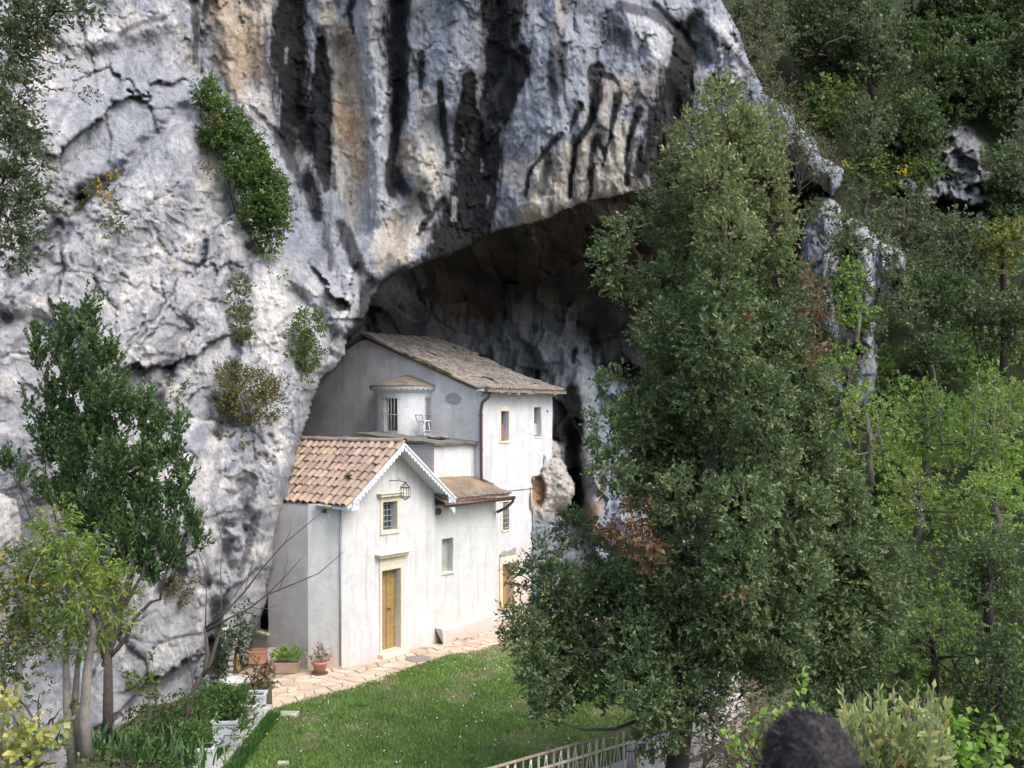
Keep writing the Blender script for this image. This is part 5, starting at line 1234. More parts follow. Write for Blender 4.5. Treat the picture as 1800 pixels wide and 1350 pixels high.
tube_bm(bm, tr, [.24, .185, .165, .16, .15, .13, .10, .07, .045, .02], 12)
for i, pq in enumerate(pf[:-26]):
    if i % 2: continue
    c = Vector(pq[0]) - base; zt = c.z - .5 - .25 * abs(c.x); best = min(tr[2:], key=lambda p: abs(p.z - zt)); L = (c - best).length
    bough(bm, best, c, max(.02, min(.075, .02 * L)), .008, i, sag=-.12, seg=5)
from_bm('trunk', bm, M_bark, oak, smooth=True)

# --- young dark evergreen on the left
lt = empty('young_evergreen', P(190, 1190, 18.5), label='dark glossy young evergreen tree growing before the pale rock face', cat='tree')
pf = [px_puff(px, py, 18.5 + dY, rx, ry) for px, py, rx, ry, dY in (
    (158, 550, 10, 24, 0), (155, 590, 18, 30, 0), (105, 580, 14, 30, .2), (112, 625, 20, 36, 0), (62, 605, 10, 22, .2), (70, 640, 12, 22, .2), (165, 640, 26, 34, -.2), (198, 640, 14, 30, 0), (208, 690, 18, 30, 0), (130, 680, 34, 40, 0), (180, 710, 32, 40, -.3),
    (90, 700, 14, 28, .2), (110, 750, 30, 36, .2), (170, 770, 44, 40, 0), (230, 740, 20, 34, 0), (258, 710, 8, 24, 0), (262, 760, 18, 34, .2), (285, 750, 10, 28, 0), (50, 720, 8, 22, .3), (68, 760, 12, 26, .2), (85, 800, 18, 26, .2), (130, 820, 36, 34, 0),
    (200, 820, 46, 36, -.3), (262, 820, 30, 34, 0), (318, 760, 10, 22, .1), (305, 810, 18, 30, .2), (325, 850, 12, 22, .1), (15, 820, 14, 14, .3), (38, 845, 12, 12, .3), (70, 870, 18, 14, .2), (110, 880, 30, 34, 0), (180, 880, 44, 36, -.2), (250, 880, 38, 34, 0), (310, 890, 24, 26, .1),
    (150, 930, 30, 26, .2), (215, 940, 42, 34, -.2), (280, 940, 36, 32, 0), (335, 930, 14, 24, .2), (240, 990, 40, 26, 0), (300, 985, 28, 26, .2), (350, 960, 10, 20, .2), (265, 1020, 22, 16, .1))]
pf = [(a[0], a[1] * .72, a[2] * .8, a[3] * 1.0) for a in pf]
crown('crown', lt, pf, 1350, .085, 111, [(.045, .085, .030), (.070, .12, .040)], M_gloss, per=11, twig=.32, lw=.28, up=1.7, shell=.35, gap=-.30, tipc=(.10, .18, .06), tipf=.15, spread=.6, outw=.5)
bm = bmesh.new(); b0 = lt.location
root = Vector((0, 0, -.6))
for i, (px, py) in enumerate(((158, 560), (108, 590), (65, 620), (200, 650), (262, 720), (285, 760), (318, 780), (340, 930), (20, 830), (60, 740), (240, 990))):
    bough(bm, root + Vector((random.uniform(-.1, .1), 0, .8 + .15 * (i % 3))), P(px, py, 18.5) - b0, .05, .007, 300 + i, sag=-.10, n=9, seg=6)
tube_bm(bm, [Vector((0, 0, -1.2)), root, Vector((0, 0, .9))], [.11, .1, .07], 8)
from_bm('trunk', bm, M_bark, lt, smooth=True)

# --- pale stemmed trees lower left with arching narrow leaves
YG = [(.17, .24, .05), (.12, .20, .04)]
def slim_tree(name, label, puffs, trunks, Y, seed, pal, dens=150, leaf=.11, lw=.12, grp=None, tipc=None, r0=.085, mat=None, gap=-.05, bark=None, **kw):
    base = P(*trunks[0][0], Y); t_ = empty(name, base, label=label, cat='tree', group=grp)
    crown('crown', t_, [px_puff(a[0], a[1], Y + (a[4] if len(a) > 4 else 0), a[2], a[3]) for a in puffs], dens * 3.0, leaf, seed, pal, mat or M_leaf, lw=lw * 1.25, gap=gap - .15, tipc=tipc, tipf=.12, **kw)
    bm = bmesh.new()
    for i, tr in enumerate(trunks):
        pts = [P(x, y, Y + .1 * i) - base for x, y in tr]; n_ = len(pts); sc = 1 if i == 0 else .8
        tube_bm(bm, pts, [r0 * sc * (1 - .8 * k / (n_ - 1)) for k in range(n_)], 8)
    rr_ = random.Random(seed); tops = [P(x, y, Y) - base for tr in trunks for x, y in tr[len(tr) // 2:]]
    for a in puffs:
        c = P(a[0], a[1], Y + (a[4] if len(a) > 4 else 0)) - base; s_ = min(tops, key=lambda p: (p - c).length + max(0, p.z - c.z) * 2); bough(bm, s_, c, r0 * .28, .006, rr_.randrange(9999), sag=-.1, seg=5)
        for k in range(2): bough(bm, c, c + Vector((rr_.uniform(-1, 1) * a[2], rr_.uniform(-.5, .5) * a[2], rr_.uniform(-.2, 1) * a[3])) / F * Y, r0 * .1, .003, rr_.randrange(9999), seg=4, n=3)
    from_bm('trunk', bm, bark or M_barkpale, t_, smooth=True); return t_
slim_tree('slender_tree', 'slender pale trunked tree with drooping yellow green leaves before the rock', [(105, 935, 30, 30), (120, 985, 44, 34), (70, 1010, 30, 30, .2), (170, 1010, 40, 30), (200, 1050, 30, 24), (120, 1045, 46, 34, -.2), (80, 1080, 36, 28, .2), (165, 1090, 36, 24), (150, 1130, 24, 16), (205, 1085, 20, 16), (60, 1120, 24, 16)],
          [[(152, 1330), (148, 1260), (153, 1180), (165, 1110), (140, 1030), (115, 940)], [(128, 1345), (118, 1250), (116, 1160), (122, 1060), (110, 980)], [(135, 1320), (132, 1230), (138, 1150), (160, 1060)]], 14.5, 121, YG, tipc=(.26, .27, .05), droop=.3, twig=.3, dens=230, leaf=.10, r0=.095)
slim_tree('dense_shrub_tree', 'broad mixed green shrub tree at the left picture edge below the white boulder', [(20, 1000, 30, 24), (40, 1050, 30, 30), (10, 1060, 24, 34), (50, 1110, 34, 26), (15, 1130, 26, 30), (40, 1170, 26, 20), (5, 1190, 20, 20), (90, 1130, 20, 14), (70, 980, 16, 14)],
          [[(40, 1350), (30, 1250), (35, 1150), (30, 1060)], [(-10, 1350), (5, 1250), (10, 1130)]], 13.8, 122, [(.06, .10, .03), (.09, .12, .035)], tipc=(.28, .24, .04), dens=240, leaf=.08, lw=.2)

# --- leafless dark shrub tree with long arching boughs
bt_ = empty('bare_tree', P(330, 1270, 19.0), label='bare brown forked tree with long thin boughs reaching across the chapel corner', cat='tree')
bm = bmesh.new(); b0 = bt_.location
def path(pts, rs, Y=19.0, dY=0): 
    pp = [P(x, y, Y + dY * k / max(1, len(pts) - 1)) - b0 for k, (x, y) in enumerate(pts)]; tube_bm(bm, pp, [q_ * .78 for q_ in rs], 7)
path([(328, 1285), (332, 1240), (345, 1205), (360, 1180), (365, 1150), (362, 1115), (360, 1105)], [.10, .085, .07, .055, .045, .04, .035])
path([(356, 1188), (370, 1165), (380, 1130), (390, 1100), (392, 1080)], [.06, .05, .045, .035, .025])
path([(361, 1105), (395, 1078), (430, 1040), (460, 1000), (500, 955), (545, 918), (582, 884)], [.035, .028, .024, .019, .014, .010, .006], dY=-.5)
path([(362, 1110), (400, 1088), (440, 1068), (470, 1045), (520, 1025), (560, 1008), (595, 978), (606, 968)], [.032, .027, .024, .019, .015, .011, .007, .004], dY=-.8)
path([(470, 1045), (500, 1015), (522, 990), (536, 975)], [.014, .01, .008, .005], dY=-.3)
path([(490, 1040), (500, 1010), (505, 985), (502, 965)], [.010, .008, .006, .004])
path([(361, 1108), (362, 1070), (363, 1040), (360, 1000), (345, 960), (350, 920)], [.022, .016, .012, .009, .007, .004])
path([(390, 1090), (388, 1050), (388, 1000), (392, 960), (380, 900), (365, 860)], [.02, .014, .01, .008, .006, .004])
path([(375, 1095), (410, 1050), (430, 1020), (448, 990)], [.018, .012, .009, .005], dY=.3)
path([(430, 1040), (440, 1000), (446, 985)], [.010, .007, .004])
path([(500, 955), (510, 935), (512, 880)], [.009, .006, .003])
path([(340, 1215), (335, 1170), (325, 1140)], [.012, .008, .005]); path([(440, 1068), (470, 1070), (490, 1062)], [.01, .007, .004])
from_bm('trunk', bm, simple_mat('grey_brown_bark', (.13, .105, .09), (.075, .06, .05), 9, .9, .6, 25, .01), bt_, smooth=True)

# --- overhanging olive grey foliage, top left
ol = [(.07, .10, .05), (.11, .14, .075)]
t_ = slim_tree('leaning_olive', 'grey green narrow leaved tree hanging over the cliff at the left edge', [(15, 20, 44, 28), (60, 22, 34, 20), (120, 14, 34, 13), (170, 12, 22, 9), (50, 65, 20, 14), (95, 70, 12, 9), (25, 105, 24, 20), (105, 112, 10, 6), (15, 160, 28, 26), (60, 150, 16, 12), (10, 210, 30, 30), (50, 230, 18, 16), (15, 270, 32, 32), (58, 290, 16, 18),
       (15, 330, 34, 30), (58, 350, 16, 18), (10, 390, 28, 26), (48, 400, 14, 14), (25, 440, 24, 20), (15, 70, 26, 20)],
       [[(-60, 460), (-40, 330), (-10, 200), (20, 90), (100, 20)], [(-40, 420), (0, 330), (40, 250)]], 15.0, 131, ol, dens=430, leaf=.075, lw=.20, r0=.05, gap=-.15, up=.1, bark=M_bark)

# --- bushes rooted on the cliff
def bush(name, label, puffs, Y, seed, pal, dens=260, leaf=.07, cat='bush', grp=None, stems=True, mat=None, lw=.22, gap=-.1, tipc=None, **kw):
    cx = sum(a[0] for a in puffs) / len(puffs); cy = max(a[1] + a[3] * .7 for a in puffs)
    b_ = empty(name, P(cx, cy, Y), label=label, cat=cat, group=grp)
    o = crown('foliage', b_, [px_puff(a[0], a[1], Y + (a[4] if len(a) > 4 else 0), a[2], a[3]) for a in puffs], dens * 2.3, leaf * 1.05, seed, pal, mat or M_leaf, lw=lw * 1.3, gap=gap - .18, tipc=tipc, **{'twig': leaf * 3.2, 'shell': .3, **kw})
    if stems:
        bm = bmesh.new()
        for i, a in enumerate(puffs): bough(bm, Vector((random.uniform(-.05, .05), .05, 0)), P(a[0], a[1] - a[3] * .3, Y) - b_.location, .018, .005, seed + i, seg=5)
        from_bm('stems', bm, M_bark, b_, smooth=True)
    return b_
BG = [(.07, .15, .03), (.10, .19, .045)]
bush('cliff_bush', 'big dense dark green bush filling the gully in the middle of the cliff', [(365, 165, 18, 22), (390, 195, 22, 20), (410, 225, 24, 20), (375, 240, 20, 16, -.2), (430, 265, 34, 26), (440, 300, 40, 26, -.2), (460, 330, 40, 30, -.2), (470, 365, 34, 26, -.3), (450, 380, 26, 22, -.2), (480, 400, 22, 18), (470, 430, 18, 12)], 27.0, 141, [(.055, .10, .024), (.085, .135, .035)], dens=620, leaf=.08, tipc=(.12, .19, .05), spread=1.2)
bush('cliff_bush', 'thin upright green bush clinging to the white buttress edge left of the cave', [(420, 500, 12, 14), (424, 530, 18, 22), (422, 570, 16, 24), (430, 600, 10, 10)], 25.4, 142, [(.075, .11, .03), (.10, .12, .045)], gap=-.02)
bush('cliff_bush', 'loose green bush with bare twigs close above the chapel passage', [(528, 545, 10, 10), (545, 570, 22, 24), (520, 600, 20, 24), (545, 625, 20, 20), (510, 640, 24, 20), (530, 660, 14, 12)], 26.2, 143, [(.09, .13, .035), (.12, .18, .045)], gap=-.1, dens=330)
bush('cliff_bush', 'round olive brown bush bulging from the rock above the left chapel wall', [(410, 660, 26, 20), (450, 680, 44, 28), (430, 710, 44, 26), (480, 700, 26, 24), (400, 700, 20, 26), (455, 735, 30, 12)], 24.0, 144, [(.10, .12, .035), (.14, .14, .05)], dens=420, leaf=.055, tipc=(.17, .13, .04))
bush('rock_tuft', 'round green tuft on the white ledge below the gully bush', [(482, 490, 15, 14)], 27.2, 145, BG, cat='plant', stems=False)
bush('rock_tuft', 'small grey green tuft high on the open left rock', [(190, 402, 16, 12), (208, 394, 12, 10)], 23.6, 146, [(.09, .13, .05), (.07, .10, .03)], cat='plant', stems=False)
bush('rock_tuft', 'yellow flowering tuft in the dark diagonal crevice', [(185, 345, 14, 16), (208, 315, 10, 8)], 23.8, 147, [(.16, .14, .03), (.10, .11, .03)], cat='plant', stems=False, tipc=(.45, .30, .03))
bush('rock_tuft', 'dry grass tuft under the left pine coloured branches', [(165, 335, 10, 8), (150, 350, 8, 8)], 23.8, 148, [(.10, .09, .04), (.13, .12, .05)], cat='plant', stems=False)
bush('rock_tuft', 'tiny olive tuft beside the young evergreen', [(308, 682, 14, 9)], 23.4, 149, [(.10, .11, .04), (.13, .13, .06)], cat='plant', stems=False)
bush('rock_tuft', 'hanging green tuft under the olive brown bush', [(390, 770, 26, 12), (430, 775, 12, 8)], 23.9, 150, [(.10, .13, .04), (.15, .15, .04)], cat='plant', stems=False)
bush('rock_tuft', 'two brownish tufts in the hollow of the lower rock', [(318, 1035, 14, 20), (345, 1010, 12, 12)], 21.8, 151, [(.11, .10, .05), (.14, .13, .05)], cat='plant', stems=False)
bush('rock_tuft', 'bright green tuft low on the rock beside the pale trunks', [(262, 1200, 24, 14), (235, 1195, 14, 10)], 20.3, 152, [(.10, .17, .04), (.13, .18, .05)], cat='plant', stems=False)
bush('rock_tuft', 'green tuft half way up the lowest rock by the trunk', [(256, 1150, 12, 7), (170, 1205, 14, 12)], 20.6, 153, BG, cat='plant', stems=False)
bush('rock_tuft', 'small green tufts on the left upper rock plate', [(125, 170, 10, 10), (155, 170, 10, 10)], 24.6, 154, [(.09, .13, .05), (.12, .12, .04)], cat='plant', stems=False, dens=150)
bush('rock_tuft', 'dry brown tuft on the rim beside the gully bush', [(375, 290, 10, 14), (372, 210, 12, 10)], 26.4, 155, [(.14, .10, .06), (.09, .10, .04)], cat='plant', stems=False)
bush('rock_fringe', 'brown grass fringe where the cliff rim meets the wooded slope', [(1345, 130, 20, 34), (1370, 170, 22, 24), (1400, 215, 24, 20), (1430, 270, 24, 24), (1450, 310, 16, 16), (1330, 60, 18, 34), (1395, 250, 20, 14)], 34.0, 156, [(.11, .115, .05), (.085, .10, .04)], dens=110, leaf=.14, lw=.08, cat='plant', tipc=(.16, .12, .08))
bush('rock_plant', 'small fern like plants on the rock wall right of the tall house', [(975, 905, 26, 6), (1000, 912, 26, 8)], 33.4, 157, [(.05, .07, .02), (.09, .07, .03)], dens=200, leaf=.06, cat='plant', stems=False)

# --- white boulder at the left edge
bm = bmesh.new(); bmesh.ops.create_icosphere(bm, subdivisions=6, radius=1)
for v in bm.verts:
    d = v.co.normalized(); v.co = d * (1 + .22 * mnoise.noise(d * 1.4) + .07 * mnoise.noise(d * 5) + .02 * mnoise.noise(d * 16)); v.co.x *= 1.0; v.co.y *= .9; v.co.z *= .72
me = bpy.data.meshes.new('boulder'); bm.to_mesh(me); bm.free(); me.polygons.foreach_set('use_smooth', [True] * len(me.polygons))
ca = me.color_attributes.new('tint', 'FLOAT_COLOR', 'POINT')
for i, v in enumerate(me.vertices): k = .66 + .05 * mnoise.noise(v.co * 3); ca.data[i].color = (k, k * .99, k * .97, 1)
o = link('boulder', me, M_rock); o.location = P(-42, 925, 17.0); o.rotation_euler = (0, .25, .3); o.scale = (.78, .8, .9); tag(o, 'bright white boulder leaning out at the left picture edge', 'boulder')

# ================================================================ wooded slope: trees one by one
def tree(label, px, py, rx, ry, Y, seed, pal, leaf=.17, dens=46, n=9, name='tree', trunk=True, tipc=None, gap=-.06, lw=.26, bark=None, cat='tree', mat=None, low=1.0, lean=0, vis=None):
    r_ = random.Random(seed); base = P(px + lean, py + ry * low, Y); t_ = empty(name, base, label=label, cat=cat)
    pf = []
    for i in range(n):
        a = 2 * math.pi * i / n + r_.uniform(-.4, .4); k = r_.uniform(.35, .78) if i else 0
        s_ = r_.uniform(.34, .52)
        pf.append(px_puff(px + math.cos(a) * rx * k, py + math.sin(a) * ry * k, Y + r_.uniform(-.5, .5) * rx / F * Y, rx * s_ * .88, ry * s_ * .8))
    crown('crown', t_, pf, dens * 2.7, leaf, seed, pal, mat or M_leaf, per=9, twig=leaf * 2.2, lw=lw * 1.35, gap=gap - .2, shell=.4, tipc=tipc, tipf=.2, gfreq=.9)
    if trunk:
        bm = bmesh.new(); c0 = P(px, py, Y) - base; rt = rx / F * Y * .06 + .03
        tr = [Vector((0, 0, -.3)), c0 * .4 + Vector((r_.uniform(-.2, .2), 0, 0)), c0, c0 + Vector((r_.uniform(-.2, .2), 0, ry / F * Y * .5))]
        tube_bm(bm, tr, [rt * 1.3, rt, rt * .6, rt * .2], 7)
        for a in pf: bough(bm, tr[1].lerp(tr[2], r_.random()), Vector(a[0]) - base, rt * .4, .01, r_.randrange(9999), seg=5)
        if vis:
            for v in vis: tube('limb', [tr[1].lerp(tr[2], .2)] + [P(x, y, Y - rx / F * Y * .8) - base for x, y in v[1:]], [rt * .35] + [rt * .3 * (1 - .7 * k / (len(v) - 1)) for k in range(1, len(v))], bark or M_bark, t_, 6)
        from_bm('trunk', bm, bark or M_bark, t_, smooth=True)
    return t_
D1 = [(.038, .062, .026), (.062, .092, .038)]; D2 = [(.056, .090, .034), (.088, .130, .048)]; D3 = [(.078, .105, .052), (.12, .15, .08)]
S1 = [(.14, .235, .055), (.20, .29, .08)]; S2 = [(.17, .25, .065), (.24, .31, .09)]; O1 = [(.16, .19, .05), (.11, .15, .045)]
tree('dark spreading oak with curved black bough high above the cave', 1470, 60, 120, 84, 47, 201, D1, n=13, tipc=(.07, .09, .04), vis=[[(1425, 130), (1436, 95), (1455, 75), (1490, 62)], [(1398, 125), (1405, 85), (1430, 45)]])
tree('grey green lobe of oak crown hanging toward the centre of the slope', 1535, 100, 56, 62, 45.5, 202, D3, n=8)
tree('pale shrubby tree right at the cliff rim top', 1335, 40, 56, 84, 42, 203, D3, n=9, leaf=.14, tipc=(.12, .13, .07))
tree('deep green tree filling the upper right corner', 1720, 40, 130, 80, 53, 204, D1, n=14, leaf=.2)
tree('rounded mid green tree under the corner tree', 1690, 150, 80, 70, 49, 205, D2, n=10, leaf=.18, tipc=(.07, .11, .03))
tree('large dark rounded tree at the upper right edge', 1790, 130, 70, 90, 48, 206, D2, n=10, leaf=.18)
tree('narrow grey leaved tree hanging in at the right edge', 1800, 240, 30, 110, 30, 207, [(.09, .105, .07), (.12, .14, .10)], n=9, leaf=.10, lw=.16, trunk=False)
tree('vivid green undergrowth tree between rim and dark oak', 1455, 190, 50, 60, 44, 208, [(.06, .105, .028), (.08, .13, .035)], n=8, tipc=(.15, .17, .04))
tree('low dull green bush below the dark oak', 1530, 215, 56, 44, 43.5, 209, D3, n=8, leaf=.15)
tree('dark bush with yellow broom above the pillar rocks', 1520, 300, 50, 44, 42, 210, D2, n=8, leaf=.15)
tree('green bush beside the upper rock outcrop', 1620, 225, 60, 56, 46, 211, D2, n=9)
tree('brush climbing between the two outcrops', 1640, 290, 30, 24, 44, 212, D1, n=5, leaf=.13)
tree('dark tree right of the upper outcrop', 1790, 330, 56, 54, 44, 213, D1, n=8)
bush('broom_bush', 'yellow flowering broom left of the outcrop', [(1580, 315, 20, 12), (1550, 285, 16, 8), (1490, 300, 12, 14)], 41.0, 214, [(.22, .21, .03), (.10, .13, .03)], dens=45, leaf=.10, stems=False, tipc=(.50, .40, .03))
bush('hillside_grass', 'bright grass patch beside the broom', [(1630, 305, 34, 12), (1600, 290, 24, 8)], 42.0, 215, [(.07, .13, .02), (.09, .14, .03)], dens=70, leaf=.16, lw=.08, stems=False, cat='plant')
tree('olive toned tree standing over the pillar rocks', 1590, 385, 62, 50, 39, 216, D3, n=9, leaf=.13, tipc=(.12, .13, .07))
tree('small grey tree right on the pillar top', 1525, 350, 36, 34, 38, 217, D3, n=6, leaf=.12)
tree('greyish oak below the outcrops', 1680, 430, 76, 60, 38.5, 218, D3, n=10, leaf=.13)
tree('yellow green leafing tree at the right edge halfway up', 1765, 440, 60, 66, 37.5, 219, O1, n=10, leaf=.12, tipc=(.20, .20, .04))
tree('dark oak with lit top right of the pillars', 1650, 520, 70, 60, 36.5, 220, D2, n=10, leaf=.13)
tree('broad dark oak at the right edge mid height', 1765, 570, 80, 76, 35.5, 221, [(.07, .10, .045), (.115, .15, .07)], n=12, leaf=.13)
tree('dark oak spreading over the foot of the pillars', 1640, 610, 66, 50, 35, 222, D2, n=9, leaf=.12, gap=0)
tree('pale green sapling leaning before the dark pillar hollow', 1505, 520, 38, 66, 33.5, 223, S1, n=9, leaf=.10, dens=56, gap=-.08, bark=M_barkpale)
tree('low light green sapling under the pillars', 1490, 660, 56, 56, 33, 224, S1, n=9, leaf=.10, dens=48, gap=-.02)
bark_l = simple_mat('grey_bark', (.13, .12, .105), (.08, .07, .06), 6, .9, .5, 22, .015)
tree('light spring green tree with thin grey stems behind the oak', 1530, 760, 70, 76, 30, 225, S2, n=12, leaf=.085, dens=62, gap=-.02, lw=.2, bark=bark_l, vis=[[(1560, 900), (1550, 800), (1540, 720)], [(1520, 880), (1500, 800), (1480, 740)]])
tree('airy spring green tree in the middle of the right side', 1630, 740, 76, 90, 31, 226, S1, n=13, leaf=.085, dens=60, gap=-.02, lw=.2, bark=bark_l, vis=[[(1650, 900), (1655, 800), (1650, 700), (1640, 640)], [(1660, 880), (1690, 780), (1720, 740)]])
tree('airy spring green tree at the right edge', 1745, 740, 76, 90, 30.5, 227, [(.14, .23, .055), (.20, .28, .08)], n=13, leaf=.085, dens=60, gap=-.02, lw=.2, bark=bark_l, vis=[[(1700, 900), (1705, 800), (1715, 700), (1722, 640)]])
tree('brownish budding tree below the airy spring trees', 1610, 870, 76, 60, 28.5, 228, [(.22, .28, .08), (.17, .25, .07)], n=11, leaf=.08, dens=66, gap=-.02, lw=.2, bark=bark_l, vis=[[(1630, 1010), (1620, 900), (1590, 840)], [(1650, 1000), (1690, 900), (1720, 850)]])
tree('green budding tree near the right edge', 1745, 880, 76, 60, 28, 229, [(.17, .27, .06), (.21, .30, .08)], n=11, leaf=.08, dens=66, gap=-.02, lw=.2, bark=bark_l)
tree('dusky oak just behind the big oak crown', 1570, 1010, 80, 76, 25, 230, [(.08, .12, .05), (.125, .17, .075)], n=12, leaf=.085, dens=100, lw=.22)
tree('dark oak at the right edge low down', 1740, 1010, 90, 80, 25.5, 231, [(.07, .115, .042), (.11, .16, .06)], n=12, leaf=.085, dens=95, lw=.22)
tree('half shaded thicket tree with visible thin stems', 1640, 1120, 90, 76, 23.5, 232, [(.095, .16, .04), (.14, .21, .06)], n=13, leaf=.08, dens=95, lw=.2, vis=[[(1720, 1300), (1690, 1200), (1660, 1120), (1650, 1050)], [(1700, 1260), (1730, 1150), (1750, 1080)]])
tree('dark thicket tree in the lower right corner', 1760, 1190, 80, 90, 22.5, 233, [(.052, .088, .034), (.08, .12, .048)], n=12, leaf=.08, dens=100, lw=.22, vis=[[(1745, 1350), (1740, 1250), (1735, 1150)]])
tree('dark low tree behind the dark haired head', 1500, 1190, 70, 60, 22.5, 234, [(.068, .115, .04), (.11, .165, .06)], n=10, leaf=.08, dens=100, lw=.22)
tree('shadowed tree between head and thicket', 1620, 1240, 70, 56, 21.5, 235, [(.07, .115, .042), (.11, .16, .055)], n=10, leaf=.075, dens=110, lw=.22)
tree('small dark tree hidden low behind the big oak', 1420, 1230, 56, 40, 20.5, 236, [(.068, .115, .04), (.11, .165, .06)], n=8, leaf=.075, dens=100, lw=.22)
bush('rim_shrub', 'green shrubs growing out of the broken rim tip right of the oak top', [(1395, 235, 22, 16), (1425, 262, 20, 14), (1380, 205, 16, 12), (1452, 300, 14, 12), (1415, 330, 16, 12), (1360, 175, 14, 12)], 33.4, 290, D3, dens=60, leaf=.11)
bush('pillar_shrub', 'green scrub spilling over the rock pillars beside the cave', [(1480, 430, 26, 20), (1455, 520, 20, 30), (1500, 500, 24, 24), (1440, 600, 24, 26), (1440, 372, 22, 14), (1500, 392, 26, 14), (1545, 430, 22, 16), (1575, 470, 22, 24), (1470, 470, 10, 20), (1530, 560, 26, 24), (1580, 540, 30, 26), (1470, 640, 30, 26), (1440, 700, 30, 30)], 34.0, 291, D3, dens=150, leaf=.11, tipc=(.17, .2, .08))
# general undergrowth over the slope
r = np.random.default_rng(61); pf = []
for i in range(900):
    px = r.uniform(1280, 1850) if i < 620 else r.uniform(1840, 2150); py = r.uniform(-20, 1340)
    if px < 1450 and 200 < py < 1150: continue
    if abs(px - 1690) < 70 and 215 < py < 385: continue
    if px < 1590 and 345 < py < 560: continue
    if px < 1340 + max(0, py) * .6 and py < 320: continue
    Yb = float(np.interp(py, [0, 350, 700, 1100, 1350], [53, 44.5, 36.5, 27, 21.5])); pf.append(px_puff(px, py, Yb - .3, r.uniform(18, 40), r.uniform(10, 22), None, S1 if 560 < py < 980 else ([(.10, .17, .04), (.15, .22, .06)] if py >= 980 else [(.06, .10, .03), (.10, .15, .05)])))
V, Fc, Cc = foliage(pf, 80, .15, 240, [(.06, .10, .03), (.10, .15, .05)], per=7, twig=.3, gap=-.2, gfreq=.8, lw=.32)
tag(np_mesh('undergrowth', V, Fc, M_leaf, colr=Cc), 'low mixed undergrowth covering the wooded slope', 'undergrowth', kind='stuff')

# ================================================================ flower bed on the left
bed = sheet('flower_bed', [(-9, 15), (-5.1, 15), (-5.1, 21.2), (-5.6, 23.2), (-9, 23.2)], .03, M_earth)
kerb = tag(slab_block('bed_kerb', [(-5.18, 15.2), (-5.04, 15.2), (-5.02, 20.9), (-5.16, 20.9)], -.01, .17, simple_mat('whitewashed_kerb', (.52, .52, .50), (.33, .32, .29), 4, .9, .6, 15, .02), jit=.02), 'long low whitewashed kerb between flower bed and lawn', 'kerb')
M_planter = simple_mat('white_concrete_planter', (.62, .66, .72), (.50, .53, .58), 5, .8, .3, 20, .006)
def planter(x, y, label, w=.42, h=.46, z=.14, seed=1, pal=None, lush=1.0):
    t_ = empty('square_planter', (x, y, z), .06, label=label, cat='planter', group='square white planters on the bed kerb')
    bm = bmesh.new(); pr = []
    for hw, zz_ in ((w * .42, 0), (w * .47, h - .06), (w * .52, h - .055), (w * .53, h), (w * .44, h), (w * .43, h - .05)):
        pr.append([bm.verts.new((a * hw, b_ * hw, zz_)) for a, b_ in ((-1, -1), (1, -1), (1, 1), (-1, 1))])
    for a, b_ in zip(pr, pr[1:]):
        for k in range(4): bm.faces.new((a[k], a[(k + 1) % 4], b_[(k + 1) % 4], b_[k]))
    bm.faces.new(pr[0][::-1]); bmesh.ops.recalc_face_normals(bm, faces=bm.faces); from_bm('body', bm, M_planter, t_)
    box('soil', (-w * .43, -w * .43, h - .08), (w * .43, w * .43, h - .05), M_earth, t_, 0)
    return t_
SPg = [(.07, .15, .03), (.10, .18, .045)]
pl = [(P(398, 1300, 18.5), 'white square planter with fresh green plant, middle of the row', .46), (P(352, 1347, 17.0), 'white square planter cut by the lower picture edge', .46), (P(452, 1240, 20.6), 'white planter closest to the stone basin end of the paving', .40)]
for i, (p, lb, w_) in enumerate(pl): planter(-5.30, p.y, lb, w_, .5, .13 if i < 2 else .0, i)
bush('leafy_plant', 'lush fresh green plant in the middle white planter', [(390, 1240, 22, 18), (420, 1232, 22, 16), (405, 1215, 18, 10), (430, 1245, 16, 14), (380, 1262, 16, 8)], 18.5, 251, SPg, dens=500, leaf=.06, cat='plant', gap=-.2)
bush('leafy_plant', 'green leafy plant in the planter nearest the viewer', [(330, 1300, 24, 18), (355, 1285, 22, 18), (315, 1320, 20, 14)], 17.0, 252, SPg, dens=420, leaf=.06, cat='plant', gap=-.15)
bush('rose_bush', 'reddish tinged rose bush beside the stone basin', [(455, 1180, 18, 16), (440, 1200, 16, 14), (468, 1195, 12, 16), (455, 1218, 12, 12), (430, 1180, 10, 8)], 21.0, 253, [(.06, .09, .03), (.13, .06, .035)], dens=330, leaf=.055, gap=-.05, mat=M_gloss)
bush('climbing_ivy', 'dark ivy wrapped round the white shrine columns', [(400, 1120, 14, 20), (425, 1115, 14, 24), (430, 1080, 12, 18), (385, 1160, 14, 20), (380, 1190, 16, 20), (430, 1145, 10, 14), (390, 1215, 16, 14)], 21.9, 254, [(.03, .065, .02), (.05, .09, .03)], dens=330, leaf=.06, cat='ivy', mat=M_gloss)
bush('garden_shrub', 'low dark shrub in the bed behind the nearest planter', [(290, 1260, 24, 14), (330, 1250, 24, 14), (260, 1290, 30, 18), (300, 1300, 26, 20), (345, 1245, 14, 12)], 17.8, 255, [(.05, .10, .025), (.07, .13, .035)], dens=300, leaf=.07)
bush('garden_shrub', 'mixed green shrub with reddish shoots at the foot of the rock', [(270, 1240, 20, 16), (300, 1230, 14, 18), (240, 1265, 22, 14)], 18.6, 256, [(.06, .11, .03), (.12, .07, .04)], dens=240, leaf=.06)
bush('garden_shrub', 'low leafy ground plant by the kerb between the planters', [(425, 1290, 14, 14), (440, 1278, 10, 10), (385, 1330, 14, 14), (395, 1318, 10, 10)], 18.0, 257, SPg, dens=380, leaf=.05, cat='plant', stems=False)
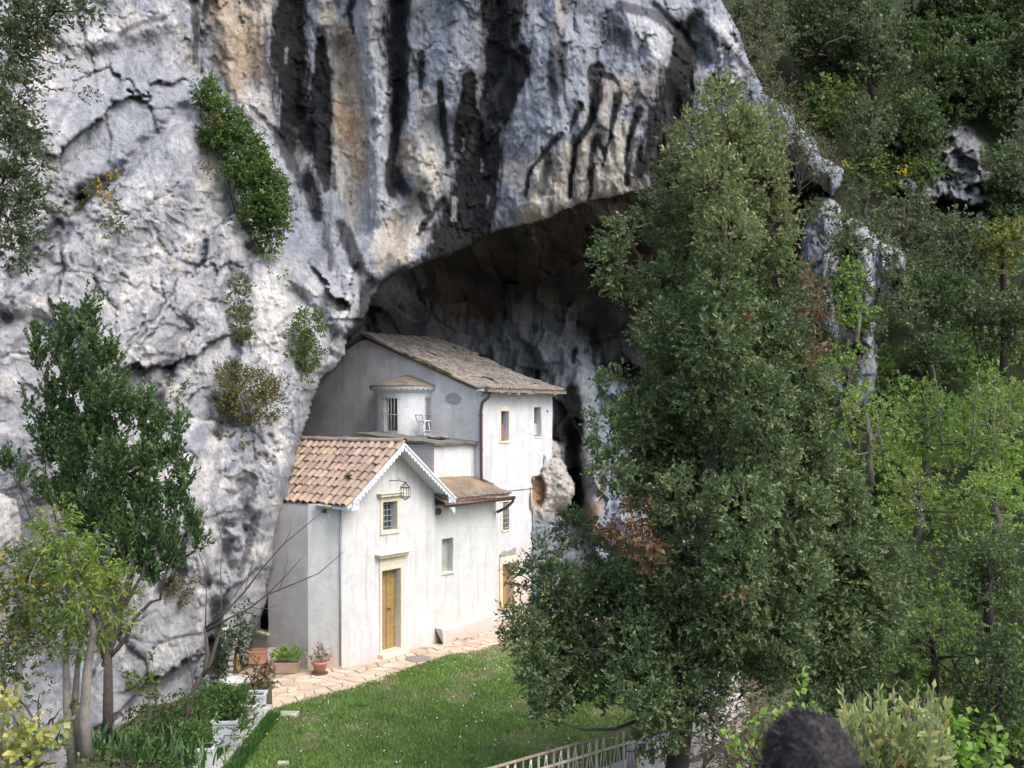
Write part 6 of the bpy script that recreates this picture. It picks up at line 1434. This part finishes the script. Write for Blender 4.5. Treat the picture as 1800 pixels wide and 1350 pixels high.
bush('garden_shrub', 'soft green mounded plants filling the bed before the strap leaves', [(150, 1345, 30, 16), (220, 1345, 34, 18), (280, 1340, 30, 16), (320, 1345, 24, 14), (190, 1300, 26, 14), (240, 1300, 30, 16)], 16.0, 258, [(.07, .14, .035), (.10, .18, .05)], dens=260, leaf=.06)
bush('garden_shrub', 'leafy green growth along the rock foot behind the planters', [(350, 1215, 20, 14), (375, 1225, 18, 12), (330, 1235, 20, 14), (370, 1250, 20, 14), (350, 1265, 18, 14), (290, 1275, 26, 14)], 19.2, 259, [(.06, .13, .03), (.09, .17, .045)], dens=300, leaf=.055)
# strap leaves
def straps(label, cx, cy, Y, n, L, seed, pal, wdt=.02, spread=.6):
    r_ = np.random.default_rng(seed); b_ = P(cx, cy, Y); Vs = []; Fs = []; Cs = []
    for i in range(n):
        a = r_.uniform(0, 2 * math.pi); o_ = np.array([r_.normal(0, spread * .4), r_.normal(0, .15), 0]); l = L * r_.uniform(.6, 1.1); lean = r_.uniform(.3, .9)
        d = np.array([math.cos(a), math.sin(a), 0]); s_ = np.array([-math.sin(a), math.cos(a), 0]) * wdt; c = np.array(pal[0]) * (1 - r_.random()) + np.array(pal[1]) * r_.random()
        k0 = len(Vs)
        for k in range(6):
            f = k / 5; p = o_ + d * lean * l * f ** 1.4 * .8 + np.array([0, 0, l * (f - .5 * lean * f * f)]); w = (1 - f ** 2) ; Vs += [p + s_ * w, p - s_ * w]; Cs += [c, c]
        for k in range(5): Fs.append((k0 + 2 * k, k0 + 2 * k + 1, k0 + 2 * k + 3, k0 + 2 * k + 2))
    t_ = empty('strap_leaved_plant', b_, label=label, cat='plant'); o = np_mesh('leaves', np.array(Vs), np.array(Fs), M_gloss, t_, np.array(Cs)); o['kind'] = 'stuff'; return o
straps('long dark strap leaves clumped at the foot of the pale trunks', 195, 1310, 16.5, 160, .42, 261, [(.03, .08, .025), (.06, .13, .04)], spread=1.6)
straps('arching green strap leaves right of the pale trunks', 250, 1330, 16.2, 120, .38, 262, [(.05, .12, .03), (.09, .17, .05)], spread=1.3)
straps('grassy clump under the long trunk of the bare tree', 300, 1345, 16.4, 120, .45, 263, [(.05, .12, .03), (.09, .17, .05)], spread=1.1)
pale_y = [(.34, .33, .09), (.22, .27, .07)]
bush('yellow_leaved_shrub', 'pale yellow leaved shrub in the lower left corner', [(20, 1260, 26, 18), (50, 1290, 30, 20), (15, 1310, 26, 22), (75, 1320, 26, 20), (40, 1340, 34, 18), (100, 1345, 20, 14)], 9.0, 264, pale_y, dens=330, leaf=.065, lw=.3, gap=0, tipc=(.45, .42, .15))
bush('garden_shrub', 'tangled grey green shrub behind the yellow leaved one', [(20, 1215, 30, 20), (70, 1225, 30, 20), (110, 1250, 24, 20), (20, 1240, 20, 16), (90, 1290, 24, 20)], 12.0, 265, [(.09, .13, .045), (.13, .15, .07)], dens=200, leaf=.06, gap=0)
# basin and little shrine
M_wh = simple_mat('weathered_white_stone', (.55, .54, .50), (.33, .31, .28), 6, .85, .6, 18, .015)
bs = empty('stone_basin', P(418, 1235, 21.3), label='weathered stone bird basin beside the rose bush', cat='basin')
def lathe(name, prof, mat, parent=None, seg=24, smooth=True):
    bm = bmesh.new(); rows = [[bm.verts.new((r_ * math.cos(2 * math.pi * k / seg), r_ * math.sin(2 * math.pi * k / seg), z)) for k in range(seg)] for r_, z in prof]
    for a, b_ in zip(rows, rows[1:]):
        for k in range(seg): bm.faces.new((a[k], a[(k + 1) % seg], b_[(k + 1) % seg], b_[k]))
    bm.faces.new(rows[0][::-1]); bm.faces.new(rows[-1]); bmesh.ops.recalc_face_normals(bm, faces=bm.faces)
    return from_bm(name, bm, mat, parent, smooth)
lathe('bowl', [(.10, .28), (.22, .33), (.33, .42), (.36, .50), (.32, .50), (.26, .43), (.10, .38), (.01, .37)], M_wh, bs); lathe('pedestal', [(.2, -.25), (.2, -.15), (.11, -.05), (.10, .2), (.14, .28), (.05, .30)], M_wh, bs, 16)
sh = empty('rock_shrine', P(405, 1200, 22.0), label='small white rubble column shrine with yellow figure against the rock', cat='shrine')
bm = bmesh.new()
for i in range(9): bmesh.ops.create_icosphere(bm, subdivisions=2, radius=.11, matrix=Matrix.Translation((random.uniform(-.03, .03), 0, .05 + i * .125)) @ Matrix.Diagonal((1.1, 1, .75, 1)))
for v in bm.verts: v.co += v.co.normalized() * .02 * mnoise.noise(v.co * 9)
from_bm('column', bm, M_wh, sh)
box('capstone', (-.18, -.14, 1.16), (.16, .14, 1.24), M_wh, sh, .03)
lathe('statuette', [(.05, .25), (.055, .4), (.035, .55), (.03, .6), (.035, .64), (.01, .68)], simple_mat('ochre_figure', (.45, .30, .08), None, 5, .6, .2), sh, 10).location = (.19, -.1, 0)
# flower tub next to the shrine / urn between planters
ur = lathe('garden_urn', [(.09, 0), (.10, .03), (.06, .08), (.17, .20), (.20, .24), (.20, .28), (.16, .28), (.14, .22), (.01, .2)], M_wh); ur.location = P(437, 1262, 19.6); tag(ur, 'shallow grey white urn standing between two square planters', 'urn')
# terracotta pots by the chapel
M_terra = simple_mat('terracotta', (.44, .21, .14), (.50, .30, .22), 4, .8, .3, 20, .005)
M_terrap = simple_mat('pale_terracotta', (.46, .33, .25), (.36, .25, .19), 4, .85, .4, 20, .006)
def trough(name, loc, rz, L, D_, H, mat, label):
    t_ = empty(name, loc, rz, label=label, cat='planter'); bm = bmesh.new(); pr = []
    for f, z in ((.86, 0), (.94, H * .8), (1.0, H * .82), (1.0, H), (.90, H), (.88, H * .85)): pr.append([bm.verts.new((a * L / 2 * (1 - (1 - f) * .5), b_ * D_ / 2 * f, z)) for a, b_ in ((-1, -1), (1, -1), (1, 1), (-1, 1))])
    for a, b_ in zip(pr, pr[1:]):
        for k in range(4): bm.faces.new((a[k], a[(k + 1) % 4], b_[(k + 1) % 4], b_[k]))
    bm.faces.new(pr[0][::-1]); bmesh.ops.bevel(bm, geom=[e for e in bm.edges if abs(e.verts[0].co.z - e.verts[1].co.z) > H * .3], offset=.05, segments=3, affect='EDGES'); bmesh.ops.recalc_face_normals(bm, faces=bm.faces)
    from_bm('body', bm, mat, t_, smooth=False); box('soil', (-L * .44, -D_ * .4, H * .8), (L * .44, D_ * .4, H * .86), M_earth, t_, 0); return t_
trough('trough_planter', P(504, 1176, 24.1) , .02, .62, .28, .26, M_terrap, 'pale terracotta trough with bright green plant against the chapel wall').location.z = .012
bush('trough_plant', 'bright green leafy plant growing in the pale terracotta trough', [(492, 1152, 12, 7), (508, 1150, 14, 8), (520, 1153, 8, 6)], 24.1, 271, [(.12, .24, .03), (.16, .28, .05)], dens=900, leaf=.05, cat='plant', gap=-.3, stems=False)
pt = empty('round_pot', P(562, 1182, 23.95), label='round terracotta pot with greyish succulent beside the chapel corner', cat='flower pot'); pt.location.z = .01
lathe('saucer', [(.17, 0), (.20, .012), (.20, .035), (.17, .035)], simple_mat('dark_saucer', (.10, .085, .08), None, 5, .8, .2), pt); lathe('pot', [(.125, .03), (.165, .24), (.195, .25), (.20, .31), (.175, .31), (.165, .27), (.01, .26)], M_terra, pt)
bush('pot_succulent', 'whitish flowered succulent in the round terracotta pot', [(556, 1152, 10, 4), (566, 1148, 6, 7), (574, 1154, 6, 4)], 23.95, 272, [(.20, .18, .14), (.30, .28, .24)], dens=700, leaf=.06, cat='plant', gap=-.3, stems=False, tipc=(.6, .6, .55))
trough('trough_planter', Vector((-6.35, 25.0, .012)), .1, .6, .3, .34, M_terra, 'dark red terracotta trough half hidden behind the rose bush')
slab_o = box('stone_block', (-.14, -.14, 0), (.14, .14, .36), M_wh, None, .02); slab_o.location = (-6.0, 25.0, .012); tag(slab_o, 'white stone block standing beside the dark red trough', 'stone block')
pt2 = empty('round_pot', W(TS + 2.55, TT - .45, .0), label='reddish terracotta pot with dry plant right of the tall house door', cat='flower pot'); lathe('pot', [(.16, 0), (.22, .3), (.26, .31), (.26, .38), (.22, .38), (.2, .33), (.01, .32)], M_terra, pt2)
bush('pot_plant', 'dry reddish plant in the pot by the tall house door', [(918, 1078, 14, 8), (932, 1085, 10, 8)], float(W(TS + 2.55, TT - .45).y), 273, [(.25, .12, .08), (.12, .10, .05)], dens=200, leaf=.07, cat='plant', gap=-.2)
# weeds at the foot of the wing
bush('wall_weeds', 'small green weeds at the foot of the masonry bench', [(808, 1124, 10, 3), (760, 1136, 4, 4)], float(P(808, 1127, F * EYE / 402)[1]), 274, [(.07, .12, .03), (.12, .13, .05)], dens=500, leaf=.035, cat='plant', gap=-.3, stems=False)
# manhole lid in the paving
lid = lathe('manhole_lid', [(.33, -.002), (.33, .03), (.31, .034), (.01, .034)], simple_mat('grey_lid', (.24, .22, .20), (.18, .17, .16), 8, .8, .4, 30, .004)); lid.location = W(1.85, -.85, .003); tag(lid, 'round grey manhole lid in the paving before the chapel door', 'manhole cover')

# ================================================================ railing, parapet, viewer's companion
M_rail = simple_mat('rusty_white_iron', (.70, .69, .66), (.42, .30, .22), 5, .7, .5, 20, .006)
M_rust = simple_mat('rusty_rail', (.30, .20, .15), (.42, .34, .30), 7, .8, .6, 20, .006)
fa = Vector((-.80, 14.38, 0)); fb = Vector((2.10, 16.78, 0)); fd = fb - fa; FL = fd.length
rail = empty('iron_railing', fa, math.atan2(fd.y, fd.x), label='rusty white iron railing with crossed bars along the near lawn edge', cat='railing')
box('top_rail', (-.5, -.025, 1.0), (FL, .025, 1.03), M_rust, rail, .004); box('lower_rail', (-.5, -.012, .76), (FL, .012, .80), M_rail, rail, .003); box('bottom_rail', (-.5, -.012, .12), (FL, .012, .15), M_rail, rail, .003)
nb = 12; pw = FL / nb
for i in range(nb + 1):
    x = i * pw; box('post' if i % 3 == 0 else 'baluster', (x - (.022 if i % 3 == 0 else .013), -.016, .0), (x + (.022 if i % 3 == 0 else .013), .016, 1.0), M_rail if i % 2 else M_rust, rail, .003)
    if i < nb:
        for a, b_ in (((x + .02), (x + pw / 2)), ((x + pw - .02), (x + pw / 2))):
            tube('diagonal_bar', [(a, 0, .14), (b_, .004, .98)], .009, M_rail, rail, 5)
        tube('diagonal_bar', [(x + pw * .5, .012, .14), (x + pw * .5 + .03, .012, .98)], .007, M_rail, rail, 5)
cop = slab_block('lawn_coping', [(1.3, 16.5), (2.9, 17.95), (2.6, 18.3), (1.0, 16.85)], -.01, .10, M_wh, jit=.03); tag(cop, 'worn whitish stone coping between railing and lawn', 'coping')
M_par = lime_mat('parapet_white', (.62, .64, .68), (.50, .52, .55), (.30, .26, .22), grime=.9)
def strip_wall(label, p0, p1, tops, th=.25, zb=-2.5, name='parapet_wall'):
    p0, p1 = Vector(p0), Vector(p1); d = p1 - p0; n_ = Vector((-d.y, d.x, 0)).normalized() * th; bm = bmesh.new(); rows = []
    K = 24
    for i in range(K + 1):
        f = i / K; z = float(np.interp(f, [t[0] for t in tops], [t[1] for t in tops])); p = p0 + d * f
        rows.append([bm.verts.new(wob((a.x, a.y, z_), .03)) for a, z_ in ((p, zb), (p, z - .3), (p, z), (p + n_, z), (p + n_, zb))])
    for a, b_ in zip(rows, rows[1:]):
        for k in range(4): bm.faces.new((a[k], b_[k], b_[k + 1], a[k + 1]))
    bm.faces.new(rows[0]); bm.faces.new(rows[-1][::-1]); bmesh.ops.recalc_face_normals(bm, faces=bm.faces); return tag(from_bm(name, bm, M_par), label, 'wall')
strip_wall('white stair parapet rising behind the oak trunk', (2.15, 16.9, 0), (4.75, 19.9, 0), [(0, .55), (.42, .62), (.55, .95), (.75, 1.05), (1, 1.45)])
strip_wall('higher piece of white wall showing between oak branches', (4.0, 20.2, 0), (4.9, 20.6, 0), [(0, 1.0), (.3, 1.35), (1, 1.2)], .3)
bush('dry_brush', 'dry brown brush with dead stems below the oak', [(1270, 1310, 30, 34), (1310, 1280, 26, 30), (1250, 1345, 30, 20), (1320, 1330, 24, 30), (1330, 1240, 16, 20)], 14.5, 281, [(.17, .13, .09), (.26, .22, .17)], dens=260, leaf=.10, lw=.09, gap=-.1)
bm = bmesh.new()
for a, b_ in (((1235, 1350), (1262, 1318)), ((1238, 1345), (1240, 1322)), ((1280, 1330), (1345, 1345))): tube_bm(bm, [P(*a, 14.4), P(*b_, 14.4)], [.025, .02], 6)
tag(from_bm('cut_stems', bm, M_bark), 'dark cut stems sticking up before the parapet', 'stems')
bush('low_bush', 'grey green scrub between oak trunk and head', [(1330, 1300, 24, 24), (1345, 1260, 20, 20), (1300, 1335, 24, 18), (1275, 1345, 20, 14), (1380, 1250, 20, 16)], 13.6, 284, [(.10, .14, .05), (.15, .17, .07)], dens=240, leaf=.06)
bush('fig_shoot', 'bright green young fig shoots rising behind the head', [(1408, 1228, 14, 12), (1300, 1290, 12, 10), (1345, 1290, 12, 8), (1320, 1340, 20, 12)], 10.5, 282, [(.16, .27, .04), (.20, .32, .07)], dens=260, leaf=.085, lw=.3, gap=-.1, cat='plant')

# pale oleander-like shrub and fig lower right
sh_ = empty('tall_pale_shrub', P(1580, 1500, 7.0), label='pale green narrow leaved shrub with upright shoots beside the head', cat='shrub')
r = np.random.default_rng(71); Vs, Fs, Cs = [], [], []; off = 0; bm = bmesh.new(); rr_ = random.Random(5)
shoots = [(1480, 1212, 8), (1545, 1200, 10), (1570, 1205, 10), (1530, 1225, 8), (1612, 1222, 9), (1642, 1205, 7), (1655, 1255, 7), (1500, 1250, 8), (1590, 1240, 9)] + [(1480 + 190 * rr_.random(), 1235 + 115 * rr_.random(), 9) for _ in range(120)]
for i, (px, py, _) in enumerate(shoots):
    Yp_ = 7.0 + rr_.uniform(-.5, .5); tip = P(px, py, Yp_); root_ = P(1575 + (px - 1575) * .45, 1480, 7.0 + (Yp_ - 7) * .5)
    pts = [root_.lerp(tip, k / 6) + Vector((rr_.uniform(-.015, .015), 0, 0)) for k in range(7)]; tube_bm(bm, [p - sh_.location for p in pts], [.009 - .001 * k for k in range(7)], 5)
    n = 26; f = .55 + .45 * r.random(n); a = np.array([tuple(root_.lerp(tip, float(q_))) for q_ in f]); T = np.array(tuple((tip - root_).normalized()))
    D = unit(T[None] * 1.0 + r.normal(0, .55, (n, 3))); L = .095 * (.6 + .6 * r.random(n)); wgt = r.random(n)[:, None]
    C0 = (np.array([.20, .28, .08]) * wgt + np.array([.33, .37, .17]) * (1 - wgt)) * (.75 + .5 * r.random(n))[:, None]
    C0 = np.where((r.random(n) < .12)[:, None], np.array([.42, .36, .14]), C0)
    V, Fc, Cc = leaf_arrays(a, D, L, L * .19, C0, r); Vs.append(V - np.array(sh_.location)); Fs.append(Fc + off); Cs.append(Cc); off += len(V)
np_mesh('foliage', np.concatenate(Vs), np.concatenate(Fs), M_gloss, sh_, np.concatenate(Cs)); from_bm('stems', bm, M_barkpale, sh_, smooth=True)
bush('fig_bush', 'bright green fig like bush in the lower right corner', [(1650, 1300, 20, 12), (1690, 1290, 16, 10), (1665, 1330, 24, 14), (1720, 1320, 26, 8), (1750, 1340, 20, 10), (1700, 1350, 30, 16), (1640, 1350, 20, 14)], 7.6, 283, [(.13, .26, .035), (.20, .34, .07)], dens=420, leaf=.085, lw=.22, gap=-.1, droop=.35)

# --- person just below the viewer, seen from behind
per_ = empty('person', (0, 0, 0), label='person seen from behind with short curly dark hair, only the head in view', cat='person')
hc = P(1426, 1352, 2.35)     # centre of the head
foot = 4.6 - .28 * 2.35
def skin_body(name, verts, edges, radii, mat, parent, sub=2, rootv=0):
    me = bpy.data.meshes.new(name); me.from_pydata(verts, edges, []); me.update(); o = bpy.data.objects.new(name, me); col.objects.link(o); o.parent = parent
    m = o.modifiers.new('Skin', 'SKIN'); sv = me.skin_vertices[0].data
    for i, r_ in enumerate(radii): sv[i].radius = (r_, r_) if isinstance(r_, float) else r_; sv[i].use_root = i == rootv
    o.modifiers.new('Sub', 'SUBSURF').levels = sub; o.modifiers['Sub'].render_levels = sub; me.materials.append(mat); return o
M_skin = simple_mat('skin', (.45, .28, .20), (.38, .23, .16), 4, .6, .1)
M_cloth = simple_mat('dark_jacket', (.05, .06, .09), (.035, .04, .06), 6, .9, .3)
hx, hy, hz = hc
nv = [(hx, hy, hz - .02), (hx, hy - .005, hz - .13), (hx, hy - .02, hz - .22), (hx, hy - .02, hz - .34), (hx, hy - .01, hz - .52), (hx, hy, hz - .72), (hx, hy, hz - .86),
      (hx - .19, hy - .02, hz - .30), (hx - .25, hy + .0, hz - .56), (hx - .26, hy + .06, hz - .82), (hx + .19, hy - .02, hz - .30), (hx + .25, hy, hz - .56), (hx + .26, hy + .06, hz - .82),
      (hx - .10, hy, hz - .92), (hx - .11, hy + .02, hz - 1.28), (hx - .11, hy, foot + .06), (hx - .11, hy + .16, foot + .04), (hx + .10, hy, hz - .92), (hx + .11, hy + .02, hz - 1.28), (hx + .11, hy, foot + .06), (hx + .11, hy + .16, foot + .04)]
ev = [(0, 1), (1, 2), (2, 3), (3, 4), (4, 5), (5, 6), (3, 7), (7, 8), (8, 9), (3, 10), (10, 11), (11, 12), (6, 13), (13, 14), (14, 15), (15, 16), (6, 17), (17, 18), (18, 19), (19, 20)]
rv = [.085, .06, .055, (.14, .10), (.15, .11), (.13, .10), (.14, .11), .06, .045, .032, .06, .045, .032, .085, .06, .045, .04, .085, .06, .045, .04]
skin_body('body', nv, ev, rv, M_cloth, per_, rootv=6)
bm = bmesh.new(); bmesh.ops.create_uvsphere(bm, u_segments=32, v_segments=24, radius=1)
for v in bm.verts:
    c = v.co.copy(); v.co = Vector((c.x * .075, c.y * .095, c.z * .118))
    if c.y > .2: # face: forward of the walker, away from the viewer
        d = math.exp(-((c.x / .18) ** 2 + ((c.z + .15) / .2) ** 2)) * .028; v.co.y += d
        d = math.exp(-((c.x / .35) ** 2 + ((c.z + .55) / .1) ** 2)) * .008; v.co.y += d
        for s_ in (-1, 1): v.co.y -= math.exp(-(((c.x - s_ * .42) / .16) ** 2 + ((c.z - .05) / .12) ** 2)) * .01
    v.co += hc
from_bm('head', bm, M_skin, per_, smooth=True)
M_hair, nt, b = new_mat('dark_curly_hair'); b.inputs['Roughness'].default_value = .55; b.inputs['Base Color'].default_value = (.018, .015, .018, 1)
bm = bmesh.new(); bmesh.ops.create_icosphere(bm, subdivisions=5, radius=1)
for v in bm.verts:
    d = v.co.normalized(); k = 1 + .10 * mnoise.noise(d * 2.2) + .08 * mnoise.noise(d * 6) - .10 * max(0, d.x) * max(0, d.z) * 2; v.co = Vector((d.x * .100 * k, d.y * .112 * k, d.z * .122 * k)) + hc
hair = from_bm('hair', bm, M_hair, per_, smooth=True)
r = np.random.default_rng(81); n = 12000; d = unit(r.normal(size=(n, 3))); d = d[d[:, 2] > -.6]; n = len(d)
kk = (1 + .16 * fbm(d[:, 0] * 2.2, d[:, 1] * 2.2, d[:, 2] * 2.2, 3) - .20 * np.maximum(0, d[:, 0]) * np.maximum(0, d[:, 2]))[:, None]
base = np.array(hc)[None] + d * np.array([.099, .110, .119]) * kk
g_ = np.stack([fbm(d[:, 0] * 2.5, d[:, 1] * 2.5, d[:, 2] * 2.5 + q_, 2) for q_ in (1.0, 9.0, 17.0)], 1)
dn = np.array([0, 0, -1.0])[None] * .8 + g_ * 2.6 + r.normal(0, .25, (n, 3)); dn = dn - d * (dn * d).sum(1, keepdims=True); T = unit(dn); B_ = np.cross(d, T)
ph = 6.28 * fbm(d[:, 0] * 5, d[:, 1] * 5, d[:, 2] * 5, 2) * 2 + r.normal(0, .5, n); amp_ = r.uniform(.003, .008, n); ln = r.uniform(.03, .065, n); lift = r.uniform(.004, .016, n) + .02 * (r.random(n) < .04)
K = 10; V = np.zeros((n, K, 2, 3))
for k in range(K):
    f = k / (K - 1); th_ = ph + f * 9.0; c = base + T * (f * ln)[:, None] - d * (.25 * (f * ln) ** 2 / .1)[:, None] * 1.6 + d * (lift * math.sin(math.pi * min(1, f * 1.1)))[:, None] + B_ * (amp_ * np.sin(th_))[:, None] + d * (amp_ * .6 * np.cos(th_))[:, None]
    w = .0011 * (1 - .6 * f); V[:, k, 0] = c + B_ * w; V[:, k, 1] = c - B_ * w
i0 = (np.arange(n) * K * 2)[:, None]; Fs = np.concatenate([i0 + np.array([[2 * k, 2 * k + 1, 2 * k + 3, 2 * k + 2]]) for k in range(K - 1)], 0)
o = np_mesh('hair_curls', V.reshape(-1, 3), Fs, M_hair, per_); o['kind'] = 'stuff'
